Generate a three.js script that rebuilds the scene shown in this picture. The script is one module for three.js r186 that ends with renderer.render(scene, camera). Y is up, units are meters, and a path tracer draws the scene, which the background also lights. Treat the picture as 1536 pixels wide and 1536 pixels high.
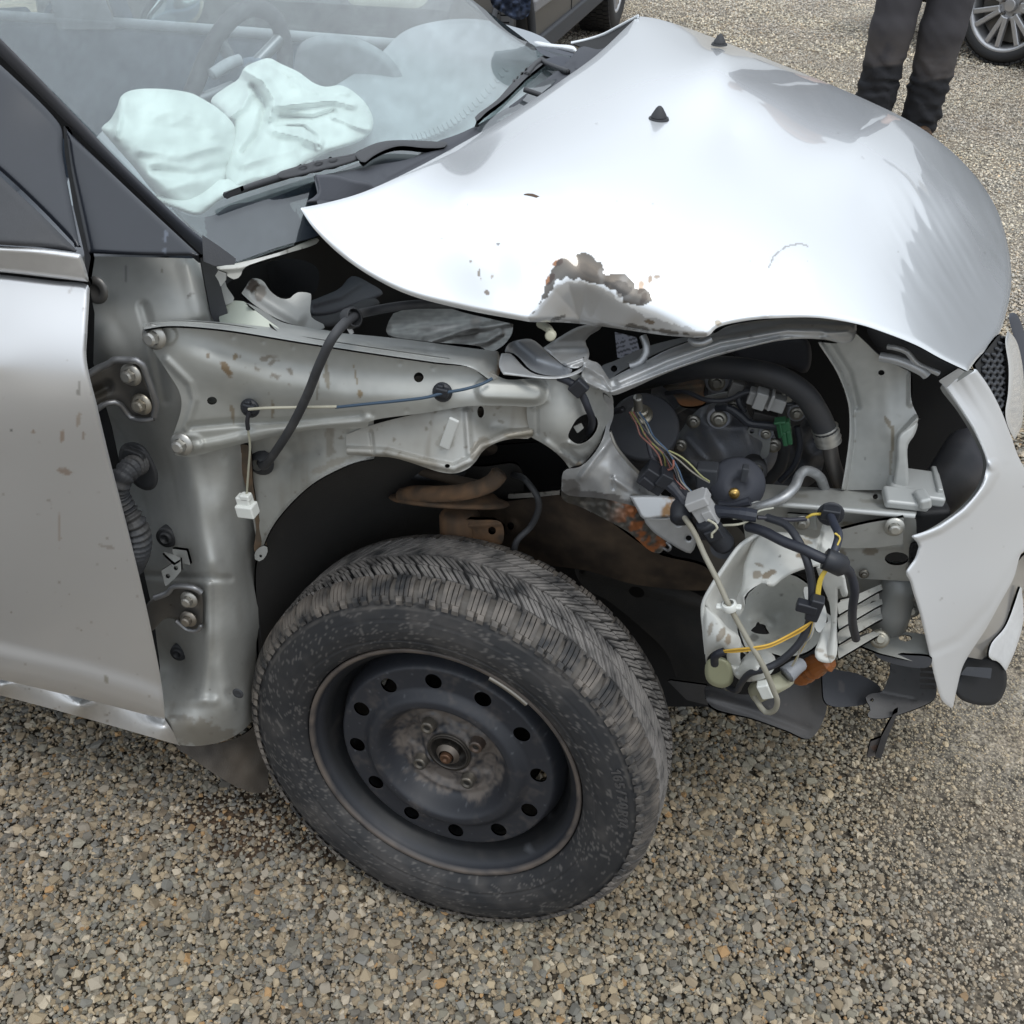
import * as THREE from 'three';
import { ImprovedNoise } from 'three/addons/math/ImprovedNoise.js';
import { RoundedBoxGeometry } from 'three/addons/geometries/RoundedBoxGeometry.js';
import { ConvexGeometry } from 'three/addons/geometries/ConvexGeometry.js';
import { MarchingCubes } from 'three/addons/objects/MarchingCubes.js';
import { mergeGeometries, mergeVertices } from 'three/addons/utils/BufferGeometryUtils.js';
import { FontLoader } from 'three/addons/loaders/FontLoader.js';
import { TextGeometry } from 'three/addons/geometries/TextGeometry.js';

// ---------------------------------------------------------------- camera, sky, sun, exposure
const scene = new THREE.Scene();
const FOCAL = 1450, PITCH = THREE.MathUtils.degToRad(37.5), YAW = THREE.MathUtils.degToRad(16);
const camera = new THREE.PerspectiveCamera(THREE.MathUtils.radToDeg(2 * Math.atan(768 / FOCAL)), 1, 0.05, 400);
const EYE = new THREE.Vector3(0.315, 1.35, 1.47);
const FWD = new THREE.Vector3(-Math.sin(YAW) * Math.cos(PITCH), -Math.sin(PITCH), -Math.cos(YAW) * Math.cos(PITCH));
camera.position.copy(EYE);
camera.lookAt(EYE.clone().add(FWD));
const renderer = new THREE.WebGLRenderer({ antialias: true });
renderer.toneMapping = THREE.LinearToneMapping;
renderer.toneMappingExposure = 1.06;
renderer.shadowMap.enabled = true;
{ // overcast sky: brightest overhead, soft cloud mottling, duller towards the horizon
  const W = 512, H = 256, data = new Float32Array(W * H * 4), nz = new ImprovedNoise();
  for (let y = 0; y < H; y++) for (let x = 0; x < W; x++) {
    const el = ((y + 0.5) / H - 0.5) * Math.PI, az = (x / W) * Math.PI * 2, s = Math.max(0, Math.sin(el)), ce = Math.cos(el);
    const cx = Math.cos(az) * ce, cz = Math.sin(az) * ce, q = 1 / (s + 0.35);
    const n = nz.noise(cx * q * 1.3 + 3.1, s * 2, cz * q * 1.3) * 0.6 + nz.noise(cx * q * 3.1, 4.2 + s, cz * q * 3.1) * 0.3;
    const L = (0.5 + 1.12 * s) * (1 + 0.16 * n), i = (y * W + x) * 4;
    data[i] = L * 0.925; data[i + 1] = L * 1.0; data[i + 2] = L * 1.085; data[i + 3] = 1;
    if (el < 0) { data[i] = 0.2; data[i + 1] = 0.19; data[i + 2] = 0.175; }
  }
  const t = new THREE.DataTexture(data, W, H, THREE.RGBAFormat, THREE.FloatType);
  t.mapping = THREE.EquirectangularReflectionMapping; t.magFilter = THREE.LinearFilter; t.wrapS = THREE.RepeatWrapping; t.needsUpdate = true;
  scene.background = t; scene.environment = t;
}
const sun = new THREE.DirectionalLight(new THREE.Color(1, 0.97, 0.92), 0.9);
sun.position.set(4, 9, 2.5); sun.castShadow = true; sun.shadow.radius = 30; sun.shadow.mapSize.set(2048, 2048);
Object.assign(sun.shadow.camera, { left: -7, right: 7, top: 7, bottom: -7, near: 0.5, far: 30 });
scene.add(sun, sun.target);

// ---------------------------------------------------------------- helpers
const V = (x, y, z) => new THREE.Vector3(x, y, z);
const RIGHT = FWD.clone().cross(V(0, 1, 0)).normalize(), UP = RIGHT.clone().cross(FWD);
const rayDir = (u, v) => FWD.clone().addScaledVector(RIGHT, (u - 768) / FOCAL).addScaledVector(UP, (768 - v) / FOCAL);
const depthTo = (u, v, val, ax = 'z') => { const d = rayDir(u, v); return (val - EYE[ax]) / d[ax]; };
// the point where the sight line of a measured position meets a plane of the car (z: metres to the right of its middle)
const at = (u, v, val, ax = 'z') => rayDir(u, v).multiplyScalar(depthTo(u, v, val, ax)).add(EYE);
const pix = (p) => { const d = p.clone().sub(EYE), w = d.dot(FWD); return [768 + FOCAL * d.dot(RIGHT) / w, 768 - FOCAL * d.dot(UP) / w]; };
let seedv = 12345;
const rnd = () => { seedv = (seedv + 0x6d2b79f5) | 0; let t = Math.imul(seedv ^ (seedv >>> 15), 1 | seedv); t = (t + Math.imul(t ^ (t >>> 7), 61 | t)) ^ t; return ((t ^ (t >>> 14)) >>> 0) / 4294967296; };
const rr = (a, b) => a + (b - a) * rnd();
const noise = new ImprovedNoise();
const N3 = (p, s, o = 0) => noise.noise(p.x * s + o, p.y * s + o * 1.7, p.z * s - o);
const fbm = (p, s, o = 0) => N3(p, s, o) * 0.5 + N3(p, s * 2.1, o + 5) * 0.28 + N3(p, s * 4.3, o + 9) * 0.15 + N3(p, s * 9, o + 13) * 0.07;
const sstep = (a, b, x) => { const t = Math.min(1, Math.max(0, (x - a) / (b - a))); return t * t * (3 - 2 * t); };
const mixc = (a, b, t) => [a[0] + (b[0] - a[0]) * t, a[1] + (b[1] - a[1]) * t, a[2] + (b[2] - a[2]) * t];

const names = new Map();
function numbered(name) { const n = names.get(name) ?? 0; names.set(name, n + 1); return n ? name + '_' + String(n).padStart(3, '0') : name; }
function withColor(g) {
  if (!g.attributes.color) g.setAttribute('color', new THREE.BufferAttribute(new Float32Array(g.attributes.position.count * 3).fill(1), 3));
  return g;
}
function mesh(name, geo, material, parent) {
  const list = Array.isArray(geo) ? geo : [geo];
  const gs = list.map((g) => { let k = g.index ? g.toNonIndexed() : g; withColor(k); for (const a of Object.keys(k.attributes)) if (!['position', 'normal', 'color', 'uv'].includes(a)) k.deleteAttribute(a); if (!k.attributes.uv) k.setAttribute('uv', new THREE.BufferAttribute(new Float32Array(k.attributes.position.count * 2), 2)); return k; });
  const g = list.length === 1 && list[0].index ? withColor(list[0]) : gs.length === 1 ? gs[0] : mergeGeometries(gs);
  const m = new THREE.Mesh(g, material);
  m.name = numbered(name); m.castShadow = m.receiveShadow = true;
  parent.add(m);
  return m;
}
function thing(name, label, category, pos = [0, 0, 0], turn = 0, group) {
  const o = new THREE.Group(); o.name = numbered(name); scene.add(o); o.position.set(...pos); o.rotation.y = turn;
  o.userData = { label, category }; if (group) o.userData.group = group;
  return o;
}
function part(name, parent) { const o = new THREE.Group(); o.name = numbered(name); parent.add(o); return o; }
const tint = (g, c) => { withColor(g); const a = g.attributes.color; for (let i = 0; i < a.count; i++) a.setXYZ(i, ...c); return g; };
const tintBy = (g, fn) => { withColor(g); const a = g.attributes.color, p = g.attributes.position, q = V(0, 0, 0); for (let i = 0; i < a.count; i++) { q.fromBufferAttribute(p, i); a.setXYZ(i, ...fn(q)); } return g; };

// thin-plate interpolation of scattered values
function thinPlate(pts) { // [[u, v, w]]
  if (pts.length === 2) { const [a, b] = pts; pts = [a, b, [a[0] - (b[1] - a[1]), a[1] + b[0] - a[0], a[2]]]; }
  const n = pts.length, m = n + 3, A = Array.from({ length: m }, () => new Float64Array(m + 1)), S = 400;
  const U = (r2) => (r2 > 1e-12 ? r2 * Math.log(r2) : 0), P = pts.map((p) => [p[0] / S, p[1] / S, p[2]]);
  for (let i = 0; i < n; i++) {
    for (let j = 0; j < n; j++) A[i][j] = U((P[i][0] - P[j][0]) ** 2 + (P[i][1] - P[j][1]) ** 2);
    A[i][n] = A[n][i] = 1; A[i][n + 1] = A[n + 1][i] = P[i][0]; A[i][n + 2] = A[n + 2][i] = P[i][1]; A[i][m] = P[i][2]; A[i][i] += 1e-6;
  }
  for (let c = 0; c < m; c++) {
    let b = c; for (let r = c + 1; r < m; r++) if (Math.abs(A[r][c]) > Math.abs(A[b][c])) b = r;
    [A[c], A[b]] = [A[b], A[c]];
    for (let r = 0; r < m; r++) if (r !== c) { const k = A[r][c] / A[c][c]; if (k) for (let q = c; q <= m; q++) A[r][q] -= k * A[c][q]; }
  }
  const w = A.map((row, i) => row[m] / row[i]);
  return (u, v) => { u /= S; v /= S; let s = w[n] + w[n + 1] * u + w[n + 2] * v; for (let i = 0; i < n; i++) s += w[i] * U((u - P[i][0]) ** 2 + (v - P[i][1]) ** 2); return s; };
}
const plain = (p) => { const m = 1 + 0.16 * fbm(p, 16, 2) + 0.07 * N3(p, 120, 4); return [m, m * 0.995, m * 0.985]; };
const pairs = (a, k = 2) => { const o = []; for (let i = 0; i < a.length; i += k) o.push(a.slice(i, i + k)); return o; };
// a curve through points; a point given twice stays a sharp corner
function smoothLoop(P, step) {
  const runs = []; let first = P.findIndex((p, i) => { const q = P[(i + 1) % P.length]; return p[0] === q[0] && p[1] === q[1]; });
  const crv = (pts, closed) => { const c = new THREE.CatmullRomCurve3(pts.map((p) => V(p[0], p[1], 0)), closed, 'centripetal'), L = c.getLength(), n = Math.max(2, Math.round(L / step)); const s = c.getSpacedPoints(n); if (!closed) s.pop(); else s.pop(); return s.map((p) => [p.x, p.y]); };
  if (first < 0) return crv(P, true);
  const R = P.slice(first + 1).concat(P.slice(0, first + 1)); let cur = [R[0]];
  for (let i = 1; i < R.length; i++) { const a = R[i - 1], b = R[i]; if (a[0] === b[0] && a[1] === b[1]) { runs.push(cur); cur = [b]; } else cur.push(b); }
  cur.push(R[0]); runs.push(cur);
  return runs.flatMap((r) => { if (r.length > 1 && r[r.length - 1][0] === r[r.length - 2][0] && r[r.length - 1][1] === r[r.length - 2][1]) r.pop(); return r.length < 2 ? r : r.length === 2 ? [r[0]] : crv(r, false); });
}
const segDist = (px, py, a, b) => { const dx = b[0] - a[0], dy = b[1] - a[1], t = Math.min(1, Math.max(0, ((px - a[0]) * dx + (py - a[1]) * dy) / (dx * dx + dy * dy || 1))); return Math.hypot(px - a[0] - t * dx, py - a[1] - t * dy); };
function polySD(loops) { // signed distance, positive inside the first loop and outside the others
  return (x, y) => {
    let d = 1e9, inside = false;
    for (const L of loops) for (let i = 0, j = L.length - 1; i < L.length; j = i++) {
      const a = L[j], b = L[i];
      if ((a[1] > y) !== (b[1] > y) && x < ((b[0] - a[0]) * (y - a[1])) / (b[1] - a[1]) + a[0]) inside = !inside;
      const s = segDist(x, y, a, b); if (s < d) d = s;
    }
    return inside ? d : -d;
  };
}
const pathDist = (P) => (x, y) => { let d = 1e9; for (let i = 1; i < P.length; i++) d = Math.min(d, segDist(x, y, P[i - 1], P[i])); return d; };
// a sheet: the region sd > 0 meshed with triangles, mapped by pos(u, v, sd), given a thickness and closed edges
function sheetMesh(box, h, sd, pos, th, opt = {}) {
  const [u0, v0, u1, v1] = box, nx = Math.ceil((u1 - u0) / h) + 1, ny = Math.ceil((v1 - v0) / h) + 1, D = new Float32Array(nx * ny);
  for (let j = 0; j < ny; j++) for (let i = 0; i < nx; i++) { let d = sd(u0 + i * h, v0 + j * h); if (Math.abs(d) < h * 0.03) d = h * 0.03; D[j * nx + i] = d; }
  const vid = new Map(), U = [], tri = [], rim = [];
  const node = (k) => { let q = vid.get(k); if (q === undefined) { q = U.length; U.push([u0 + (k % nx) * h, v0 + Math.floor(k / nx) * h, D[k]]); vid.set(k, q); } return q; };
  const cut = (a, b) => { const key = a < b ? a * 4e6 + b + 1e12 : b * 4e6 + a + 1e12; let q = vid.get(key); if (q === undefined) { const t = D[a] / (D[a] - D[b]), ax = u0 + (a % nx) * h, ay = v0 + Math.floor(a / nx) * h, bx = u0 + (b % nx) * h, by = v0 + Math.floor(b / nx) * h; q = U.length; U.push([ax + (bx - ax) * t, ay + (by - ay) * t, 0]); vid.set(key, q); } return q; };
  const doTri = (t) => {
    const poly = []; let ca = -1, cb = -1;
    for (let i = 0; i < 3; i++) { const a = t[i], b = t[(i + 1) % 3]; if (D[a] > 0) poly.push(node(a)); if (D[a] > 0 !== D[b] > 0) { const c = cut(a, b); poly.push(c); if (D[a] > 0) ca = c; else cb = c; } }
    if (poly.length < 3) return;
    for (let i = 2; i < poly.length; i++) tri.push(poly[0], poly[i - 1], poly[i]);
    if (ca >= 0) rim.push(ca, cb);
  };
  for (let j = 0; j < ny - 1; j++) for (let i = 0; i < nx - 1; i++) { const k = j * nx + i; if (D[k] <= 0 && D[k + 1] <= 0 && D[k + nx] <= 0 && D[k + nx + 1] <= 0) continue; if ((i + j) & 1) { doTri([k, k + 1, k + nx]); doTri([k + 1, k + nx + 1, k + nx]); } else { doTri([k, k + 1, k + nx + 1]); doTri([k, k + nx + 1, k + nx]); } }
  const n = U.length, P = U.map((q) => pos(q[0], q[1], q[2])), Nn = P.map(() => V(0, 0, 0)), e1 = V(0, 0, 0), e2 = V(0, 0, 0), facing = opt.facing ?? ((p) => EYE.clone().sub(p));
  let orient = 0;
  for (let i = 0; i < tri.length; i += 3) { const [a, b, c] = [tri[i], tri[i + 1], tri[i + 2]]; e1.subVectors(P[b], P[a]); e2.subVectors(P[c], P[a]); e1.cross(e2); for (const q of [a, b, c]) Nn[q].add(e1); orient += e1.dot(facing(P[a])); }
  const flip = orient < 0;
  if (flip) for (let i = 0; i < tri.length; i += 3) [tri[i + 1], tri[i + 2]] = [tri[i + 2], tri[i + 1]];
  Nn.forEach((q) => q.multiplyScalar(flip ? -1 : 1).normalize());
  const B = P.map((p, i) => p.clone().addScaledVector(opt.backRay ? EYE.clone().sub(p).normalize() : Nn[i], -(typeof th === 'function' ? th(U[i][0], U[i][1], U[i][2]) : th)));
  const col = U.map((q, i) => (opt.color ? opt.color(P[i], q[0], q[1], q[2]) : [1, 1, 1]));
  const nr = rim.length / 2, tot = 2 * n + nr * 4, pa = new Float32Array(tot * 3), na = new Float32Array(tot * 3), ca = new Float32Array(tot * 3), ua = new Float32Array(tot * 2), idx = [];
  const axis = opt.uv ?? 'xy';
  const put = (k, p, nn, c) => { pa.set([p.x, p.y, p.z], k * 3); na.set([nn.x, nn.y, nn.z], k * 3); ca.set(c, k * 3); ua.set([p[axis[0]], p[axis[1]]], k * 2); };
  for (let i = 0; i < n; i++) { put(i, P[i], Nn[i], col[i]); put(n + i, B[i], Nn[i].clone().negate(), opt.backColor ?? col[i]); }
  for (let i = 0; i < tri.length; i += 3) { idx.push(tri[i], tri[i + 1], tri[i + 2], n + tri[i], n + tri[i + 2], n + tri[i + 1]); }
  for (let r = 0; r < nr; r++) {
    let a = rim[2 * r], b = rim[2 * r + 1]; if (flip) [a, b] = [b, a];
    const k = 2 * n + r * 4, nn = e1.subVectors(P[b], P[a]).cross(e2.subVectors(B[a], P[a])).normalize().clone();
    put(k, P[a], nn, col[a]); put(k + 1, P[b], nn, col[b]); put(k + 2, B[a], nn, col[a]); put(k + 3, B[b], nn, col[b]);
    idx.push(k, k + 2, k + 1, k + 1, k + 2, k + 3);
  }
  const g = new THREE.BufferGeometry();
  g.setAttribute('position', new THREE.BufferAttribute(pa, 3)); g.setAttribute('normal', new THREE.BufferAttribute(na, 3)); g.setAttribute('color', new THREE.BufferAttribute(ca, 3)); g.setAttribute('uv', new THREE.BufferAttribute(ua, 2));
  g.setIndex(idx);
  return g;
}
// pressed sheet metal: outline as measured, depth from control points on car planes, raised and sunk beads, rolled edges
// o: { ctrl: number | [u,v,z...], cy: [u,v,y...], cx, th, h, holes, b: [[path, halfWidth, metres, plateau]...], round: [px, m], c: colour fn, s: smooth }
function sheetGeo(out, o) {
  let P = pairs(out); if (o.s !== 0) P = smoothLoop(P, o.step ?? 7);
  const holes = (o.holes ?? []).map((hh) => { if (hh.length <= 5) { const [x, y, a, b = a, r = 0] = hh, L = []; for (let i = 0; i < 20; i++) { const t = (i / 20) * 6.2832, c = Math.cos(t) * a, s = Math.sin(t) * b; L.push([x + c * Math.cos(r) - s * Math.sin(r), y + c * Math.sin(r) + s * Math.cos(r)]); } return L; } return smoothLoop(pairs(hh), 5); });
  const sd = polySD([P, ...holes]);
  let D;
  if (typeof o.ctrl === 'number') D = (u, v) => depthTo(u, v, o.ctrl);
  else {
    const pts = pairs(o.ctrl ?? [], 3).map(([u, v, z]) => [u, v, 1 / depthTo(u, v, z)]).concat(pairs(o.cy ?? [], 3).map(([u, v, y]) => [u, v, 1 / depthTo(u, v, y, 'y')]), pairs(o.cx ?? [], 3).map(([u, v, x]) => [u, v, 1 / depthTo(u, v, x, 'x')]));
    const f = thinPlate(pts); D = (u, v) => 1 / f(u, v);
  }
  const h = o.h ?? 4;
  const beads = (o.b ?? []).map(([path, w, d, flat = 0]) => { const f = pathDist(pairs(path)); return (u, v) => { const q = f(u, v); return q > w ? 0 : d * (1 - sstep(flat * w, w, q)); }; });
  const pos = (u, v, s) => {
    let t = D(u, v); for (const b of beads) t -= b(u, v);
    if (o.round) t += o.round[1] * Math.max(0, 1 - Math.max(0, s) / Math.max(o.round[0], 2 * h)) ** 2;
    if (o.puff) t -= o.puff[1] * Math.sqrt(Math.max(0, 1 - (1 - Math.min(1, Math.max(0, s) / o.puff[0])) ** 2));
    if (o.warp) t += o.warp(u, v, s);
    return rayDir(u, v).multiplyScalar(t).add(EYE);
  };
  let u0 = 1e9, v0 = 1e9, u1 = -1e9, v1 = -1e9; for (const p of P) { u0 = Math.min(u0, p[0]); u1 = Math.max(u1, p[0]); v0 = Math.min(v0, p[1]); v1 = Math.max(v1, p[1]); }
  return sheetMesh([u0 - h * 1.37, v0 - h * 1.19, u1 + h, v1 + h], h, sd, pos, o.puff ? (u, v, s) => 0.004 + 0.8 * o.puff[1] * Math.sqrt(Math.max(0, 1 - (1 - Math.min(1, Math.max(0, s) / o.puff[0])) ** 2)) : o.th ?? 0.0015, { color: o.c ?? plain, uv: o.uv, backColor: o.backColor, backRay: !!o.puff || (o.th ?? 0) > 0.008 });
}
const sheet = (name, parent, material, out, o) => mesh(name, sheetGeo(out, o), material, parent);
// a bent round rod, hose or wire; radius may vary along it
function tubeGeo(pts, radius, o = {}) {
  const curve = new THREE.CatmullRomCurve3(pts, false, 'centripetal'), L = curve.getLength(), seg = o.seg ?? Math.max(6, Math.min(400, Math.round(L / (o.step ?? 0.006)))), rad = o.rad ?? 10;
  const fr = curve.computeFrenetFrames(seg, false), pos = [], nor = [], col = [], uv = [], idx = [], rf = typeof radius === 'function' ? radius : () => radius;
  for (let i = 0; i <= seg; i++) {
    const c = curve.getPointAt(i / seg), r = rf(i / seg, (i / seg) * L);
    for (let j = 0; j <= rad; j++) {
      const a = (j / rad) * Math.PI * 2, d = fr.normals[i].clone().multiplyScalar(Math.cos(a)).addScaledVector(fr.binormals[i], Math.sin(a)), p = c.clone().addScaledVector(d, r);
      pos.push(p.x, p.y, p.z); nor.push(d.x, d.y, d.z); uv.push((j / rad) * r * 6, (i / seg) * L); col.push(...(o.c ? o.c(p, i / seg) : [1, 1, 1]));
    }
  }
  for (let i = 0; i < seg; i++) for (let j = 0; j < rad; j++) { const a = i * (rad + 1) + j, b = a + rad + 1; idx.push(a, a + 1, b, a + 1, b + 1, b); }
  for (const e of [0, seg]) { const k = pos.length / 3, c = curve.getPointAt(e / seg), d = fr.tangents[e].clone().multiplyScalar(e ? 1 : -1); pos.push(c.x, c.y, c.z); nor.push(d.x, d.y, d.z); uv.push(0, 0); col.push(...(o.c ? o.c(c, e / seg) : [1, 1, 1])); for (let j = 0; j < rad; j++) { const a = e * (rad + 1) + j; e ? idx.push(k, a, a + 1) : idx.push(k, a + 1, a); } }
  const g = new THREE.BufferGeometry();
  g.setAttribute('position', new THREE.Float32BufferAttribute(pos, 3)); g.setAttribute('normal', new THREE.Float32BufferAttribute(nor, 3)); g.setAttribute('uv', new THREE.Float32BufferAttribute(uv, 2)); g.setAttribute('color', new THREE.Float32BufferAttribute(col, 3)); g.setIndex(idx);
  if (o.ridged) { const k = g.toNonIndexed(); k.computeVertexNormals(); return mergeVertices(k); }
  return g;
}
const pts3 = (a) => pairs(a, 3).map((q) => at(...q));
const tube = (name, parent, material, a, radius, o) => { const k = material === M.tape ? 0.68 : material === M.wire ? 0.6 : material === M.hose ? 0.82 : 1; return mesh(name, tubeGeo(pts3(a), typeof radius === 'function' ? (s, l) => k * radius(s, l) : k * radius, o), material, parent); };
const pos3 = (g, p, r = [0, 0, 0]) => g.applyMatrix4(new THREE.Matrix4().compose(p, new THREE.Quaternion().setFromEuler(new THREE.Euler(...r)), V(1, 1, 1)));
const boxAt = (u, v, z, size, r = [0, 0, 0], bev = 0.002) => pos3(new RoundedBoxGeometry(...size, 2, Math.min(bev, Math.min(...size) * 0.45)), at(u, v, z), r);
const toward = (dir) => new THREE.Quaternion().setFromUnitVectors(V(0, 1, 0), dir.clone().normalize());
const along = (g, p, dir) => g.applyMatrix4(new THREE.Matrix4().compose(p, toward(dir), V(1, 1, 1)));
const OUT = V(0.05, 0.18, 1).normalize();
function boltGeo(p, r, dir = OUT, c = [1, 1, 1]) {
  const w = new THREE.LatheGeometry([[0, 0], [r * 1.55, 0], [r * 1.55, r * 0.18], [r * 1.25, r * 0.42], [r * 0.9, r * 0.5]].map((q) => new THREE.Vector2(...q)), 20);
  const hgeo = new THREE.CylinderGeometry(r * 0.86, r * 0.95, r * 0.9, 6); hgeo.translate(0, r * 0.85, 0);
  const cap = new THREE.CylinderGeometry(r * 0.55, r * 0.84, r * 0.14, 12); cap.translate(0, r * 1.36, 0);
  return [w, hgeo.toNonIndexed(), cap.toNonIndexed()].map((g) => { if (!g.index && g !== w) g.computeVertexNormals(); return tint(along(g, p, dir), c); });
}
const bolt = (parent, u, v, z, r, c) => mesh('bolt', boltGeo(at(u, v, z), r, OUT, c), M.zinc, parent);
const latheGeo = (prof, n = 32) => new THREE.LatheGeometry(prof.map((q) => new THREE.Vector2(...q)), n);

function sheetInto(t, name, m, out, o) { const g = sheetGeo(out, o); t.updateMatrixWorld(); g.applyMatrix4(t.matrixWorld.clone().invert()); return mesh(name, g, m, t); }

// ---------------------------------------------------------------- materials (base colours linear)
const std = (c, rough, metal = 0, o = {}) => { const m = new THREE.MeshPhysicalMaterial({ roughness: rough, metalness: metal, vertexColors: true, side: THREE.DoubleSide, ...o }); m.color.setRGB(...c); return m; };
function grainTexture(size, fn) { const d = new Uint8Array(size * size * 4); for (let y = 0; y < size; y++) for (let x = 0; x < size; x++) { const v = Math.max(0, Math.min(255, fn(x, y) * 255)); d.set([v, v, v, 255], (y * size + x) * 4); } const t = new THREE.DataTexture(d, size, size); t.wrapS = t.wrapT = THREE.RepeatWrapping; t.magFilter = THREE.LinearFilter; t.needsUpdate = true; return t; }
const speck = grainTexture(256, () => 0.35 + 0.65 * rnd()); speck.repeat.set(6, 6);
const M = {
  paint: std([0.76, 0.78, 0.8], 0.25, 0.42, { clearcoat: 1, clearcoatRoughness: 0.03 }),
  bumper: std([0.7, 0.715, 0.735], 0.42, 0.3, { clearcoat: 0.6, clearcoatRoughness: 0.22 }),
  paintDoor: std([0.7, 0.7, 0.705], 0.36, 0.62, { clearcoat: 0.8, clearcoatRoughness: 0.12 }),
  bay: std([0.42, 0.43, 0.42], 0.46, 0.22, { clearcoat: 0.2, clearcoatRoughness: 0.35 }),
  bent: std([0.46, 0.47, 0.48], 0.36, 0.4, { clearcoat: 0.3, clearcoatRoughness: 0.25 }),
  gloss: std([0.011, 0.0135, 0.02], 0.34, 0, { clearcoat: 0.25, clearcoatRoughness: 0.16 }),
  plastic: std([0.035, 0.036, 0.04], 0.55, 0, { bumpMap: speck, bumpScale: 0.0002 }),
  plasticDull: std([0.042, 0.045, 0.052], 0.68),
  black: std([0.012, 0.012, 0.013], 0.8),
  liner: std([0.02, 0.0195, 0.019], 0.8, 0, { bumpMap: speck, bumpScale: 0.0005 }),
  rubber: std([0.03, 0.031, 0.034], 0.6),
  tyre: std([0.016, 0.0167, 0.019], 0.7),
  rim: std([0.019, 0.0208, 0.025], 0.56, 0.1, { clearcoat: 0.06, clearcoatRoughness: 0.4 }),
  steel: std([0.26, 0.26, 0.265], 0.42, 0.75),
  darkSteel: std([0.15, 0.145, 0.138], 0.42, 0.6),
  zinc: std([0.5, 0.49, 0.46], 0.38, 0.8),
  alu: std([0.42, 0.43, 0.44], 0.45, 0.7),
  casting: std([0.27, 0.28, 0.3], 0.55, 0.35, { bumpMap: speck, bumpScale: 0.0005 }),
  rust: std([0.14, 0.085, 0.05], 0.85),
  white: std([0.56, 0.565, 0.54], 0.5),
  clip: std([0.7, 0.71, 0.67], 0.45),
  greyPlug: std([0.38, 0.38, 0.38], 0.5),
  green: std([0.02, 0.095, 0.04], 0.5),
  amber: std([0.3, 0.1, 0.025], 0.3, 0, { transmission: 0.3, thickness: 0.01 }),
  clear: std([0.5, 0.5, 0.42], 0.35, 0, { transmission: 0.25, thickness: 0.01 }),
  brass: std([0.45, 0.3, 0.1], 0.35, 0.9),
  tape: std([0.018, 0.02, 0.026], 0.5),
  hose: std([0.3, 0.285, 0.235], 0.55),
  wire: std([1, 1, 1], 0.5),
  glass: std([0.92, 0.97, 0.97], 0.02, 0, { transmission: 1, thickness: 0, ior: 1.62, side: THREE.FrontSide }),
  sideGlass: std([0.95, 0.98, 0.98], 0.02, 0, { transmission: 1, thickness: 0, ior: 1.5 }),
  airbag: std([0.69, 0.71, 0.69], 0.85),
  cloth: std([0.13, 0.165, 0.22], 0.9),
  dash: std([0.3, 0.325, 0.35], 0.75),
  seat: std([0.24, 0.255, 0.28], 0.9),
};

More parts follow.
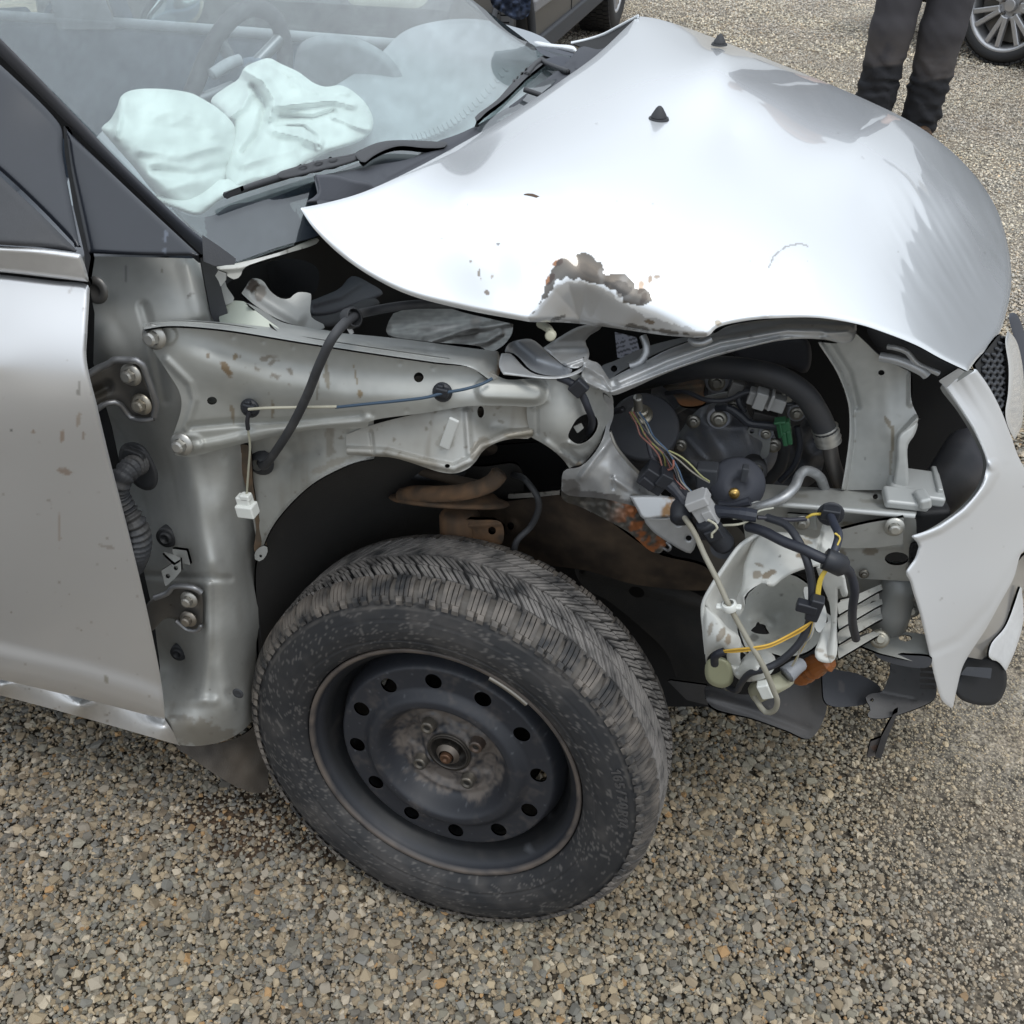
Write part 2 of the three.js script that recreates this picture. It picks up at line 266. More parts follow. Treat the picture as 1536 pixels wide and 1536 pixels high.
// ---------------------------------------------------------------- the yard: packed ground and loose crushed stone
const SOIL = at(395, 1238, 0, 'y');
const PALE = at(1530, 1130, 0, 'y');
const paleness = (x, z) => { // how far the stone is driven in and dusty: the tracks in front of the car and the yard beyond
  const n = noise.noise(x * 1.3, 2.2, z * 1.3) * 0.5 + noise.noise(x * 3.7, 7.1, z * 3.7) * 0.22;
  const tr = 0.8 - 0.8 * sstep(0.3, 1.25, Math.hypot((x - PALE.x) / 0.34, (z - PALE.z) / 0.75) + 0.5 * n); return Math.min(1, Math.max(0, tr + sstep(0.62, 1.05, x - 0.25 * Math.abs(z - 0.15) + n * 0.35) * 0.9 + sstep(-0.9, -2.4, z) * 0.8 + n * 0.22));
};
{
  const size = 1024, d = new Uint8Array(size * size * 4), a = new Float32Array(size * size);
  for (let y = 0; y < size; y++) for (let x = 0; x < size; x++) { const i = (y * size + x) * 4, g = 0.75 + 0.5 * (rnd() - 0.5) + 0.25 * noise.noise(x * 0.06, y * 0.06, 1) + 0.3 * noise.noise(x * 0.25, y * 0.25, 4); const w = noise.noise(x * 0.02, y * 0.02, 8) * 0.03; d[i] = Math.min(255, 182 * g * (1 + w)); d[i + 1] = Math.min(255, 176 * g); d[i + 2] = Math.min(255, 166 * g * (1 - w)); d[i + 3] = 255; }
  const t = new THREE.DataTexture(d, size, size); t.colorSpace = THREE.SRGBColorSpace; t.wrapS = t.wrapT = THREE.RepeatWrapping; t.magFilter = THREE.LinearFilter; t.repeat.set(0.36, 0.36); t.needsUpdate = true;
  const gm = new THREE.MeshStandardMaterial({ map: t, roughness: 1, bumpMap: t, bumpScale: 0.004, vertexColors: true });
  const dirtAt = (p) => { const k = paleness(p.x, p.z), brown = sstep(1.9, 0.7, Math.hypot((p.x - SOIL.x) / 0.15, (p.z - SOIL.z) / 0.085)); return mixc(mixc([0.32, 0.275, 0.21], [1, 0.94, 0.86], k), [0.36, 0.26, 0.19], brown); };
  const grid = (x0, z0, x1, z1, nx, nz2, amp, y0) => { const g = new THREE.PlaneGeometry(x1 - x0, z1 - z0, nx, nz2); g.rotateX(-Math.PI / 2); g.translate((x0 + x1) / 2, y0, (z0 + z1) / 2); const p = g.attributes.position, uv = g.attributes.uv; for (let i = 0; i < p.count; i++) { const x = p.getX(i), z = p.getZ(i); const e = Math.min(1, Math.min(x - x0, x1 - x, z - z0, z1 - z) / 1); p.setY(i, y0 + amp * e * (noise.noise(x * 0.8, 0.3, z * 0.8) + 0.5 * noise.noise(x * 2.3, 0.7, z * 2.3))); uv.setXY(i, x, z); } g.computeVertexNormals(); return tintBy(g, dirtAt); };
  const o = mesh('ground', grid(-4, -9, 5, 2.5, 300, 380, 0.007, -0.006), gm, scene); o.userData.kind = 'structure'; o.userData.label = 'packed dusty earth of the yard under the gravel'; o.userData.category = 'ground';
  const far = mesh('terrain', (() => { const s = new THREE.Shape([[-180, -180], [180, -180], [180, 180], [-180, 180]].map((q) => new THREE.Vector2(...q))); s.holes.push(new THREE.Path([[-3.9, -2.4], [4.9, -2.4], [4.9, 8.9], [-3.9, 8.9]].map((q) => new THREE.Vector2(...q)))); const g = new THREE.ShapeGeometry(s); g.rotateX(-Math.PI / 2); g.translate(0, -0.02, 0); const p = g.attributes.position; for (let i = 0; i < p.count; i++) g.attributes.uv.setXY(i, p.getX(i), p.getZ(i)); return tint(g, [0.85, 0.79, 0.69]); })(), gm, scene); far.userData.kind = 'structure'; far.userData.label = 'open gravel yard stretching away around the cars'; far.userData.category = 'ground';

  // crushed stone: angular pieces in six shapes
  const rocks = [];
  for (let k = 0; k < 7; k++) { const P = []; const sy = rr(0.5, 0.8), sx = rr(0.75, 1.15); for (let i = 0; i < 13; i++) { const q = V(rr(-1, 1), rr(-1, 1), rr(-1, 1)).normalize().multiplyScalar(rr(0.8, 1.05)); P.push(V(q.x * sx, q.y * sy, q.z)); } const g = new ConvexGeometry(P); g.deleteAttribute('uv'); rocks.push(g); }
  const tones = [[0.3, 0.28, 0.25], [0.24, 0.235, 0.215], [0.36, 0.31, 0.235], [0.2, 0.205, 0.205], [0.42, 0.385, 0.33], [0.27, 0.265, 0.235], [0.33, 0.28, 0.21], [0.17, 0.165, 0.155], [0.26, 0.22, 0.17]];
  const spots = [];
  const inside = (x, z) => { const [u, v] = pix(V(x, 0, z)); return u > -220 && u < 1780 && v > -60 && v < 1680; };
  const scatter = (x0, z0, x1, z1, per, smin, smax, keep, y0) => { const n = Math.round((x1 - x0) * (z1 - z0) * per); for (let i = 0; i < n; i++) { const x = rr(x0, x1), z = rr(z0, z1); if (!inside(x, z)) { rnd(); rnd(); continue; } const k = paleness(x, z), r = rnd(), soil = Math.hypot((x - SOIL.x) / 0.12, (z - SOIL.z) / 0.065) + 0.7 * noise.noise(x * 14, 1, z * 14), s = (smin + (smax - smin) * r * r * r) * (1 - 0.55 * k); if (keep && rnd() > 1 - keep * k * 0.85) continue; if (soil < 1 && (s > 0.006 || rnd() < 0.5)) continue; spots.push([x, z, s, y0 + (rnd() - 0.35) * s * 0.5 - k * s * 0.35]); } };
  scatter(-1.2, -0.4, 1.7, 1.3, 42000, 0.0025, 0.0052, 0, 0.0);
  scatter(-1.2, -0.4, 1.7, 1.3, 25000, 0.0038, 0.0078, 0.7, 0.003);
  scatter(-1.2, -0.4, 1.7, 1.3, 2200, 0.0072, 0.0115, 0.95, 0.005);
  scatter(-1.2, -2.2, 2.4, -0.4, 26000, 0.0035, 0.0095, 0.3, 0);
  scatter(-2.2, -5, 2.8, -2.2, 10000, 0.005, 0.011, 0.2, 0);
  scatter(-3.6, -8.6, 3.6, -5, 3600, 0.009, 0.018, 0.1, 0);
  const lots = rocks.map(() => []); spots.forEach((s, i) => lots[i % rocks.length].push(s));
  const stone = new THREE.MeshStandardMaterial({ roughness: 0.95, flatShading: false });
  const q = new THREE.Quaternion(), e = new THREE.Euler(), mm = new THREE.Matrix4(), c = new THREE.Color();
  const holder = new THREE.Group(); holder.name = 'gravel'; scene.add(holder);
  holder.userData = { kind: 'stuff', label: 'loose angular grey and tan crushed stone covering the yard', category: 'gravel' };
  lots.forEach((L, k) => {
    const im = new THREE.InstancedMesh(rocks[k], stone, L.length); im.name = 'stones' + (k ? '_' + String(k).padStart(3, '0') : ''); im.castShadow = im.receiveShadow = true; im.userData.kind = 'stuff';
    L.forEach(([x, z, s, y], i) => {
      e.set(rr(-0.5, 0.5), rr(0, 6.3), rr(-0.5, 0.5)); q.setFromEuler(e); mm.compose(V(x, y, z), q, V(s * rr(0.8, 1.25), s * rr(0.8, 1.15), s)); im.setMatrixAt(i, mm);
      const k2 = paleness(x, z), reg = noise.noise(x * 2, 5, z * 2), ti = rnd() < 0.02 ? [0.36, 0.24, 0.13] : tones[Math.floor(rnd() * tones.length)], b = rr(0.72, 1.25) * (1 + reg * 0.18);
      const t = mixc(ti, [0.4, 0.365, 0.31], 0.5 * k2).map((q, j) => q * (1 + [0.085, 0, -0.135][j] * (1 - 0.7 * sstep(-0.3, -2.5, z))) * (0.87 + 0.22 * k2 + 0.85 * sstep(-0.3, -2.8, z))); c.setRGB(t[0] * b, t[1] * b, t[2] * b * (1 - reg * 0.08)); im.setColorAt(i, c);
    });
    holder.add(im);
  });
  console.log('stones', spots.length);
}

// ---------------------------------------------------------------- the crashed hatchback
const car = thing('crashed_car', 'silver hatchback with its front wing torn off, buckled bonnet and burst airbags', 'car');
// dirt: fn(p,u,v) -> tint. speckle, dust low down, and blotches [u, v, ru, rv, turn, colour, strength]
function dirty(o = {}) {
  const blots = (o.blots ?? []).map(([u, v, a, b, r, c, k = 1]) => ({ u, v, a, b, cs: Math.cos(r), sn: Math.sin(r), c, k, R: Math.max(a, b) * 1.9 }));
  return (p, u, v) => {
    let c = o.plain ? [1, 1, 1] : plain(p);
    if (o.dust) { const n = fbm(p, 9, 3) + 0.35; c = mixc(c, o.dustC ?? [0.72, 0.66, 0.56], Math.min(1, Math.max(0, o.dust * (n + 0.25)))); }
    if (o.streak) { const n = noise.noise(p.x * 60, p.y * 5, p.z * 60) + 0.5 * noise.noise(p.x * 140, p.y * 9, 3); if (n > 0.2) c = mixc(c, o.streakC ?? [0.42, 0.36, 0.28], Math.min(1, (n - 0.2) * 1.6) * o.streak); }
    if (o.spots) { const n = N3(p, 180, 1) * 0.65 + N3(p, 80, 6) * 0.55; const m = o.spotMask ? o.spotMask(u, v, p) : 1; const th = 0.62 - 0.4 * o.spots * m; if (n > th) c = mixc(c, o.spotC ?? [0.35, 0.29, 0.22], Math.min(1, (n - th) * 6) * 0.75 * Math.min(1, m * 2)); }
    for (const b of blots) {
      const du = u - b.u, dv = v - b.v; if (Math.abs(du) > b.R || Math.abs(dv) > b.R) continue;
      const x = (du * b.cs + dv * b.sn) / b.a, y = (-du * b.sn + dv * b.cs) / b.b, e = Math.hypot(x, y) + 0.55 * (N3(p, 70, b.u) + 0.6 * N3(p, 190, b.v));
      const t = (1 - sstep(0.82, 1.0, e)) * b.k; if (t > 0) c = mixc(c, b.c, t);
    }
    return c;
  };
}
const RUST = [0.32, 0.13, 0.045], MUD = [0.38, 0.3, 0.22], PRIMER = [0.34, 0.33, 0.32], DARKD = [0.12, 0.11, 0.1];

// --- bonnet
{
  const out = [450, 312, 450, 312, 470, 342, 520, 390, 600, 437, 690, 463, 795, 483, 795, 483, 850, 484, 905, 490, 960, 498, 1020, 505, 1062, 504, 1075, 492, 1120, 481, 1170, 477, 1230, 477, 1290, 487, 1330, 500, 1375, 518, 1412, 538, 1452, 557, 1452, 557, 1466, 538, 1495, 508, 1509, 470, 1517, 425, 1513, 375, 1497, 318, 1468, 270, 1425, 225, 1372, 186, 1300, 150, 1205, 110, 1120, 76, 1040, 45, 985, 28, 957, 24, 957, 24, 935, 45, 893, 84, 840, 122, 765, 172, 680, 222, 600, 264, 540, 290, 490, 304, 450, 312];
  const scrape = [[830, 415, 812, 440, 800, 470, 830, 484], [870, 378]];
  const ragged = polySD([pairs([800, 470, 815, 440, 825, 412, 835, 392, 850, 383, 876, 377, 894, 385, 906, 398, 906, 410, 935, 412, 948, 420, 952, 432, 972, 437, 978, 452, 958, 458, 935, 452, 934, 440, 905, 428, 880, 424, 868, 417, 862, 424, 850, 417, 842, 426, 836, 420, 828, 436])]);
  const lower = polySD([pairs([798, 470, 828, 436, 836, 424, 850, 420, 868, 420, 905, 432, 935, 455, 960, 470, 1010, 488, 1060, 498, 1062, 506, 1020, 508, 960, 500, 905, 492, 850, 486, 795, 484])]);
  const rust = dirty({ plain: 1, blots: [[838, 393, 10, 5, -0.5, RUST], [824, 420, 5, 12, 0.5, RUST], [885, 408, 20, 8, 0.5, PRIMER, 0.5], [930, 432, 22, 10, 0.4, [0.3, 0.27, 0.24]], [962, 428, 6, 12, 0.1, [0.4, 0.27, 0.17], 0.9], [975, 420, 5, 8, 0, [0.4, 0.27, 0.17], 0.9], [985, 415, 5, 4, 0, [0.42, 0.3, 0.2], 0.9], [966, 446, 5, 10, 0.4, [0.36, 0.25, 0.17], 0.9], [835, 478, 16, 3, -0.35, DARKD, 0.8], [958, 492, 22, 4, 0.2, DARKD, 0.8], [1000, 498, 30, 4, 0.12, [0.25, 0.22, 0.19], 0.9], [975, 483, 8, 3, 0.1, [0.33, 0.24, 0.16], 0.9], [1076, 484, 5, 4, 0, [0.5, 0.4, 0.28], 0.9], [747, 366, 3, 3, 0, [0.2, 0.18, 0.17], 1], [706, 392, 3, 2, 0, [0.3, 0.24, 0.18], 1], [719, 408, 2, 6, 0.2, [0.3, 0.24, 0.18], 0.9], [730, 438, 4, 5, 0, [0.3, 0.24, 0.2], 1], [722, 418, 1.5, 4, 0, [0.4, 0.3, 0.2], 0.9], [738, 415, 1.5, 3, 0, [0.4, 0.3, 0.2], 0.7]] });
  const crease = pathDist(pairs([700, 308, 760, 304, 830, 305])), arc = pathDist(pairs([1153, 402, 1160, 385, 1178, 370, 1200, 365, 1228, 375]));
  const color = (p, u, v) => {
    let c = [1, 1, 1];
    const wob = 5 * N3(p, 60, 2) + 4 * N3(p, 150, 5);
    if (u > 780 && u < 1080 && v > 360) { if (lower(u, v) + wob > 0) c = mixc([0.66, 0.65, 0.64], [0.5, 0.46, 0.41], Math.max(0, N3(p, 40, 1) + 0.1)); if (ragged(u, v) + wob * 0.8 > 0) c = mixc(mixc([0.115, 0.105, 0.092], [0.08, 0.058, 0.038], Math.max(0, Math.min(1, 0.5 + N3(p, 32, 3)))), [0.2, 0.19, 0.18], 0.6 * sstep(0.1, 0.5, N3(p, 90, 7))); }
    const r = rust(p, u, v); c = [c[0] * r[0], c[1] * r[1], c[2] * r[2]];
    const sc = N3(p, 85, 11) + 0.5 * N3(p, 200, 12); if (sc > 0.93) c = mixc(c, [0.6, 0.58, 0.56], 0.7);
    if (arc(u, v) < 1.1 && N3(p, 30, 2) > -0.25) c = [0.4, 0.38, 0.36];
    return c;
  };
  // dents pressed into the front of the bonnet where the paint mirrors the yard in ripples
  const ripple = (u, v) => {
    const e = sstep(150, 15, Math.hypot((u - 1445) / 1.0, (v - 330) / 1.5)) + 0.7 * sstep(70, 5, Math.hypot(u - 1240, (v - 150) * 1.6));
    const q = (u - 1380) * 0.86 + (v - 260) * -0.5, w = (u - 1380) * 0.5 + (v - 260) * 0.86;
    return e * (0.0028 * noise.noise(q / 22, w / 120, 3.3) + 0.0013 * noise.noise(q / 9, w / 60, 7.7));
  };
  // below this fold the metal is pushed in and faces the ground
  const fold = pathDist(pairs([796, 484, 812, 462, 832, 436, 852, 424, 880, 424, 908, 434, 945, 456, 985, 468, 1030, 484, 1080, 492]));
  const under = polySD([pairs([796, 484, 812, 462, 832, 436, 852, 424, 880, 424, 908, 434, 945, 456, 985, 468, 1030, 484, 1080, 492, 1080, 560, 796, 560])]);
  const sag = (u, v) => { if (u < 740 || u > 1110 || v < 340) return 0; const d = fold(u, v), e = under(u, v) > 0 ? d : -d; return 0.00085 * (Math.sqrt(e * e + 260) + e) * 0.5 * sstep(1095, 980, u) * sstep(740, 780, u) - 0.0015 * sstep(740, 780, u) * Math.exp(-(d * d) / 300); };
  const tri = polySD([pairs([688, 303, 833, 306, 815, 400, 792, 486, 760, 420])]);
  const facet = (u, v) => (u < 640 || u > 880 ? 0 : 0.009 * sstep(-12, 60, tri(u, v)));
  const o = {
    ctrl: [450, 312, 0.655, 520, 390, 0.665, 600, 437, 0.665, 690, 463, 0.655, 795, 484, 0.64, 905, 492, 0.62, 1020, 506, 0.6, 1075, 492, 0.59, 1170, 477, 0.57, 1290, 487, 0.535, 1375, 518, 0.505, 1452, 557, 0.46, 1495, 508, 0.28, 1518, 425, 0.03, 1513, 375, -0.1, 1497, 318, -0.2, 1468, 270, -0.29, 1425, 225, -0.36, 1372, 186, -0.4, 1300, 150, -0.42, 1205, 110, -0.43, 1080, 62, -0.42],
    cy: [600, 264, 1.005, 680, 222, 0.99, 765, 172, 0.987, 840, 122, 0.985, 893, 84, 0.98, 957, 24, 0.965, 988, 172, 1.0, 1080, 72, 0.99, 860, 280, 1.005, 700, 285, 1.012, 1000, 350, 0.972, 1100, 200, 0.975, 1200, 300, 0.945, 1200, 400, 0.94, 1180, 140, 0.955, 1300, 300, 0.918, 1290, 200, 0.925, 1380, 260, 0.885, 1400, 350, 0.87, 1450, 300, 0.84, 1480, 400, 0.805, 1420, 460, 0.855],
    th: 0.0018, h: 2, step: 6, uv: 'xz', c: color, round: [9, 0.006], backColor: [0.35, 0.35, 0.36],
    b: [[[700, 305, 760, 303, 830, 305], 34, 0.0022], [[765, 345, 790, 400], 80, -0.006, 0], [[1190, 410, 1192, 480], 40, -0.003, 0], [[1158, 395, 1150, 470], 14, 0.0012]],
    warp: (u, v) => ripple(u, v) + 0.0006 * noise.noise(u / 60, v / 60, 1.5) + sag(u, v) + facet(u, v),
  };
  const bonnet = part('bonnet', car);
  const g = sheetGeo(out, o);
  mesh('bonnet_skin', g, M.paint, bonnet);
  // the far slope of the bonnet, beyond its crest
  const crest = smoothLoop(pairs([1509, 470, 1517, 425, 1513, 375, 1497, 318, 1468, 270, 1425, 225, 1372, 186, 1300, 150, 1205, 110, 1120, 76, 1040, 45, 1000, 34]), 8).filter((_, i, a) => i < a.length);
  {
    const zOf = thinPlate(pairs(o.ctrl, 3).map(([u, v, z]) => [u, v, 1 / depthTo(u, v, z)]).concat(pairs(o.cy, 3).map(([u, v, y]) => [u, v, 1 / depthTo(u, v, y, 'y')])));
    const C2 = pairs([1503, 470, 1511, 425, 1507, 376, 1491, 321, 1463, 275, 1420, 231, 1367, 192, 1296, 156, 1202, 116, 1118, 82, 1038, 51]).map(([u, v]) => rayDir(u, v).multiplyScalar(1 / zOf(u, v) + 0.004).add(EYE));
    const c3 = new THREE.CatmullRomCurve3(C2), pos = [], idx = [], n = 60;
    for (let i = 0; i <= n; i++) { const p = c3.getPointAt(i / n), d = p.clone().sub(EYE).setY(0).normalize(); for (let k = 0; k < 6; k++) { const q = p.clone().addScaledVector(d, 0.045 * k).add(V(0, -0.008 * k - 0.006 * k * k, 0)); pos.push(q.x, q.y, q.z); } }
    for (let i = 0; i < n; i++) for (let k = 0; k < 5; k++) { const a = i * 6 + k; idx.push(a, a + 1, a + 6, a + 1, a + 7, a + 6); }
    const gg = new THREE.BufferGeometry(); gg.setAttribute('position', new THREE.Float32BufferAttribute(pos, 3)); gg.setIndex(idx); gg.computeVertexNormals(); mesh('bonnet_slope', gg, M.paint, bonnet);
  }
  const jet = (u, v, y) => { const p = at(u, v, y, 'y'); const g1 = latheGeo([[0, 0.0135], [0.002, 0.0132], [0.0045, 0.0108], [0.0078, 0.0055], [0.0098, 0.002], [0.0103, 0]], 20); const b = new THREE.CylinderGeometry(0.0125, 0.0135, 0.003, 16); mesh('washer_jet', [pos3(g1, p.clone().add(V(0, 0.002, 0))), pos3(b, p)], M.plastic, bonnet); };
  jet(988, 178, 1.0); jet(1079, 66, 0.992);
  // torn slit with its lifted edge
  sheet('torn_edge', bonnet, M.rust, [785, 291, 785, 291, 797, 290, 812, 296, 825, 303, 825, 303, 812, 300, 800, 295, 785, 291], { cy: [785, 292, 1.006, 825, 303, 1.002, 800, 288, 1.006], th: 0.002, h: 1.5, warp: () => -0.004, c: () => [0.6, 0.6, 0.6] });
  // raised far rear corner, its underside dark
  sheet('bonnet_corner', bonnet, M.black, [858, 66, 858, 66, 880, 60, 905, 52, 930, 39, 957, 24, 957, 24, 938, 44, 925, 57, 905, 75, 893, 84, 884, 78, 870, 70], { ctrl: [858, 66, -0.63, 957, 24, -0.6, 893, 84, -0.52, 905, 52, -0.63], th: 0.002, h: 2 });
  mesh('bonnet_edge', tubeGeo(pts3([857, 65, -0.63, 880, 60, -0.63, 905, 52, -0.625, 930, 39, -0.615, 958, 24, -0.6]), 0.0035), M.paint, bonnet);
}

// --- windscreen, its black border, posts and trim
const GL = { ctrl: [340, 392, 0.66, 0, 60, 0.58, -120, -60, 0.55, 470, 352, 0.52, 650, 215, 0.24, 760, 140, -0.02, 870, 75, -0.5, 802, 68, -0.585, 709, 0, -0.56, 640, -52, -0.54, 400, 0, 0.1] };
const glassPlate = thinPlate(pairs(GL.ctrl, 3).map(([u, v, z]) => [u, v, 1 / depthTo(u, v, z)]));
const onGlass = (u, v) => EYE.z + rayDir(u, v).z / glassPlate(u, v);
{
  sheet('windscreen', car, M.glass, [-160, -110, -160, -110, -60, -4, 0, 57, 150, 208, 300, 357, 352, 394, 352, 394, 420, 370, 480, 352, 560, 305, 650, 245, 780, 165, 872, 88, 872, 88, 802, 68, 709, 0, 600, -85, 600, -85, 200, -100, -160, -110], { ...GL, th: 0.004, h: 10, uv: 'xz', warp: () => 0 });
  const behind = { ...GL, h: 4, th: 0.001, uv: 'xz' };
  sheet('screen_border', car, M.gloss, [240, 296, 240, 296, 262, 312, 280, 322, 300, 326, 322, 322, 345, 308, 400, 299, 480, 268, 560, 235, 650, 210, 650, 210, 660, 245, 560, 305, 480, 352, 420, 370, 352, 394, 352, 394, 300, 352, 240, 296], { ...behind, warp: () => 0.007, c: () => [0.9, 0.95, 1.1] });
  // wedge of rubber and trim down the near post
  sheet('post_trim', car, M.plasticDull, [-150, -85, -150, -85, 0, 57, 100, 160, 200, 262, 300, 355, 353, 392, 353, 392, 325, 397, 325, 397, 303, 382, 200, 282, 97, 181, 0, 84, -150, -60], { ctrl: [-150, -75, 0.565, 0, 70, 0.605, 200, 272, 0.655, 340, 392, 0.69], th: 0.012, h: 3, round: [5, 0.004], c: (p, u, v) => mixc([1.25, 1.15, 1.1], [0.8, 0.85, 0.95], sstep(150, 380, v) + 0.2 * N3(p, 20)) });
  sheet('post_trim', car, M.plastic, [303, 352, 330, 370, 354, 388, 352, 397, 322, 399, 305, 392], { s: 0, ctrl: [303, 356, 0.69, 354, 388, 0.70, 322, 398, 0.705, 305, 392, 0.705], th: 0.012, h: 2 });
  sheet('post_groove', car, M.black, [-150, -60, 0, 84, 97, 181, 200, 282, 306, 384, 300, 396, 190, 300, 92, 205, 0, 110, -150, -40], { s: 0, ctrl: [-150, -50, 0.565, 0, 95, 0.60, 200, 290, 0.65, 303, 390, 0.68], th: 0.005, h: 5, warp: () => 0.012 });
  sheet('quarter_panel_trim', car, M.gloss, [99, 194, 99, 194, 200, 291, 300, 384, 300, 384, 215, 383, 133, 380, 133, 380, 120, 320, 106, 250], { ctrl: [99, 194, 0.645, 300, 384, 0.715, 133, 380, 0.735, 115, 300, 0.695], th: 0.004, h: 3, round: [5, 0.004], c: dirty({ blots: [[248, 356, 3, 9, 0.1, [9, 8.5, 7.5], 0.8], [247, 376, 4, 6, 0, [8, 7.5, 6.5], 0.7]] }) });
  sheet('door_sash', car, M.gloss, [-160, -35, -160, -35, 0, 97, 89, 186, 94, 200, 94, 230, 106, 300, 121, 376, 121, 376, 60, 312, 0, 256, -160, 130], { ctrl: [-160, 20, 0.6, 0, 97, 0.635, 90, 186, 0.65, 121, 376, 0.755, 0, 256, 0.72], th: 0.006, h: 4, round: [5, 0.004] });
  sheet('mirror_base', car, M.plastic, [-160, 136, 0, 264, 60, 320, 119, 379, 60, 371, 0, 367, -160, 356], { s: 0, ctrl: [-160, 140, 0.74, 0, 264, 0.745, 119, 379, 0.775, 0, 367, 0.8, -160, 356, 0.8], th: 0.01, h: 4, round: [5, 0.004] });
  sheet('door_gap_seal', car, M.rubber, [95, 186, 102, 196, 110, 262, 122, 330, 136, 386, 130, 424, 126, 378, 110, 310, 97, 230], { s: 0, ctrl: [95, 186, 0.63, 136, 386, 0.74, 97, 230, 0.65], th: 0.004, h: 2.5, warp: () => 0.008 });
}

// --- door and sill
{
  const mud = dirty({ plain: 1, spots: 0.1, spotC: [0.4, 0.33, 0.27], spotMask: (u, v) => 0.35 + 0.75 * sstep(500, 1000, v), dust: 0.08, blots: [[97, 708, 12, 5, 0.2, [0.42, 0.22, 0.1], 0.55], [93, 655, 4, 9, 0.1, [0.5, 0.3, 0.16], 0.6], [118, 630, 3, 12, 0.2, [0.5, 0.34, 0.2], 0.5], [125, 652, 3, 6, 0, [0.45, 0.3, 0.2], 0.6], [50, 648, 3, 3, 0, [0.5, 0.33, 0.22], 0.7], [16, 645, 2, 2, 0, [0.2, 0.2, 0.2], 0.9], [90, 790, 2, 30, 0, [0.6, 0.45, 0.35], 0.5], [118, 585, 2, 14, 0.1, [0.3, 0.28, 0.26], 0.6], [160, 820, 14, 3, 0.2, [0.5, 0.42, 0.36], 0.5], [52, 944, 3, 2, 0.5, [0.15, 0.14, 0.13], 0.9], [160, 1019, 5, 7, -0.5, [0.6, 0.57, 0.5], 1], [127, 520, 2, 22, 0.05, [0.3, 0.3, 0.32], 0.5]] });
  const door = part('door', car);
  sheet('door_skin', door, M.paintDoor, [-300, 388, -300, 388, 0, 412, 80, 421, 130, 426, 134, 430, 134, 445, 131, 500, 130, 540, 146, 610, 165, 690, 187, 775, 208, 860, 228, 950, 243, 1030, 248, 1079, 248, 1079, 235, 1076, 120, 1047, 0, 1019, -300, 948, -300, 948], {
    ctrl: [-300, 388, 0.785, -300, 480, 0.812, -300, 535, 0.83, -300, 700, 0.832, -300, 800, 0.824, -300, 948, 0.796, 0, 412, 0.785, 0, 500, 0.814, 0, 552, 0.829, 0, 572, 0.831, 0, 700, 0.829, 0, 860, 0.817, 0, 1019, 0.79, 130, 430, 0.775, 131, 500, 0.8, 131, 560, 0.816, 135, 580, 0.818, 165, 700, 0.812, 205, 860, 0.797, 225, 1000, 0.777, 248, 1079, 0.758, 120, 1047, 0.775],
    th: 0.012, h: 3, round: [8, 0.005], c: mud, warp: (u, v) => { const L = [[-300, 905], [0, 974], [120, 1001], [210, 1028], [250, 1044]]; let k = 0; while (k < 3 && u > L[k + 1][0]) k++; const t = (u - L[k][0]) / (L[k + 1][0] - L[k][0]), c = L[k][1] + (L[k + 1][1] - L[k][1]) * t; return -0.017 * sstep(-17, 15, v - c) + 0.016 * sstep(24, 52, v - c); },
  });
  sheet('door_top_rail', door, M.paintDoor, [-300, 356, -300, 356, 0, 369, 60, 373, 121, 381, 121, 381, 128, 400, 134, 423, 134, 423, 80, 417, 0, 408, -300, 384, -300, 384], { ctrl: [-300, 370, 0.80, 0, 369, 0.798, 0, 408, 0.792, 121, 381, 0.785, 134, 423, 0.782, -300, 384, 0.795], th: 0.012, h: 3, round: [6, 0.007], c: dirty({ spots: 0.05 }) });
  sheet('door_gap', door, M.black, [-300, 380, 0, 404, 134, 420, 138, 428, 128, 434, 0, 418, -300, 394], { s: 0, ctrl: [-300, 390, 0.78, 0, 410, 0.78, 130, 426, 0.765], th: 0.004, h: 3, warp: () => 0.012 });
  sheet('door_edge', door, M.black, [134, 430, 142, 470, 140, 545, 168, 640, 185, 720, 200, 790, 214, 850, 230, 920, 240, 1000, 240, 1060, 200, 1000, 160, 800, 120, 600, 115, 430], { s: 0, ctrl: [134, 430, 0.74, 140, 545, 0.745, 200, 790, 0.735, 240, 1060, 0.745, 115, 500, 0.745], th: 0.01, h: 5 });
  sheet('sill', car, M.paintDoor, [-300, 938, -300, 938, 0, 1010, 120, 1038, 240, 1068, 240, 1068, 256, 1092, 272, 1119, 272, 1119, 200, 1098, 130, 1078, 0, 1043, -300, 972, -300, 972], { ctrl: [-300, 938, 0.752, -300, 960, 0.778, -300, 972, 0.758, 0, 1010, 0.744, 0, 1031, 0.77, 0, 1043, 0.75, 120, 1038, 0.742, 120, 1060, 0.766, 130, 1078, 0.745, 240, 1068, 0.732, 244, 1090, 0.758, 272, 1119, 0.738], th: 0.01, h: 3, c: dirty({ dust: 0.4, spots: 0.4 }) });
}

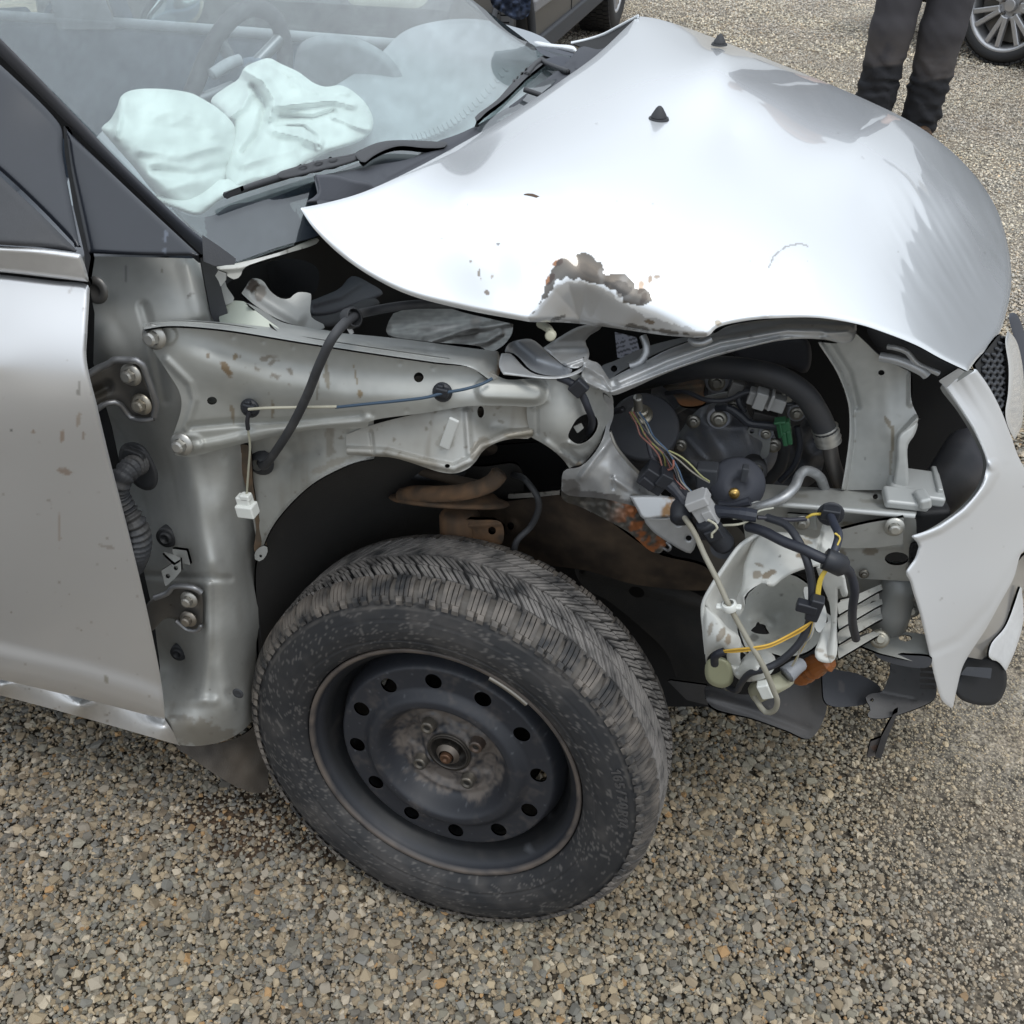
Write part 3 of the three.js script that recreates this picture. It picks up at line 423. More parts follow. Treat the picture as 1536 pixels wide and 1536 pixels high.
// --- front pillar where the door hangs
{
  const f = dirty({ streak: 0.35, streakC: [0.55, 0.52, 0.48], spots: 0.35, spotC: [0.25, 0.22, 0.2], spotMask: (u, v) => sstep(255, 290, u) * sstep(520, 470, v) + 0.6 * sstep(900, 1100, v) + 0.3 * sstep(330, 370, u), dust: 0.45, dustC: [0.58, 0.53, 0.46], blots: [[300, 1100, 60, 22, 0.2, [0.5, 0.44, 0.37], 0.7], [243, 405, 3, 4, 0, [0.4, 0.36, 0.3], 0.8], [190, 425, 1.5, 26, -0.05, [0.35, 0.35, 0.35], 0.7], [245, 1110, 30, 8, 0.3, [0.4, 0.36, 0.3], 0.8], [270, 1077, 24, 4, 0.1, [0.4, 0.36, 0.32], 0.6], [330, 640, 20, 40, 0, [0.7, 0.68, 0.62], 0.6]] });
  sheet('hinge_pillar', car, M.bay, [124, 384, 124, 384, 220, 386, 304, 388, 304, 388, 316, 430, 330, 480, 350, 560, 362, 640, 374, 720, 384, 790, 386, 850, 388, 930, 394, 1000, 394, 1000, 390, 1050, 374, 1086, 340, 1110, 295, 1119, 264, 1117, 264, 1117, 246, 1076, 246, 1076, 236, 1000, 226, 905, 212, 845, 194, 770, 175, 720, 166, 650, 142, 560, 128, 540, 128, 540, 130, 440], {
    ctrl: [124, 390, 0.682, 170, 395, 0.678, 300, 390, 0.652, 140, 470, 0.714, 230, 480, 0.704, 300, 470, 0.682, 325, 480, 0.665, 130, 540, 0.722, 250, 600, 0.712, 170, 650, 0.672, 350, 650, 0.68, 225, 760, 0.67, 285, 740, 0.705, 330, 760, 0.708, 378, 760, 0.64, 210, 850, 0.668, 280, 850, 0.715, 315, 850, 0.734, 345, 860, 0.715, 384, 850, 0.632, 232, 1000, 0.652, 285, 930, 0.708, 310, 950, 0.732, 265, 1000, 0.665, 322, 1000, 0.738, 350, 1000, 0.715, 392, 1000, 0.632, 248, 1060, 0.73, 300, 1068, 0.752, 264, 1117, 0.74, 320, 1112, 0.735, 350, 1060, 0.735, 385, 1060, 0.66, 280, 1090, 0.762],
    th: 0.0015, h: 3, c: f,
    b: [[[215, 460, 232, 520, 248, 600], 13, -0.005, 0], [[150, 500, 180, 560], 34, 0.006, 0], [[280, 400, 300, 470], 20, 0.004, 0], [[278, 690, 292, 750, 314, 840], 26, 0.009, 0], [[205, 862, 345, 868], 9, -0.007], [[312, 878, 312, 960, 302, 1050], 11, 0.008, 0.2], [[250, 1050, 320, 1052], 12, 0.008], [[342, 700, 360, 800, 360, 950], 22, 0.004, 0], [[366, 680, 372, 740, 380, 800], 5, 0.004], [[142, 436, 142, 437], 20, 0.010, 0.3], [[345, 1040, 346, 1042], 12, -0.006]],
  });
  sheet('pillar_seam', car, M.rubber, [300, 386, 322, 386, 334, 440, 352, 510, 330, 505, 316, 470], { s: 0, ctrl: [300, 386, 0.70, 334, 440, 0.665, 352, 510, 0.665, 316, 470, 0.672], th: 0.004, h: 3, warp: () => -0.002, c: () => [1.6, 1.6, 1.6] });
  sheet('seam_strip', car, M.rust, [352, 672, 372, 668, 380, 730, 392, 790, 400, 812, 396, 832, 382, 828, 384, 790, 366, 720], { ctrl: [352, 672, 0.668, 372, 668, 0.668, 392, 790, 0.652, 396, 832, 0.652, 382, 828, 0.658], th: 0.003, h: 2.5, warp: () => -0.004, c: (p) => mixc([0.6, 0.75, 0.9], [1.6, 1.6, 1.5], Math.max(0, fbm(p, 40) + 0.1)) });
  for (const [u, v, z, a, b, r] of [[251, 805, 0.7, 13, 11, 0.5], [269, 978, 0.68, 12, 11, 0.4]]) {
    const p = at(u, v, z), s = 1.35 / FOCAL; const g = latheGeo([[0, 0.001], [a * s * 0.42, 0.004], [a * s * 0.45, 0.008], [a * s * 0.6, 0.006], [a * s * 0.72, 0.003], [a * s * 1.02, 0.005], [a * s * 1.12, 0], [a * s * 1.1, -0.012]], 24);
    mesh('grommet', along(g, p, OUT), M.rubber, car);
  }
  mesh('rivet', along(latheGeo([[0, 0], [0.006, 0], [0.007, 0.003], [0.012, 0.003], [0.014, 0]], 20), at(143, 435, 0.735), OUT), M.darkSteel, car);
  mesh('plug', along(latheGeo([[0, 0.001], [0.004, 0.001], [0.006, 0.002], [0.008, 0]], 16), at(357, 1040, 0.735), OUT), M.rubber, car);

  const grease = dirty({ dust: 0.25, dustC: [0.5, 0.4, 0.28], spots: 0.3, blots: [[150, 590, 14, 12, 0.3, [0.4, 0.33, 0.2], 0.5]] });
  const h1 = part('door_hinge', car);
  sheet('hinge_plate', h1, M.darkSteel, [132, 564, 150, 552, 164, 547, 170, 540, 205, 541, 214, 546, 216, 560, 226, 585, 234, 605, 233, 622, 214, 629, 194, 625, 186, 612, 176, 603, 160, 603, 140, 617], { ctrl: [132, 564, 0.765, 170, 545, 0.748, 214, 546, 0.742, 233, 622, 0.738, 140, 617, 0.765, 190, 590, 0.745], th: 0.012, h: 2, round: [4, 0.003], c: grease, b: [[[140, 590, 160, 580], 14, -0.008]] });
  { const fl = [tubeGeo(pts3([132, 562, 0.77, 150, 551, 0.762, 164, 545, 0.758, 170, 540, 0.756, 190, 540, 0.752, 206, 541, 0.75, 214, 547, 0.749, 221, 566, 0.748, 228, 585, 0.747, 234, 606, 0.745, 231, 624, 0.745]), 0.0036), tubeGeo(pts3([140, 618, 0.77, 160, 605, 0.762, 176, 604, 0.756, 186, 614, 0.752, 196, 626, 0.75, 214, 630, 0.748, 230, 628, 0.745]), 0.0032)]; for (const g of fl) mesh('hinge_flange', g, M.steel, h1); }
  bolt(h1, 197, 562, 0.752, 0.0075, [0.8, 0.78, 0.75]); bolt(h1, 213, 606, 0.748, 0.0075, [0.75, 0.7, 0.62]);
  const h2 = part('door_hinge', car);
  sheet('hinge_plate', h2, M.darkSteel, [219, 908, 232, 897, 252, 890, 260, 881, 292, 883, 302, 890, 304, 920, 302, 938, 294, 945, 280, 943, 264, 930, 248, 928, 232, 944, 224, 948], { ctrl: [219, 908, 0.752, 260, 884, 0.742, 302, 890, 0.742, 296, 943, 0.738, 230, 944, 0.752, 260, 915, 0.738], th: 0.012, h: 2, round: [4, 0.003], c: grease });
  { const fl = [tubeGeo(pts3([232, 897, 0.757, 252, 889, 0.752, 260, 880, 0.75, 292, 882, 0.748, 302, 889, 0.746]), 0.0036), tubeGeo(pts3([264, 931, 0.745, 280, 944, 0.744, 296, 946, 0.744, 302, 938, 0.743]), 0.003)]; for (const g of fl) mesh('hinge_flange', g, M.steel, h2); }
  bolt(h2, 284, 899, 0.746, 0.0072, [0.8, 0.78, 0.75]); bolt(h2, 283, 928, 0.744, 0.0072, [0.55, 0.5, 0.45]);
  mesh('hinge_bracket', [sheetGeo([243, 827, 262, 832, 272, 838, 262, 844], { s: 0, ctrl: [243, 827, 0.725, 262, 832, 0.728, 272, 838, 0.75], th: 0.003, h: 2 }), sheetGeo([242, 856, 262, 843, 271, 838, 272, 856, 262, 868, 248, 880], { s: 0, ctrl: 0.752, th: 0.003, h: 1.5, holes: [[252, 864, 3.4], [264, 852, 3.4]] }), sheetGeo([258, 823, 280, 826, 286, 848, 262, 842], { s: 0, ctrl: 0.732, th: 0.004, h: 2 })], M.bay, car);

  // bellows carrying the door's wires
  const boot = part('wiring_boot', car);
  sheet('boot_plate', boot, M.rubber, [178, 690, 183, 668, 200, 663, 216, 670, 230, 692, 237, 712, 234, 730, 222, 736, 206, 730, 190, 712], { ctrl: 0.738, th: 0.022, h: 2, round: [6, 0.006], b: [[[188, 684, 204, 690], 16, 0.016, 0.6]] });
  tube('boot_bellows', boot, M.rubber, [208, 696, 0.742, 196, 702, 0.762, 183, 717, 0.778, 176, 738, 0.78, 186, 762, 0.78, 200, 785, 0.782, 206, 806, 0.782, 204, 826, 0.78, 196, 848, 0.765], (s, l) => (0.0112 + 0.0032 * sstep(0.3, 0.7, s)) * (1 + 0.13 * Math.sin(l * 2 * Math.PI / 0.0072)), { seg: 330, rad: 16, ridged: true, c: (p) => (fbm(p, 30) > 0.12 ? [1.7, 1.6, 1.45] : [1.25, 1.25, 1.25]) });
}

// --- inner wing: long pressed rail bolted to the pillar
{
  const f = dirty({ dust: 0.4, dustC: [0.75, 0.71, 0.6], spots: 1.25, spotC: [0.36, 0.28, 0.2], spotMask: (u, v) => Math.max(0, 1.05 - Math.hypot((u - 400 - (v - 550) * 0.9) / 120, (v - 560 - (u - 400) * 0.12) / 46)) * 1.0, blots: [[339, 555, 6, 14, -0.5, [0.5, 0.36, 0.23]], [353, 535, 4, 7, 0, [0.5, 0.38, 0.25]], [312, 534, 3, 4, 0, [0.5, 0.4, 0.3]], [540, 590, 4, 7, 0, [0.55, 0.42, 0.27]], [534, 565, 1.6, 24, -0.2, [0.55, 0.43, 0.28], 0.9], [490, 565, 5, 22, -0.12, [0.55, 0.46, 0.34], 0.8], [476, 575, 2.5, 22, 0, [0.4, 0.34, 0.27], 0.7], [409, 612, 2.5, 16, 0, [0.5, 0.4, 0.28], 0.8], [349, 620, 3, 16, -0.1, [0.55, 0.43, 0.3], 0.8], [746, 560, 12, 10, 0, [0.5, 0.44, 0.36], 0.5]] });
  const rail = part('wing_rail', car);
  sheet('rail_pressing', rail, M.bay, [214, 488, 214, 488, 250, 482, 332, 486, 450, 505, 560, 522, 650, 535, 700, 543, 735, 558, 760, 569, 814, 569, 822, 580, 820, 602, 800, 610, 770, 609, 705, 609, 640, 619, 552, 634, 552, 640, 480, 643, 400, 657, 330, 674, 285, 685, 263, 683, 263, 683, 259, 655, 259, 655, 272, 612, 270, 590, 250, 556, 228, 522], {
    ctrl: [214, 492, 0.724, 232, 503, 0.724, 262, 683, 0.724, 272, 600, 0.722, 400, 500, 0.678, 400, 655, 0.682, 560, 530, 0.655, 560, 635, 0.66, 700, 550, 0.635, 700, 608, 0.64, 820, 590, 0.6, 814, 570, 0.6],
    th: 0.0016, h: 2.5, holes: [[318, 601, 7.5, 6], [628, 566, 7.5], [822, 640, 0.1]], c: f,
    warp: (u, v) => { const L = [[215, 505], [300, 542], [400, 574], [520, 594], [640, 602], [830, 600]]; let k = 0; while (k < 4 && u > L[k + 1][0]) k++; const c = L[k][1] + ((L[k + 1][1] - L[k][1]) * (u - L[k][0])) / (L[k + 1][0] - L[k][0]), s = v - c; return -0.014 * sstep(225, 330, u) * (s < 0 ? sstep(-46, 0, s) ** 1.3 : 1 - 0.8 * sstep(0, 58, s)); },
    b: [...[[350, 505], [395, 512], [440, 520], [600, 545], [650, 552], [560, 622], [610, 616], [660, 610], [300, 664], [360, 655]].map(([u, v]) => [[u, v, u + 0.5, v], 5.5, -0.0016]), [[285, 640, 350, 634, 430, 634, 540, 624], 9, -0.007], [[262, 676, 330, 664, 400, 648, 480, 634, 552, 630], 11, 0.006, 0.2], [[235, 503, 252, 503], 16, 0.003, 0.7], [[275, 665, 292, 665], 16, 0.003, 0.7], [[730, 585, 800, 588], 20, 0.01, 0.5], [[250, 540, 285, 575, 292, 600, 280, 640], 9, 0.004]],
  });
  sheet('rail_flange', rail, M.bay, [213, 486, 213, 486, 255, 480, 330, 483, 400, 490, 470, 496, 600, 508, 690, 520, 747, 527, 747, 527, 752, 545, 745, 568, 735, 570, 735, 570, 705, 551, 650, 543, 560, 530, 450, 513, 330, 494, 252, 489, 216, 494, 216, 494], { ctrl: [213, 489, 0.73, 255, 480, 0.705, 255, 489, 0.734, 330, 483, 0.68, 330, 494, 0.722, 470, 496, 0.63, 450, 513, 0.692, 600, 508, 0.6, 560, 530, 0.672, 690, 520, 0.585, 650, 543, 0.658, 747, 527, 0.575, 735, 569, 0.638, 705, 551, 0.65], th: 0.0018, h: 2, round: [3, 0.0025], c: dirty({ dust: 0.12, dustC: [0.75, 0.74, 0.7], blots: [[750, 550, 5, 16, 0.05, [0.3, 0.16, 0.08], 1], [742, 562, 14, 6, 0.2, [0.85, 0.75, 0.68], 0.6], [748, 560, 4, 8, 0, RUST, 0.9]] }), b: [[[555, 516, 640, 524, 700, 530], 5, -0.003], [[655, 522, 720, 545], 16, 0.008], [[752, 530, 748, 560], 5, -0.008]] });
  bolt(rail, 232, 505, 0.731, 0.0085, [1, 1, 1]); bolt(rail, 273, 666, 0.73, 0.0085, [1, 1, 1]);
  sheet('gusset', rail, M.bay, [333, 457, 333, 457, 350, 451, 366, 452, 366, 452, 395, 475, 425, 497, 425, 497, 380, 492, 330, 484], { ctrl: [333, 457, 0.655, 366, 452, 0.65, 425, 497, 0.655, 330, 484, 0.675], th: 0.0015, h: 2.5, c: () => [0.85, 0.9, 0.8] });
  sheet('gusset_flange', rail, M.bay, [366, 452, 366, 452, 395, 466, 420, 482, 455, 490, 500, 497, 500, 497, 502, 510, 480, 513, 450, 511, 420, 500, 395, 475, 366, 452], { ctrl: [366, 452, 0.66, 420, 482, 0.62, 500, 500, 0.6, 450, 511, 0.68, 420, 500, 0.675], th: 0.0015, h: 2 });
  sheet('bonnet_hinge_mount', car, M.bay, [362, 440, 362, 440, 372, 425, 376, 418, 393, 420, 405, 436, 420, 447, 434, 448, 443, 440, 450, 438, 466, 440, 467, 441, 467, 475, 487, 488, 487, 493, 455, 490, 420, 480, 380, 456], { ctrl: [362, 440, 0.62, 393, 420, 0.59, 466, 440, 0.57, 487, 490, 0.58, 420, 480, 0.61], th: 0.003, h: 2, c: dirty({ blots: [[378, 430, 10, 14, 0.2, [0.1, 0.06, 0.04], 0.95], [390, 440, 8, 16, 0.5, [0.35, 0.22, 0.13], 0.5]] }), b: [[[388, 440, 420, 462, 448, 478], 16, 0.005, 0]] });
  // pale sheet under the screen corner, torn
  sheet('scuttle_corner', car, M.white, [306, 402, 325, 400, 354, 395, 420, 378, 478, 357, 478, 363, 430, 380, 390, 392, 366, 402, 360, 415, 350, 419, 338, 412, 320, 410], { ctrl: [306, 402, 0.67, 354, 395, 0.65, 478, 360, 0.5, 350, 419, 0.66], th: 0.002, h: 2, c: dirty({ spots: 0.7, spotC: [0.25, 0.22, 0.18], dust: 0.3 }), b: [[[330, 404, 360, 402, 420, 384], 6, 0.005]] });
  sheet('scuttle_side', car, M.bay, [309, 402, 309, 402, 322, 405, 335, 425, 337, 419, 340, 430, 352, 450, 345, 455, 333, 462, 332, 484, 332, 484, 324, 482, 318, 450, 311, 425], { ctrl: [309, 402, 0.665, 335, 425, 0.655, 352, 450, 0.65, 324, 482, 0.665], th: 0.002, h: 2, c: dirty({ spots: 0.3 }) });
  sheet('torn_flap', car, M.white, [318, 402, 340, 410, 339, 420, 331, 430, 328, 422, 322, 412], { ctrl: 0.68, th: 0.0015, h: 1.5, s: 0 });
}
// --- inner wing below the rail
{
  const f = dirty({ dust: 0.6, dustC: [0.62, 0.57, 0.48], spots: 0.35, streak: 0.5, streakC: [0.5, 0.44, 0.36], blots: [[495, 660, 8, 26, 0, [0.45, 0.38, 0.3], 0.5], [500, 695, 40, 6, -0.4, [0.55, 0.48, 0.38], 0.5]] });
  sheet('inner_wing', car, M.bay, [345, 672, 345, 672, 400, 650, 480, 630, 560, 622, 560, 622, 562, 688, 562, 688, 535, 693, 510, 703, 470, 725, 430, 762, 404, 798, 389, 838, 389, 838, 383, 800, 372, 740, 355, 690], { ctrl: [345, 672, 0.668, 480, 630, 0.652, 560, 622, 0.645, 562, 688, 0.655, 470, 725, 0.66, 389, 838, 0.655, 430, 690, 0.642], th: 0.0015, h: 3, c: f, b: [...[[470, 655], [495, 652], [520, 650], [545, 648], [440, 664], [412, 700], [440, 700]].map(([u, v]) => [[u, v, u + 0.5, v], 5, -0.0016]), [[392, 832, 406, 800, 432, 764, 472, 728, 512, 706, 560, 692], 7, 0.008, 0.3], [[420, 660, 440, 680, 470, 676], 16, -0.004], [[391, 693, 392, 694], 16, -0.008, 0.2]] });
  mesh('arch_tab', sheetGeo([384, 826, 398, 818, 402, 824, 396, 838, 388, 842, 382, 838], { ctrl: 0.668, th: 0.002, h: 1.5, holes: [[391, 834, 2.2]] }), M.bay, car);
  mesh('arch_trim', tubeGeo(pts3([388, 842, 0.65, 385, 880, 0.645, 387, 930, 0.645, 392, 975, 0.645, 400, 1010, 0.645]), 0.0022), M.plastic, car);
  sheet('wheel_arch_liner', car, M.liner, [386, 842, 404, 798, 432, 760, 474, 722, 520, 698, 565, 685, 640, 690, 720, 700, 780, 700, 760, 830, 700, 870, 560, 900, 480, 980, 430, 1040, 395, 1010, 387, 930], { ctrl: [386, 842, 0.655, 432, 760, 0.64, 565, 685, 0.62, 560, 800, 0.5, 700, 760, 0.45, 760, 830, 0.42, 430, 980, 0.58, 395, 1000, 0.655, 480, 900, 0.54], th: 0.003, h: 5, c: dirty({ dust: 0.25, dustC: [2.2, 2, 1.8], spots: 0.2, spotC: [2.5, 2.3, 2] }) });
  sheet('strut_tower_side', car, M.bay, [519, 652, 519, 652, 550, 640, 620, 622, 705, 608, 790, 606, 800, 640, 797, 656, 770, 658, 745, 664, 725, 676, 712, 694, 700, 704, 682, 710, 660, 708, 640, 702, 610, 692, 585, 686, 545, 684, 520, 682, 520, 682], { ctrl: [519, 652, 0.655, 520, 682, 0.662, 600, 640, 0.65, 680, 620, 0.645, 640, 690, 0.668, 682, 708, 0.672, 715, 640, 0.635, 735, 640, 0.615, 790, 610, 0.6, 797, 655, 0.605, 745, 662, 0.63, 710, 680, 0.655], th: 0.002, h: 2, holes: [[721, 618, 5, 9], [671, 699, 4, 3]], c: dirty({ dust: 0.8, dustC: [0.66, 0.58, 0.48], streak: 0.6, spots: 0.5, spotC: [0.4, 0.34, 0.27], blots: [[670, 655, 12, 24, 0.3, [0.5, 0.45, 0.37], 0.4], [720, 672, 12, 20, 0.5, [0.5, 0.42, 0.33], 0.6], [780, 652, 40, 5, -0.1, [0.55, 0.48, 0.38], 0.7], [600, 690, 60, 6, 0.1, [0.6, 0.52, 0.42], 0.6]] }), b: [[[522, 676, 580, 678, 640, 694, 680, 702, 706, 690, 722, 668, 760, 652, 796, 648], 8, 0.008, 0.3], [[700, 618, 704, 680], 8, 0.005], [[556, 648, 560, 680], 4, -0.004]] });
  mesh('tab', boxAt(674, 650, 0.668, [0.0115, 0.04, 0.004], [0, 0, -0.33], 0.002), M.white, car);
  // crushed front of the inner wing with its torn hole
  const cr = dirty({ dust: 0.2, spots: 0.4, spotC: [0.5, 0.45, 0.4], blots: [[875, 690, 34, 8, 0.6, [0.9, 0.9, 0.92], 0.6], [850, 690, 22, 5, 0.6, [0.3, 0.28, 0.27], 0.6], [868, 697, 6, 5, 0, [0.5, 0.4, 0.3], 0.8]] });
  sheet('inner_wing_front', car, M.bay, [795, 575, 795, 575, 815, 567, 870, 562, 905, 575, 920, 600, 915, 625, 905, 655, 888, 680, 870, 700, 856, 705, 856, 705, 845, 690, 830, 676, 812, 664, 797, 656, 797, 656, 790, 620], { ctrl: [795, 575, 0.6, 815, 567, 0.6, 905, 575, 0.565, 918, 610, 0.53, 860, 600, 0.6, 880, 630, 0.585, 870, 700, 0.565, 797, 656, 0.602, 840, 650, 0.612], th: 0.002, h: 2, holes: [[856, 660, 852, 655, 858, 640, 866, 628, 880, 621, 893, 624, 897, 636, 892, 650, 880, 662, 866, 666]], c: cr, b: [[[805, 600, 806, 650], 4, -0.003], [[800, 570, 818, 580, 820, 600, 800, 612], 6, 0.004], [[855, 665, 868, 668, 885, 660, 898, 640], 7, 0.008], [[820, 665, 850, 690], 10, 0.006], [[845, 672, 868, 690], 8, -0.008]], warp: (u, v) => 0.004 * noise.noise(u / 16, v / 14, 2) * sstep(650, 690, v) });
  sheet('torn_hole_back', car, M.black, [840, 610, 915, 610, 915, 690, 850, 690], { ctrl: 0.52, h: 8, s: 0 });
  mesh('torn_scrap', sheetGeo([860, 640, 872, 634, 876, 642, 866, 650], { ctrl: 0.575, h: 1.5, th: 0.002, s: 0 }), M.white, car);
  sheet('buckled_brace', car, M.bent, [905, 590, 905, 590, 918, 600, 920, 625, 914, 645, 918, 662, 935, 688, 955, 706, 975, 725, 992, 742, 1003, 765, 998, 775, 960, 762, 905, 748, 850, 742, 842, 735, 842, 735, 846, 706, 870, 700, 890, 682, 905, 655, 910, 625], { ctrl: [905, 590, 0.56, 920, 625, 0.525, 890, 682, 0.575, 918, 662, 0.55, 955, 706, 0.52, 1003, 765, 0.5, 960, 762, 0.53, 850, 742, 0.55, 870, 705, 0.575, 930, 720, 0.56], th: 0.003, h: 2, c: dirty({ spots: 0.5, spotC: [0.3, 0.27, 0.25], spotMask: (u, v) => sstep(700, 745, v), blots: [[890, 745, 60, 10, 0.15, [0.28, 0.26, 0.25], 0.8], [855, 735, 16, 16, 0, [0.35, 0.32, 0.29], 0.7]] }), b: [[[918, 655, 898, 682, 872, 716], 9, 0.01], [[922, 720, 960, 742, 1000, 770], 8, 0.008], [[918, 716, 920, 732], 5, -0.006], [[930, 690, 985, 750], 10, -0.006]], warp: (u, v) => 0.005 * noise.noise(u / 22, v / 22, 5) });
  mesh('brace_edge', tubeGeo(pts3([914, 648, 0.54, 922, 668, 0.54, 940, 692, 0.53, 962, 714, 0.51, 984, 734, 0.5]), 0.0028), M.zinc, car);
  sheet('brace_foot', car, M.darkSteel, [842, 736, 905, 748, 960, 762, 1002, 790, 1000, 815, 990, 830, 975, 826, 945, 800, 910, 780, 870, 760, 845, 750], { ctrl: [842, 736, 0.55, 1000, 775, 0.51, 985, 830, 0.52, 870, 755, 0.53, 930, 775, 0.54], th: 0.006, h: 2, c: (p, u, v) => { const n = fbm(p, 55, 2), r = sstep(905, 960, u); return mixc(mixc([0.6, 0.6, 0.58], [2.2, 2.1, 2], Math.max(0, n * 1.6)), [2.6, 0.95, 0.35], r * sstep(-0.12, 0.12, fbm(p, 45, 8)) * 0.9); }, warp: (u, v) => 0.003 * noise.noise(u / 9, v / 9, 5) });
  sheet('chassis_leg', car, M.rust, [690, 745, 755, 752, 840, 742, 870, 752, 920, 786, 985, 830, 1060, 852, 1075, 880, 960, 878, 880, 856, 800, 845, 740, 830, 690, 800], { ctrl: [690, 745, 0.47, 840, 742, 0.48, 985, 830, 0.47, 1070, 870, 0.46, 800, 845, 0.43, 690, 800, 0.42, 880, 800, 0.48], th: 0.004, h: 3, c: (p) => mixc([0.2, 0.22, 0.25], [0.75, 0.85, 0.9], Math.max(0, fbm(p, 22, 3) + 0.22)), holes: [[766, 789, 5, 6]], b: [[[766, 789, 767, 790], 14, 0.008, 0.4]], warp: (u, v) => 0.002 * noise.noise(u / 12, v / 12, 3) });
  sheet('leg_flange', car, M.zinc, [762, 741, 800, 739, 847, 735, 848, 741, 800, 746, 762, 748], { s: 0, ctrl: 0.485, th: 0.002, h: 2, c: dirty({ spots: 0.9, spotC: [0.2, 0.18, 0.16] }) });
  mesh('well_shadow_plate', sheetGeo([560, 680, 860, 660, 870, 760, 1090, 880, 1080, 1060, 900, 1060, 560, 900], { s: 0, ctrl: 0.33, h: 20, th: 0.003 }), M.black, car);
  // subframe and arm behind the tyre
  sheet('suspension_arm', car, M.liner, [862, 850, 885, 842, 960, 862, 1050, 893, 1070, 910, 1066, 1040, 1030, 1050, 1000, 980, 960, 940, 910, 900, 875, 880], { ctrl: [862, 850, 0.44, 960, 862, 0.42, 1066, 900, 0.42, 1050, 1040, 0.44, 940, 930, 0.4], th: 0.01, h: 4, holes: [[955, 888, 12, 8, 0.3], [873, 857, 4]], c: (p) => mixc([1, 1, 1], [2.4, 2.1, 1.8], Math.max(0, fbm(p, 18))), b: [[[880, 858, 960, 880, 1060, 912], 12, 0.008]] });
}
// --- strut, spring seat, brake hose
{
  const strut = part('suspension_strut', car);
  const rustC = (p) => mixc([0.45, 0.5, 0.55], [2.0, 1.75, 1.4], Math.max(0, fbm(p, 40, 4) + 0.15));
  const c0 = at(674, 748, 0.52);
  const sn = V(-0.08, 0.85, -0.53).normalize(); const seat = latheGeo([[0.02, 0.012], [0.058, 0.01], [0.066, 0.004], [0.076, 0.001], [0.079, -0.003], [0.075, -0.006], [0.03, -0.006]], 40);
  mesh('spring_seat', tintBy(along(seat, c0, sn), rustC), M.rust, strut);
  mesh('coil_spring', tubeGeo([...Array(40)].map((_, i) => { const a = i * 0.42 - 0.6; return V(0.052 * Math.cos(a), 0.014 + i * 0.0035, 0.052 * Math.sin(a)).applyQuaternion(toward(sn)).add(c0); }), 0.0065, { c: () => [0.3, 0.35, 0.4], seg: 200 }), M.rust, strut);
  mesh('spring_end', tubeGeo(pts3([604, 744, 0.565, 625, 740, 0.575, 660, 741, 0.582, 700, 737, 0.585, 728, 729, 0.58, 742, 720, 0.577, 749, 710, 0.575]), 0.0105, { c: rustC }), M.rust, strut);
  mesh('strut_tube', along(tintBy(latheGeo([[0, -0.16], [0.026, -0.16], [0.027, 0.06], [0.02, 0.07], [0, 0.07]], 24), rustC), c0.clone().add(V(0.012, -0.09, 0)), V(-0.02, 1, -0.1)), M.rust, strut);
  sheet('strut_bracket', strut, M.rust, [684, 784, 720, 780, 752, 784, 753, 815, 730, 818, 690, 822], { ctrl: 0.53, th: 0.006, h: 2.5, c: rustC, holes: [[738, 796, 6], [703, 800, 7, 9]], b: [[[690, 790, 750, 786], 6, 0.006]] });
  mesh('bump_stop', along(tintBy(latheGeo([[0, 0], [0.05, 0], [0.055, 0.01], [0.045, 0.02], [0.052, 0.03], [0.04, 0.04], [0, 0.04]], 24), () => [1, 1, 1]), at(640, 708, 0.5), V(0, 1, -0.4)), M.rubber, strut);
  tube('brake_hose', car, M.rubber, [770, 712, 0.47, 790, 722, 0.52, 806, 745, 0.53, 808, 762, 0.53, 796, 790, 0.53, 776, 810, 0.54, 770, 830, 0.54], 0.0042);
}

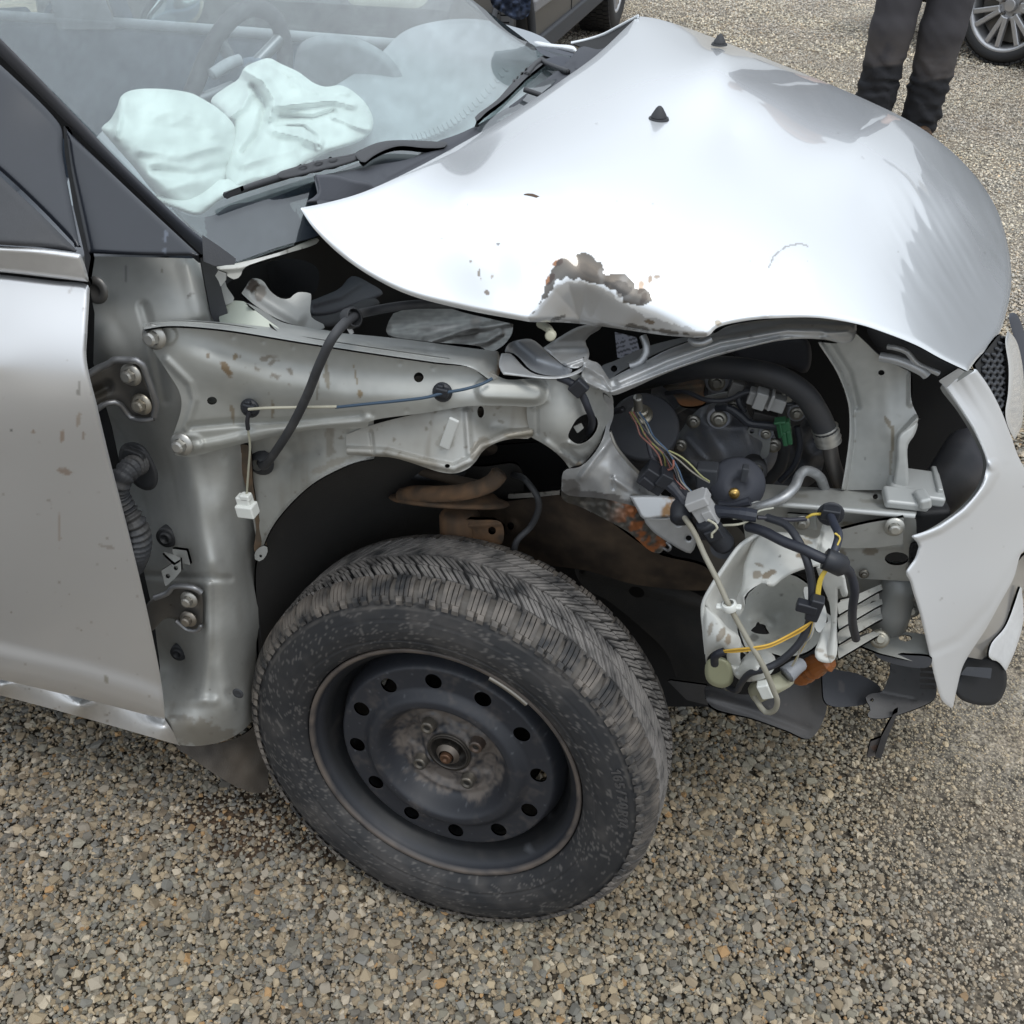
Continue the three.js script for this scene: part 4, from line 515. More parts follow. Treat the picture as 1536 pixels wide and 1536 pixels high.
// --- crumpled metal where the rail met the nose
{
  const f = dirty({ spots: 0.3, spotC: [0.45, 0.42, 0.4], dust: 0.12 });
  const cr = (n, m, o, oo) => sheet(n, car, m, o, { th: 0.002, h: 2, c: f, ...oo });
  cr('crumpled_rail', M.bent, [752, 530, 752, 530, 765, 530, 772, 536, 785, 550, 800, 560, 820, 564, 845, 563, 870, 553, 882, 542, 882, 542, 884, 547, 868, 560, 845, 567, 815, 568, 775, 564, 755, 562, 755, 562, 748, 548], { ctrl: [752, 530, 0.61, 755, 562, 0.635, 800, 566, 0.635, 785, 550, 0.618, 845, 567, 0.625, 882, 544, 0.585], round: [3, 0.003] });
  cr('folded_plate', M.bent, [757, 528, 757, 528, 762, 516, 790, 508, 800, 510, 815, 522, 828, 535, 852, 550, 860, 556, 845, 563, 815, 562, 795, 554, 780, 538, 770, 530], { ctrl: [757, 528, 0.605, 790, 508, 0.55, 828, 535, 0.575, 858, 556, 0.6, 815, 562, 0.625, 780, 540, 0.61], b: [[[770, 520, 800, 545, 840, 558], 14, -0.014]], round: [3, 0.003], c: () => [0.6, 0.62, 0.66] });
  cr('raised_plate', M.bent, [814, 522, 814, 522, 840, 505, 868, 490, 896, 486, 904, 490, 885, 503, 878, 512, 884, 528, 882, 540, 868, 552, 850, 550, 830, 535], { ctrl: [814, 522, 0.565, 868, 490, 0.5, 900, 488, 0.48, 884, 528, 0.56, 860, 552, 0.595], b: [[[820, 522, 880, 520], 10, 0.006], [[850, 545, 882, 534], 6, 0.006]], round: [3, 0.003] });
  cr('folded_corner', M.bent, [876, 535, 876, 535, 884, 540, 898, 545, 905, 555, 918, 575, 925, 583, 915, 592, 900, 585, 878, 576, 872, 565, 875, 548], { ctrl: [876, 535, 0.6, 898, 545, 0.575, 920, 585, 0.57, 875, 570, 0.6], b: [[[878, 550, 905, 565, 918, 585], 7, 0.009], [[880, 573, 915, 590], 5, 0.006]], round: [3, 0.003], warp: (u, v) => 0.004 * noise.noise(u / 12, v / 12, 1) });
  cr('dome_plate', M.bent, [590, 470, 590, 470, 640, 455, 700, 470, 770, 486, 770, 486, 768, 500, 755, 518, 735, 528, 720, 520, 640, 512, 580, 500, 582, 485], { ctrl: [590, 470, 0.42, 700, 470, 0.42, 770, 486, 0.45, 735, 528, 0.53, 580, 500, 0.5, 650, 500, 0.5], b: [[[640, 512, 700, 495, 765, 484], 9, 0.01], [[680, 520, 730, 512, 750, 500], 9, 0.008], [[590, 480, 650, 478, 700, 480], 26, 0.02, 0.1]], c: (p, u, v) => { const n = noise.noise(u / 22, v / 4 + u / 40, 2) + 0.6 * noise.noise(u / 9, v / 6, 5); return mixc([0.55, 0.53, 0.5], [0.95, 0.92, 0.86], Math.max(0, Math.min(1, n + 0.4))); } });
  mesh('clip', tubeGeo(pts3([810, 486, 0.56, 818, 490, 0.58, 825, 497, 0.6, 826, 504, 0.6]), 0.0042, { c: () => [0.7, 0.67, 0.55] }), M.clip, car);
  mesh('clip', tint(latheGeo([[0, 0.004], [0.0035, 0.004], [0.0055, 0.003], [0.0055, -0.003]], 18), [0.75, 0.72, 0.6]).applyMatrix4(new THREE.Matrix4().compose(at(826, 503, 0.605), toward(OUT), V(1, 1, 1))), M.clip, car);
  cr('upper_tie_bar', M.bent, [908, 572, 908, 572, 930, 560, 965, 543, 1000, 525, 1035, 512, 1072, 500, 1090, 490, 1130, 482, 1190, 477, 1270, 481, 1283, 483, 1284, 500, 1278, 512, 1262, 515, 1240, 510, 1205, 508, 1170, 511, 1120, 522, 1070, 536, 1020, 552, 985, 566, 950, 582, 920, 593, 912, 590], { ctrl: [908, 572, 0.57, 920, 593, 0.58, 1000, 525, 0.53, 1020, 552, 0.55, 1090, 490, 0.5, 1120, 522, 0.525, 1190, 477, 0.475, 1205, 508, 0.5, 1284, 485, 0.44, 1278, 512, 0.46], b: [[[930, 572, 1000, 540, 1080, 512, 1180, 494, 1270, 496], 9, 0.009, 0.2], [[915, 588, 985, 562, 1070, 532, 1170, 508], 5, 0.006], [[1240, 505, 1275, 498], 12, 0.008]], round: [4, 0.005] });
  cr('tie_bar_web', M.bent, [900, 552, 925, 540, 970, 520, 1040, 503, 1075, 498, 1030, 512, 985, 530, 930, 558, 908, 572], { ctrl: [900, 552, 0.53, 970, 520, 0.49, 1075, 498, 0.49, 908, 572, 0.56], holes: [[921, 553, 5]], c: () => [0.6, 0.62, 0.65] });
  for (const g of [tubeGeo(pts3([964, 504, 0.53, 969, 516, 0.535, 969, 530, 0.54, 960, 543, 0.545, 944, 549, 0.55]), 0.0042), tubeGeo(pts3([1036, 509, 0.54, 1042, 514, 0.545, 1054, 514, 0.545, 1066, 508, 0.54]), 0.004)]) mesh('hook', g, M.alu, car);
  // printed tag deep in the bay
  sheet('tag', car, std([0.35, 0.37, 0.45], 0.7), [922, 498, 955, 506, 960, 530, 945, 540, 926, 536], { s: 0, ctrl: 0.4, th: 0.001, h: 1.6, c: (p, u, v) => (Math.abs(((u * 0.3 + v) % 7) - 2) < 1.6 && N3(p, 150) > -0.1 ? [0.3, 0.3, 0.3] : [1, 1, 1]) });
}
// --- engine bay
{
  const bay = part('engine', car);
  const grime = (k = 1) => (p) => mixc([0.9 * k, 0.9 * k, 0.94 * k], [1.7 * k, 1.55 * k, 1.35 * k], Math.max(0, fbm(p, 26, 6) + 0.1));
  // added black backdrop across the bay, standing in for its deep shade
  mesh('bay_shade_backdrop', [sheetGeo([330, 380, 480, 350, 640, 430, 1000, 480, 1300, 470, 1440, 545, 1500, 600, 1510, 700, 1440, 790, 1395, 870, 1240, 860, 1000, 900, 600, 700, 350, 560], { s: 0, ctrl: -0.1, h: 30, th: 0.004 })], M.black, car);
  sheet('gearbox_cover', bay, M.casting, [1010, 668, 1022, 645, 1050, 612, 1085, 604, 1120, 612, 1150, 632, 1165, 660, 1166, 690, 1150, 712, 1110, 724, 1060, 722, 1030, 700], { ctrl: [1010, 668, 0.33, 1085, 604, 0.3, 1166, 690, 0.33, 1060, 722, 0.36, 1085, 665, 0.36], th: 0.03, h: 3, round: [12, 0.015], c: grime(1.0), b: [[[1050, 625, 1090, 690], 22, 0.01], [[1030, 660, 1080, 714], 5, 0.005], [[1120, 640, 1140, 700], 6, 0.005], [[1060, 640, 1120, 640], 5, 0.004], [[1040, 690, 1130, 712], 7, -0.005]] });
  sheet('engine_block', bay, M.casting, [985, 560, 1060, 548, 1180, 560, 1230, 620, 1225, 720, 1100, 745, 1000, 720, 980, 640], { ctrl: 0.22, th: 0.05, h: 5, c: grime(0.55), warp: (u, v) => 0.02 * noise.noise(u / 24, v / 24, 2) });
  sheet('air_box', bay, M.plastic, [1092, 518, 1120, 516, 1210, 508, 1216, 548, 1208, 560, 1185, 552, 1110, 540], { ctrl: 0.3, th: 0.04, h: 3, round: [6, 0.008], c: () => [1.4, 1.4, 1.5] });
  const pc = at(966, 640, 0.42), pd = V(0.1, 0.75, 0.62);
  mesh('mount_cover', along(tintBy(latheGeo([[0, 0.004], [0.034, 0.004], [0.037, 0.001], [0.041, 0.003], [0.045, 0], [0.045, -0.01], [0.041, -0.013], [0.045, -0.017], [0.045, -0.03], [0.04, -0.035], [0.044, -0.06]], 48), grime(2)), pc, pd), M.rubber, bay);
  mesh('mount_stud', [...boltGeo(at(962, 622, 0.45), 0.009, V(0.1, 0.9, 0.5), [0.75, 0.7, 0.6]), along(tint(latheGeo([[0, 0.034], [0.005, 0.034], [0.0055, 0.03], [0.0055, 0], [0.007, 0]], 16), [0.8, 0.8, 0.78]), at(958, 622, 0.452), V(-0.05, 0.95, 0.35))], M.zinc, bay);
  sheet('heat_shield', bay, M.rust, [993, 578, 1010, 576, 1056, 571, 1055, 590, 1059, 604, 1022, 608, 1010, 592], { ctrl: [993, 578, 0.34, 1056, 571, 0.36, 1059, 604, 0.4, 1022, 608, 0.4], th: 0.003, h: 2, c: (p, u, v) => mixc([0.8, 1.1, 1.4], [2.2, 1.6, 1.1], Math.max(0, Math.min(1, fbm(p, 40, 2) + sstep(590, 606, v)))), b: [[[1000, 580, 1050, 576], 5, 0.006]] });
  tube('coolant_hose', bay, M.rubber, [960, 572, 0.3, 1000, 561, 0.36, 1050, 552, 0.4, 1110, 553, 0.42, 1165, 565, 0.43, 1205, 590, 0.43, 1226, 620, 0.43, 1240, 650, 0.43], 0.0138, { rad: 16, c: grime(0.9) });
  tube('hose_clamp', bay, M.zinc, [1237, 642, 0.43, 1240, 652, 0.43, 1243, 664, 0.43], (s) => 0.0145 + 0.0016 * Math.cos(s * 18), { rad: 18, seg: 24 });
  tube('metal_pipe', bay, M.steel, [1243, 662, 0.43, 1248, 690, 0.42, 1258, 720, 0.41, 1268, 750, 0.4], 0.0095, { rad: 12, c: () => [0.7, 0.66, 0.62] });
  const ring = (u, v, z, r) => { mesh('engine_lug', along(tintBy(latheGeo([[r * 0.5, 0], [r * 1.2, 0], [r * 1.3, -0.004], [r * 1.4, -0.02]], 20), grime(1.3)), at(u, v, z), OUT), M.casting, bay); mesh('bolt', boltGeo(at(u, v, z), r * 0.62, OUT, [0.62, 0.6, 0.56]), M.zinc, bay); };
  ring(1075, 574, 0.35, 0.0115); ring(1078, 628, 0.4, 0.0115); ring(1183, 596, 0.36, 0.0105); ring(1195, 620, 0.38, 0.009); ring(1133, 704, 0.36, 0.011);
  sheet('lug_arm', bay, M.casting, [1064, 568, 1072, 564, 1084, 568, 1088, 590, 1108, 610, 1120, 626, 1105, 622, 1092, 640, 1078, 644, 1062, 636, 1068, 615, 1062, 590], { ctrl: 0.34, th: 0.012, h: 2.5, round: [4, 0.005], c: grime(1) });
  sheet('lug_plate', bay, M.alu, [1120, 647, 1126, 640, 1143, 641, 1157, 646, 1156, 660, 1152, 684, 1146, 689, 1140, 684, 1144, 664, 1130, 655], { ctrl: 0.4, th: 0.004, h: 1.6, holes: [[1128, 647, 3.4]], c: () => [0.8, 0.8, 0.78] });
  ring(1149, 651, 0.405, 0.007);
  const sensor = (n, m, u, v, z, s, r, c) => mesh(n, tint(boxAt(u, v, z, s, r, 0.002), c ?? [1, 1, 1]), m, bay);
  mesh('plug_connector', [boxAt(1150, 600, 0.42, [0.045, 0.018, 0.016], [0, 0, -0.17]), boxAt(1141, 598, 0.43, [0.014, 0.023, 0.018], [0, 0, -0.17]), boxAt(1157, 600, 0.43, [0.004, 0.022, 0.019], [0, 0, -0.17]), boxAt(1130, 594, 0.42, [0.01, 0.012, 0.012], [0, 0, -0.17])].map((g) => tint(g, [0.75, 0.75, 0.74])), M.greyPlug, bay);
  mesh('plug_connector', [boxAt(1176, 642, 0.43, [0.016, 0.022, 0.012], [0, 0, 0.3]), boxAt(1184, 655, 0.433, [0.006, 0.02, 0.009], [0, 0, 0.3]), boxAt(1177, 657, 0.433, [0.006, 0.02, 0.009], [0, 0, 0.3]), boxAt(1170, 631, 0.433, [0.014, 0.004, 0.014], [0, 0, 0.3]), boxAt(1171, 643, 0.438, [0.003, 0.02, 0.004], [0, 0, 0.3])], M.green, bay);
  tube('harness', bay, M.tape, [1076, 612, 0.41, 1092, 612, 0.42, 1108, 622, 0.42, 1122, 634, 0.42, 1150, 638, 0.42, 1166, 640, 0.42], (s, l) => 0.0075 * (1 + 0.1 * Math.sin(l * 900)), { ridged: true });
  tube('harness', bay, M.tape, [1120, 560, 0.38, 1112, 582, 0.4, 1108, 600, 0.41, 1116, 618, 0.41], 0.006); tube('harness', bay, M.tape, [1200, 600, 0.4, 1190, 606, 0.42, 1170, 606, 0.42], 0.003);
  sheet('bracket_plate', bay, M.darkSteel, [1120, 600, 1165, 612, 1200, 600, 1205, 630, 1180, 640, 1130, 630], { ctrl: 0.35, th: 0.004, h: 2.5, c: grime(0.7) });
  sheet('bracket_plate', bay, M.alu, [1140, 566, 1150, 566, 1162, 570, 1152, 577], { ctrl: 0.33, th: 0.003, h: 2, s: 0, c: () => [0.7, 0.7, 0.68] });
  sensor('relay_box', M.plasticDull, 1148, 622, 0.4, [0.03, 0.012, 0.02], [0, 0, -0.1], [0.7, 0.6, 0.5]);
  // rows of flange bolts, a hose end, a dipstick tube and a bare loom further in
  for (const [u, v, z, r] of [[1040, 632, 0.37, 0.006], [1100, 610, 0.36, 0.006], [1160, 668, 0.37, 0.0065], [1058, 716, 0.38, 0.006], [1020, 668, 0.37, 0.006], [1118, 728, 0.37, 0.0055]]) mesh('bolt', boltGeo(at(u, v, z), r, OUT, [0.6, 0.58, 0.55]), M.zinc, bay);
  tube('metal_pipe', bay, M.alu, [1008, 620, 0.36, 1040, 604, 0.38, 1070, 596, 0.39, 1100, 590, 0.4], 0.004, { c: () => [0.6, 0.58, 0.54] });
  tube('harness', bay, M.tape, [1000, 590, 0.36, 1030, 588, 0.4, 1060, 600, 0.42, 1090, 600, 0.42, 1122, 588, 0.42, 1140, 592, 0.42], 0.0045, { c: () => [1.6, 1.5, 1.4] });
  tube('harness', bay, M.tape, [1196, 640, 0.4, 1200, 670, 0.4, 1190, 700, 0.4, 1170, 722, 0.4], 0.006, { c: () => [1.3, 1.3, 1.3] });
  tube('rubber_seal', bay, M.rubber, [1168, 640, 0.36, 1176, 670, 0.36, 1170, 700, 0.36, 1150, 724, 0.36], 0.008, { c: () => [1.6, 1.55, 1.5] });
  mesh('hose_end', along(tint(latheGeo([[0.009, 0.02], [0.014, 0.02], [0.015, 0.014], [0.014, 0], [0.016, -0.004], [0.016, -0.02]], 24), [1.4, 1.35, 1.3]), at(1132, 703, 0.4), V(0.1, 0.4, 0.9)), M.rubber, bay);
  for (const g of [boxAt(1160, 580, 0.4, [0.02, 0.02, 0.014], [0, 0, 0.3]), boxAt(1104, 584, 0.4, [0.016, 0.024, 0.014], [0, 0, -0.2])]) mesh('plug_connector', tint(g, [0.35, 0.34, 0.33]), M.greyPlug, bay);
  // headlamp motor dangling on its wires
  const mc = at(1106, 727, 0.5);
  mesh('lamp_motor', [along(tint(latheGeo([[0, 0.012], [0.008, 0.012], [0.01, 0.016], [0.018, 0.016], [0.024, 0.01], [0.031, 0.006], [0.033, 0], [0.033, -0.012], [0.03, -0.016], [0, -0.016]], 32), [1.1, 1.1, 1.2]), mc, V(0.1, 0.5, 0.85)), pos3(new RoundedBoxGeometry(0.026, 0.03, 0.022, 2, 0.003), mc.clone().add(V(-0.036, 0.006, 0)), [0, 0, 0.1]), pos3(new RoundedBoxGeometry(0.008, 0.02, 0.012, 2, 0.002), mc.clone().add(V(0.006, 0.026, 0.012)))], M.plasticDull, bay);
  mesh('motor_pin', along(latheGeo([[0, 0.006], [0.002, 0.006], [0.003, 0.004], [0.006, 0.005], [0.0065, 0]], 18), mc.clone().add(V(-0.002, 0.0, 0.018)), V(0.1, 0.4, 0.9)), M.brass, bay);
  // fittings behind the screen corner, under the bonnet
  sheet('wiper_motor_cover', bay, M.plasticDull, [463, 454, 480, 446, 510, 432, 528, 414, 555, 425, 575, 440, 540, 455, 500, 470, 468, 472], { ctrl: [463, 454, 0.5, 528, 414, 0.35, 575, 440, 0.38, 468, 472, 0.52], th: 0.03, h: 3, round: [6, 0.01], c: () => [1.5, 1.5, 1.55], b: [[[470, 455, 510, 445, 540, 425], 7, 0.01]] });
  sheet('wiper_motor_cover', bay, M.plasticDull, [466, 474, 500, 470, 560, 446, 570, 455, 520, 482, 490, 490], { ctrl: [466, 474, 0.52, 560, 446, 0.4, 490, 490, 0.52], th: 0.02, h: 3, round: [4, 0.006] });
  sheet('bulkhead_panel', bay, M.plastic, [378, 410, 430, 388, 476, 402, 472, 440, 440, 446, 400, 440], { ctrl: 0.42, th: 0.01, h: 4 });
}
// --- nose: slam panel, lamp panel, crossmember
{
  const f = dirty({ spots: 0.22, spotC: [0.5, 0.44, 0.36], dust: 0.15, blots: [[1333, 635, 3, 14, -0.5, [0.5, 0.42, 0.32], 0.9], [1339, 655, 3, 20, 0.02, [0.5, 0.43, 0.33], 0.9], [1336, 690, 2, 18, 0, [0.55, 0.48, 0.38], 0.7], [1297, 688, 3, 3, 0, [0.4, 0.4, 0.4], 0.7]] });
  const nose = part('radiator_support', car);
  sheet('support_panel', nose, M.bay, [1226, 513, 1226, 513, 1262, 514, 1284, 500, 1284, 500, 1300, 515, 1318, 532, 1345, 548, 1366, 558, 1366, 558, 1367, 600, 1372, 615, 1378, 628, 1370, 645, 1360, 660, 1359, 700, 1360, 735, 1360, 735, 1262, 735, 1262, 735, 1268, 700, 1274, 650, 1272, 605, 1256, 560], { ctrl: [1226, 513, 0.44, 1284, 500, 0.44, 1366, 558, 0.4, 1378, 628, 0.42, 1360, 735, 0.44, 1262, 735, 0.43, 1272, 620, 0.41, 1320, 640, 0.425], th: 0.003, h: 2.5, holes: [[1322, 559, 5, 4]], c: f, b: [[[1230, 516, 1258, 560, 1274, 605, 1276, 650, 1270, 700, 1264, 732], 6, 0.012, 0.3], [[1246, 516, 1274, 560, 1286, 610], 8, -0.006], [[1366, 562, 1366, 605], 7, 0.008], [[1376, 628, 1352, 652, 1348, 700, 1346, 732], 7, 0.012], [[1330, 560, 1336, 650], 20, 0.003]] });
  sheet('support_flange', nose, M.bay, [1348, 654, 1364, 640, 1377, 632, 1372, 652, 1362, 668, 1360, 732, 1342, 734, 1345, 690], { ctrl: [1348, 654, 0.445, 1377, 632, 0.43, 1360, 732, 0.455, 1342, 734, 0.455], th: 0.002, h: 2, round: [3, 0.003] });
  sheet('latch_panel', nose, M.plasticDull, [1300, 492, 1330, 500, 1375, 520, 1425, 545, 1440, 556, 1415, 572, 1400, 560, 1365, 545, 1338, 540, 1320, 528], { ctrl: [1300, 492, 0.42, 1440, 556, 0.42, 1320, 528, 0.4, 1400, 560, 0.4], th: 0.01, h: 3, round: [4, 0.004] });
  mesh('latch_panel_edge', [tubeGeo(pts3([1320, 535, 0.43, 1345, 540, 0.435, 1370, 550, 0.435, 1385, 558, 0.435, 1390, 563, 0.435]), 0.0055), tubeGeo(pts3([1332, 520, 0.43, 1345, 522, 0.435, 1360, 528, 0.435, 1375, 545, 0.435, 1408, 560, 0.43]), 0.0032)], M.bent, nose);
  sheet('lamp_bracket', nose, M.bent, [1408, 571, 1438, 552, 1447, 557, 1420, 582], { s: 0, ctrl: 0.46, th: 0.003, h: 2 });
  // crossmember
  const cm = dirty({ dust: 0.25, spots: 0.25, spotC: [0.45, 0.4, 0.33], blots: [[1195, 744, 20, 4, 0, [0.6, 0.55, 0.47], 0.6], [1310, 752, 24, 4, 0.05, [0.6, 0.54, 0.45], 0.6], [1195, 812, 14, 5, 0, MUD, 0.8], [1305, 827, 14, 5, 0, MUD, 0.8], [1270, 786, 14, 4, 0.05, [0.5, 0.43, 0.33], 0.8], [1262, 829, 8, 6, 0, MUD, 0.7]] });
  const cross = part('crossmember', car);
  sheet('crossmember_top', cross, M.bay, [1010, 760, 1060, 748, 1130, 727, 1200, 730, 1330, 737, 1378, 741, 1374, 773, 1374, 773, 1300, 766, 1200, 757, 1110, 752, 1050, 775], { ctrl: [1010, 760, 0.5, 1130, 727, 0.43, 1330, 737, 0.42, 1378, 741, 0.42, 1374, 773, 0.5, 1200, 757, 0.51, 1110, 752, 0.51], th: 0.002, h: 2.5, c: cm, round: [3, 0.003], holes: [[1313, 745, 4, 4]] });
  mesh('crossmember_edge', tubeGeo(pts3([1110, 754, 0.512, 1200, 759, 0.513, 1300, 768, 0.505, 1372, 774, 0.5]), 0.0035), M.bay, cross);
  sheet('crossmember_face', cross, M.bay, [1110, 757, 1200, 762, 1300, 770, 1374, 778, 1376, 830, 1365, 872, 1290, 868, 1262, 845, 1200, 835, 1120, 820], { s: 0, ctrl: [1110, 757, 0.5, 1374, 778, 0.49, 1290, 868, 0.46, 1365, 872, 0.46, 1120, 820, 0.5], th: 0.003, h: 3, c: cm, holes: [[1345, 838, 18, 10]], b: [[[1240, 820, 1350, 820], 5, 0.004]] });
  sheet('crossmember_bracket', cross, M.bay, [1252, 797, 1252, 797, 1300, 785, 1356, 776, 1356, 776, 1354, 816, 1354, 816, 1300, 822, 1256, 818], { ctrl: [1252, 797, 0.51, 1356, 776, 0.508, 1354, 816, 0.498, 1256, 818, 0.505], th: 0.004, h: 2, c: cm });
  bolt(cross, 1341, 790, 0.512, 0.0075, [0.9, 0.9, 0.88]); bolt(cross, 1203, 784, 0.515, 0.006, [0.7, 0.7, 0.68]); bolt(cross, 1296, 861, 0.47, 0.004, [0.4, 0.38, 0.35]);
  mesh('bolt', boltGeo(at(1363, 846, 0.47), 0.006, V(1, 0.1, 0.4), [0.9, 0.9, 0.88]), M.zinc, cross);
  sheet('crossmember_bracket', cross, M.bay, [1181, 770, 1224, 773, 1226, 795, 1182, 792], { s: 0, ctrl: 0.506, th: 0.003, h: 2, c: () => [0.7, 0.7, 0.68] });
  mesh('hook_bracket', [boxAt(1372, 729, 0.44, [0.062, 0.014, 0.055], [0.05, 0.1, -0.05], 0.004), boxAt(1402, 729, 0.43, [0.006, 0.026, 0.05], [0, 0.1, 0], 0.002)], M.bay, cross);
  mesh('hook_bracket', [boxAt(1358, 748, 0.475, [0.05, 0.012, 0.03], [0.1, 0.15, -0.06], 0.004), boxAt(1384, 749, 0.48, [0.014, 0.016, 0.024], [0, 0.3, 0.3], 0.004)], M.bay, cross);
  sheet('lower_plate', cross, M.bay, [1262, 840, 1365, 868, 1362, 945, 1290, 940, 1240, 900], { s: 0, ctrl: [1262, 840, 0.44, 1365, 868, 0.43, 1362, 945, 0.42, 1240, 900, 0.45], th: 0.003, h: 3, c: () => [0.55, 0.55, 0.54] });
  mesh('crash_can', along(tintBy(latheGeo([[0, 0], [0.026, 0], [0.027, 0.03], [0.022, 0.06], [0.027, 0.085], [0, 0.09]], 24), () => [0.62, 0.62, 0.62]), at(1328, 935, 0.44), V(0.05, 1, -0.05)), M.bay, cross);
  sheet('tow_plate', cross, M.bay, [1290, 952, 1330, 944, 1392, 952, 1398, 985, 1370, 992, 1320, 980, 1290, 968], { s: 0, ctrl: [1290, 952, 0.47, 1392, 952, 0.45, 1370, 992, 0.48, 1290, 968, 0.49], th: 0.004, h: 2, holes: [[1358, 957, 10, 5]], c: () => [0.5, 0.49, 0.46] });
  sheet('tow_plate', cross, M.plasticDull, [1310, 975, 1350, 982, 1398, 988, 1394, 1000, 1350, 998, 1315, 985], { ctrl: 0.48, th: 0.004, h: 2.5, c: () => [1.6, 1.55, 1.5] });
  mesh('bolt', boltGeo(at(1319, 958, 0.49), 0.008, V(0, 0.6, 0.8), [0.6, 0.58, 0.52]), M.zinc, cross);
  mesh('bolt', boltGeo(at(1366, 913, 0.44), 0.008, V(0, 0.3, 0.9), [0.75, 0.75, 0.72]), M.zinc, cross);
  // black duct behind the bumper
  tube('air_duct', car, M.plastic, [1372, 772, 0.42, 1385, 762, 0.4, 1405, 745, 0.34, 1430, 715, 0.24, 1455, 680, 0.12], (s) => 0.026 + 0.014 * s, { rad: 16, c: (p) => mixc([0.8, 0.8, 0.9], [1.9, 1.85, 1.8], Math.max(0, fbm(p, 30, 4))) });
  mesh('duct_box', boxAt(1390, 775, 0.42, [0.045, 0.045, 0.04], [0, 0.2, 0.15], 0.006), M.plastic, car);
  tube('metal_pipe', car, M.alu, [1120, 764, 0.52, 1140, 760, 0.525, 1172, 748, 0.52, 1192, 730, 0.5, 1200, 712, 0.48, 1208, 706, 0.47, 1228, 714, 0.45, 1238, 736, 0.43], 0.0062, { c: (p) => (N3(p, 200) > 0.2 ? [1.2, 1.2, 1.2] : [0.95, 0.95, 0.95]) });
}
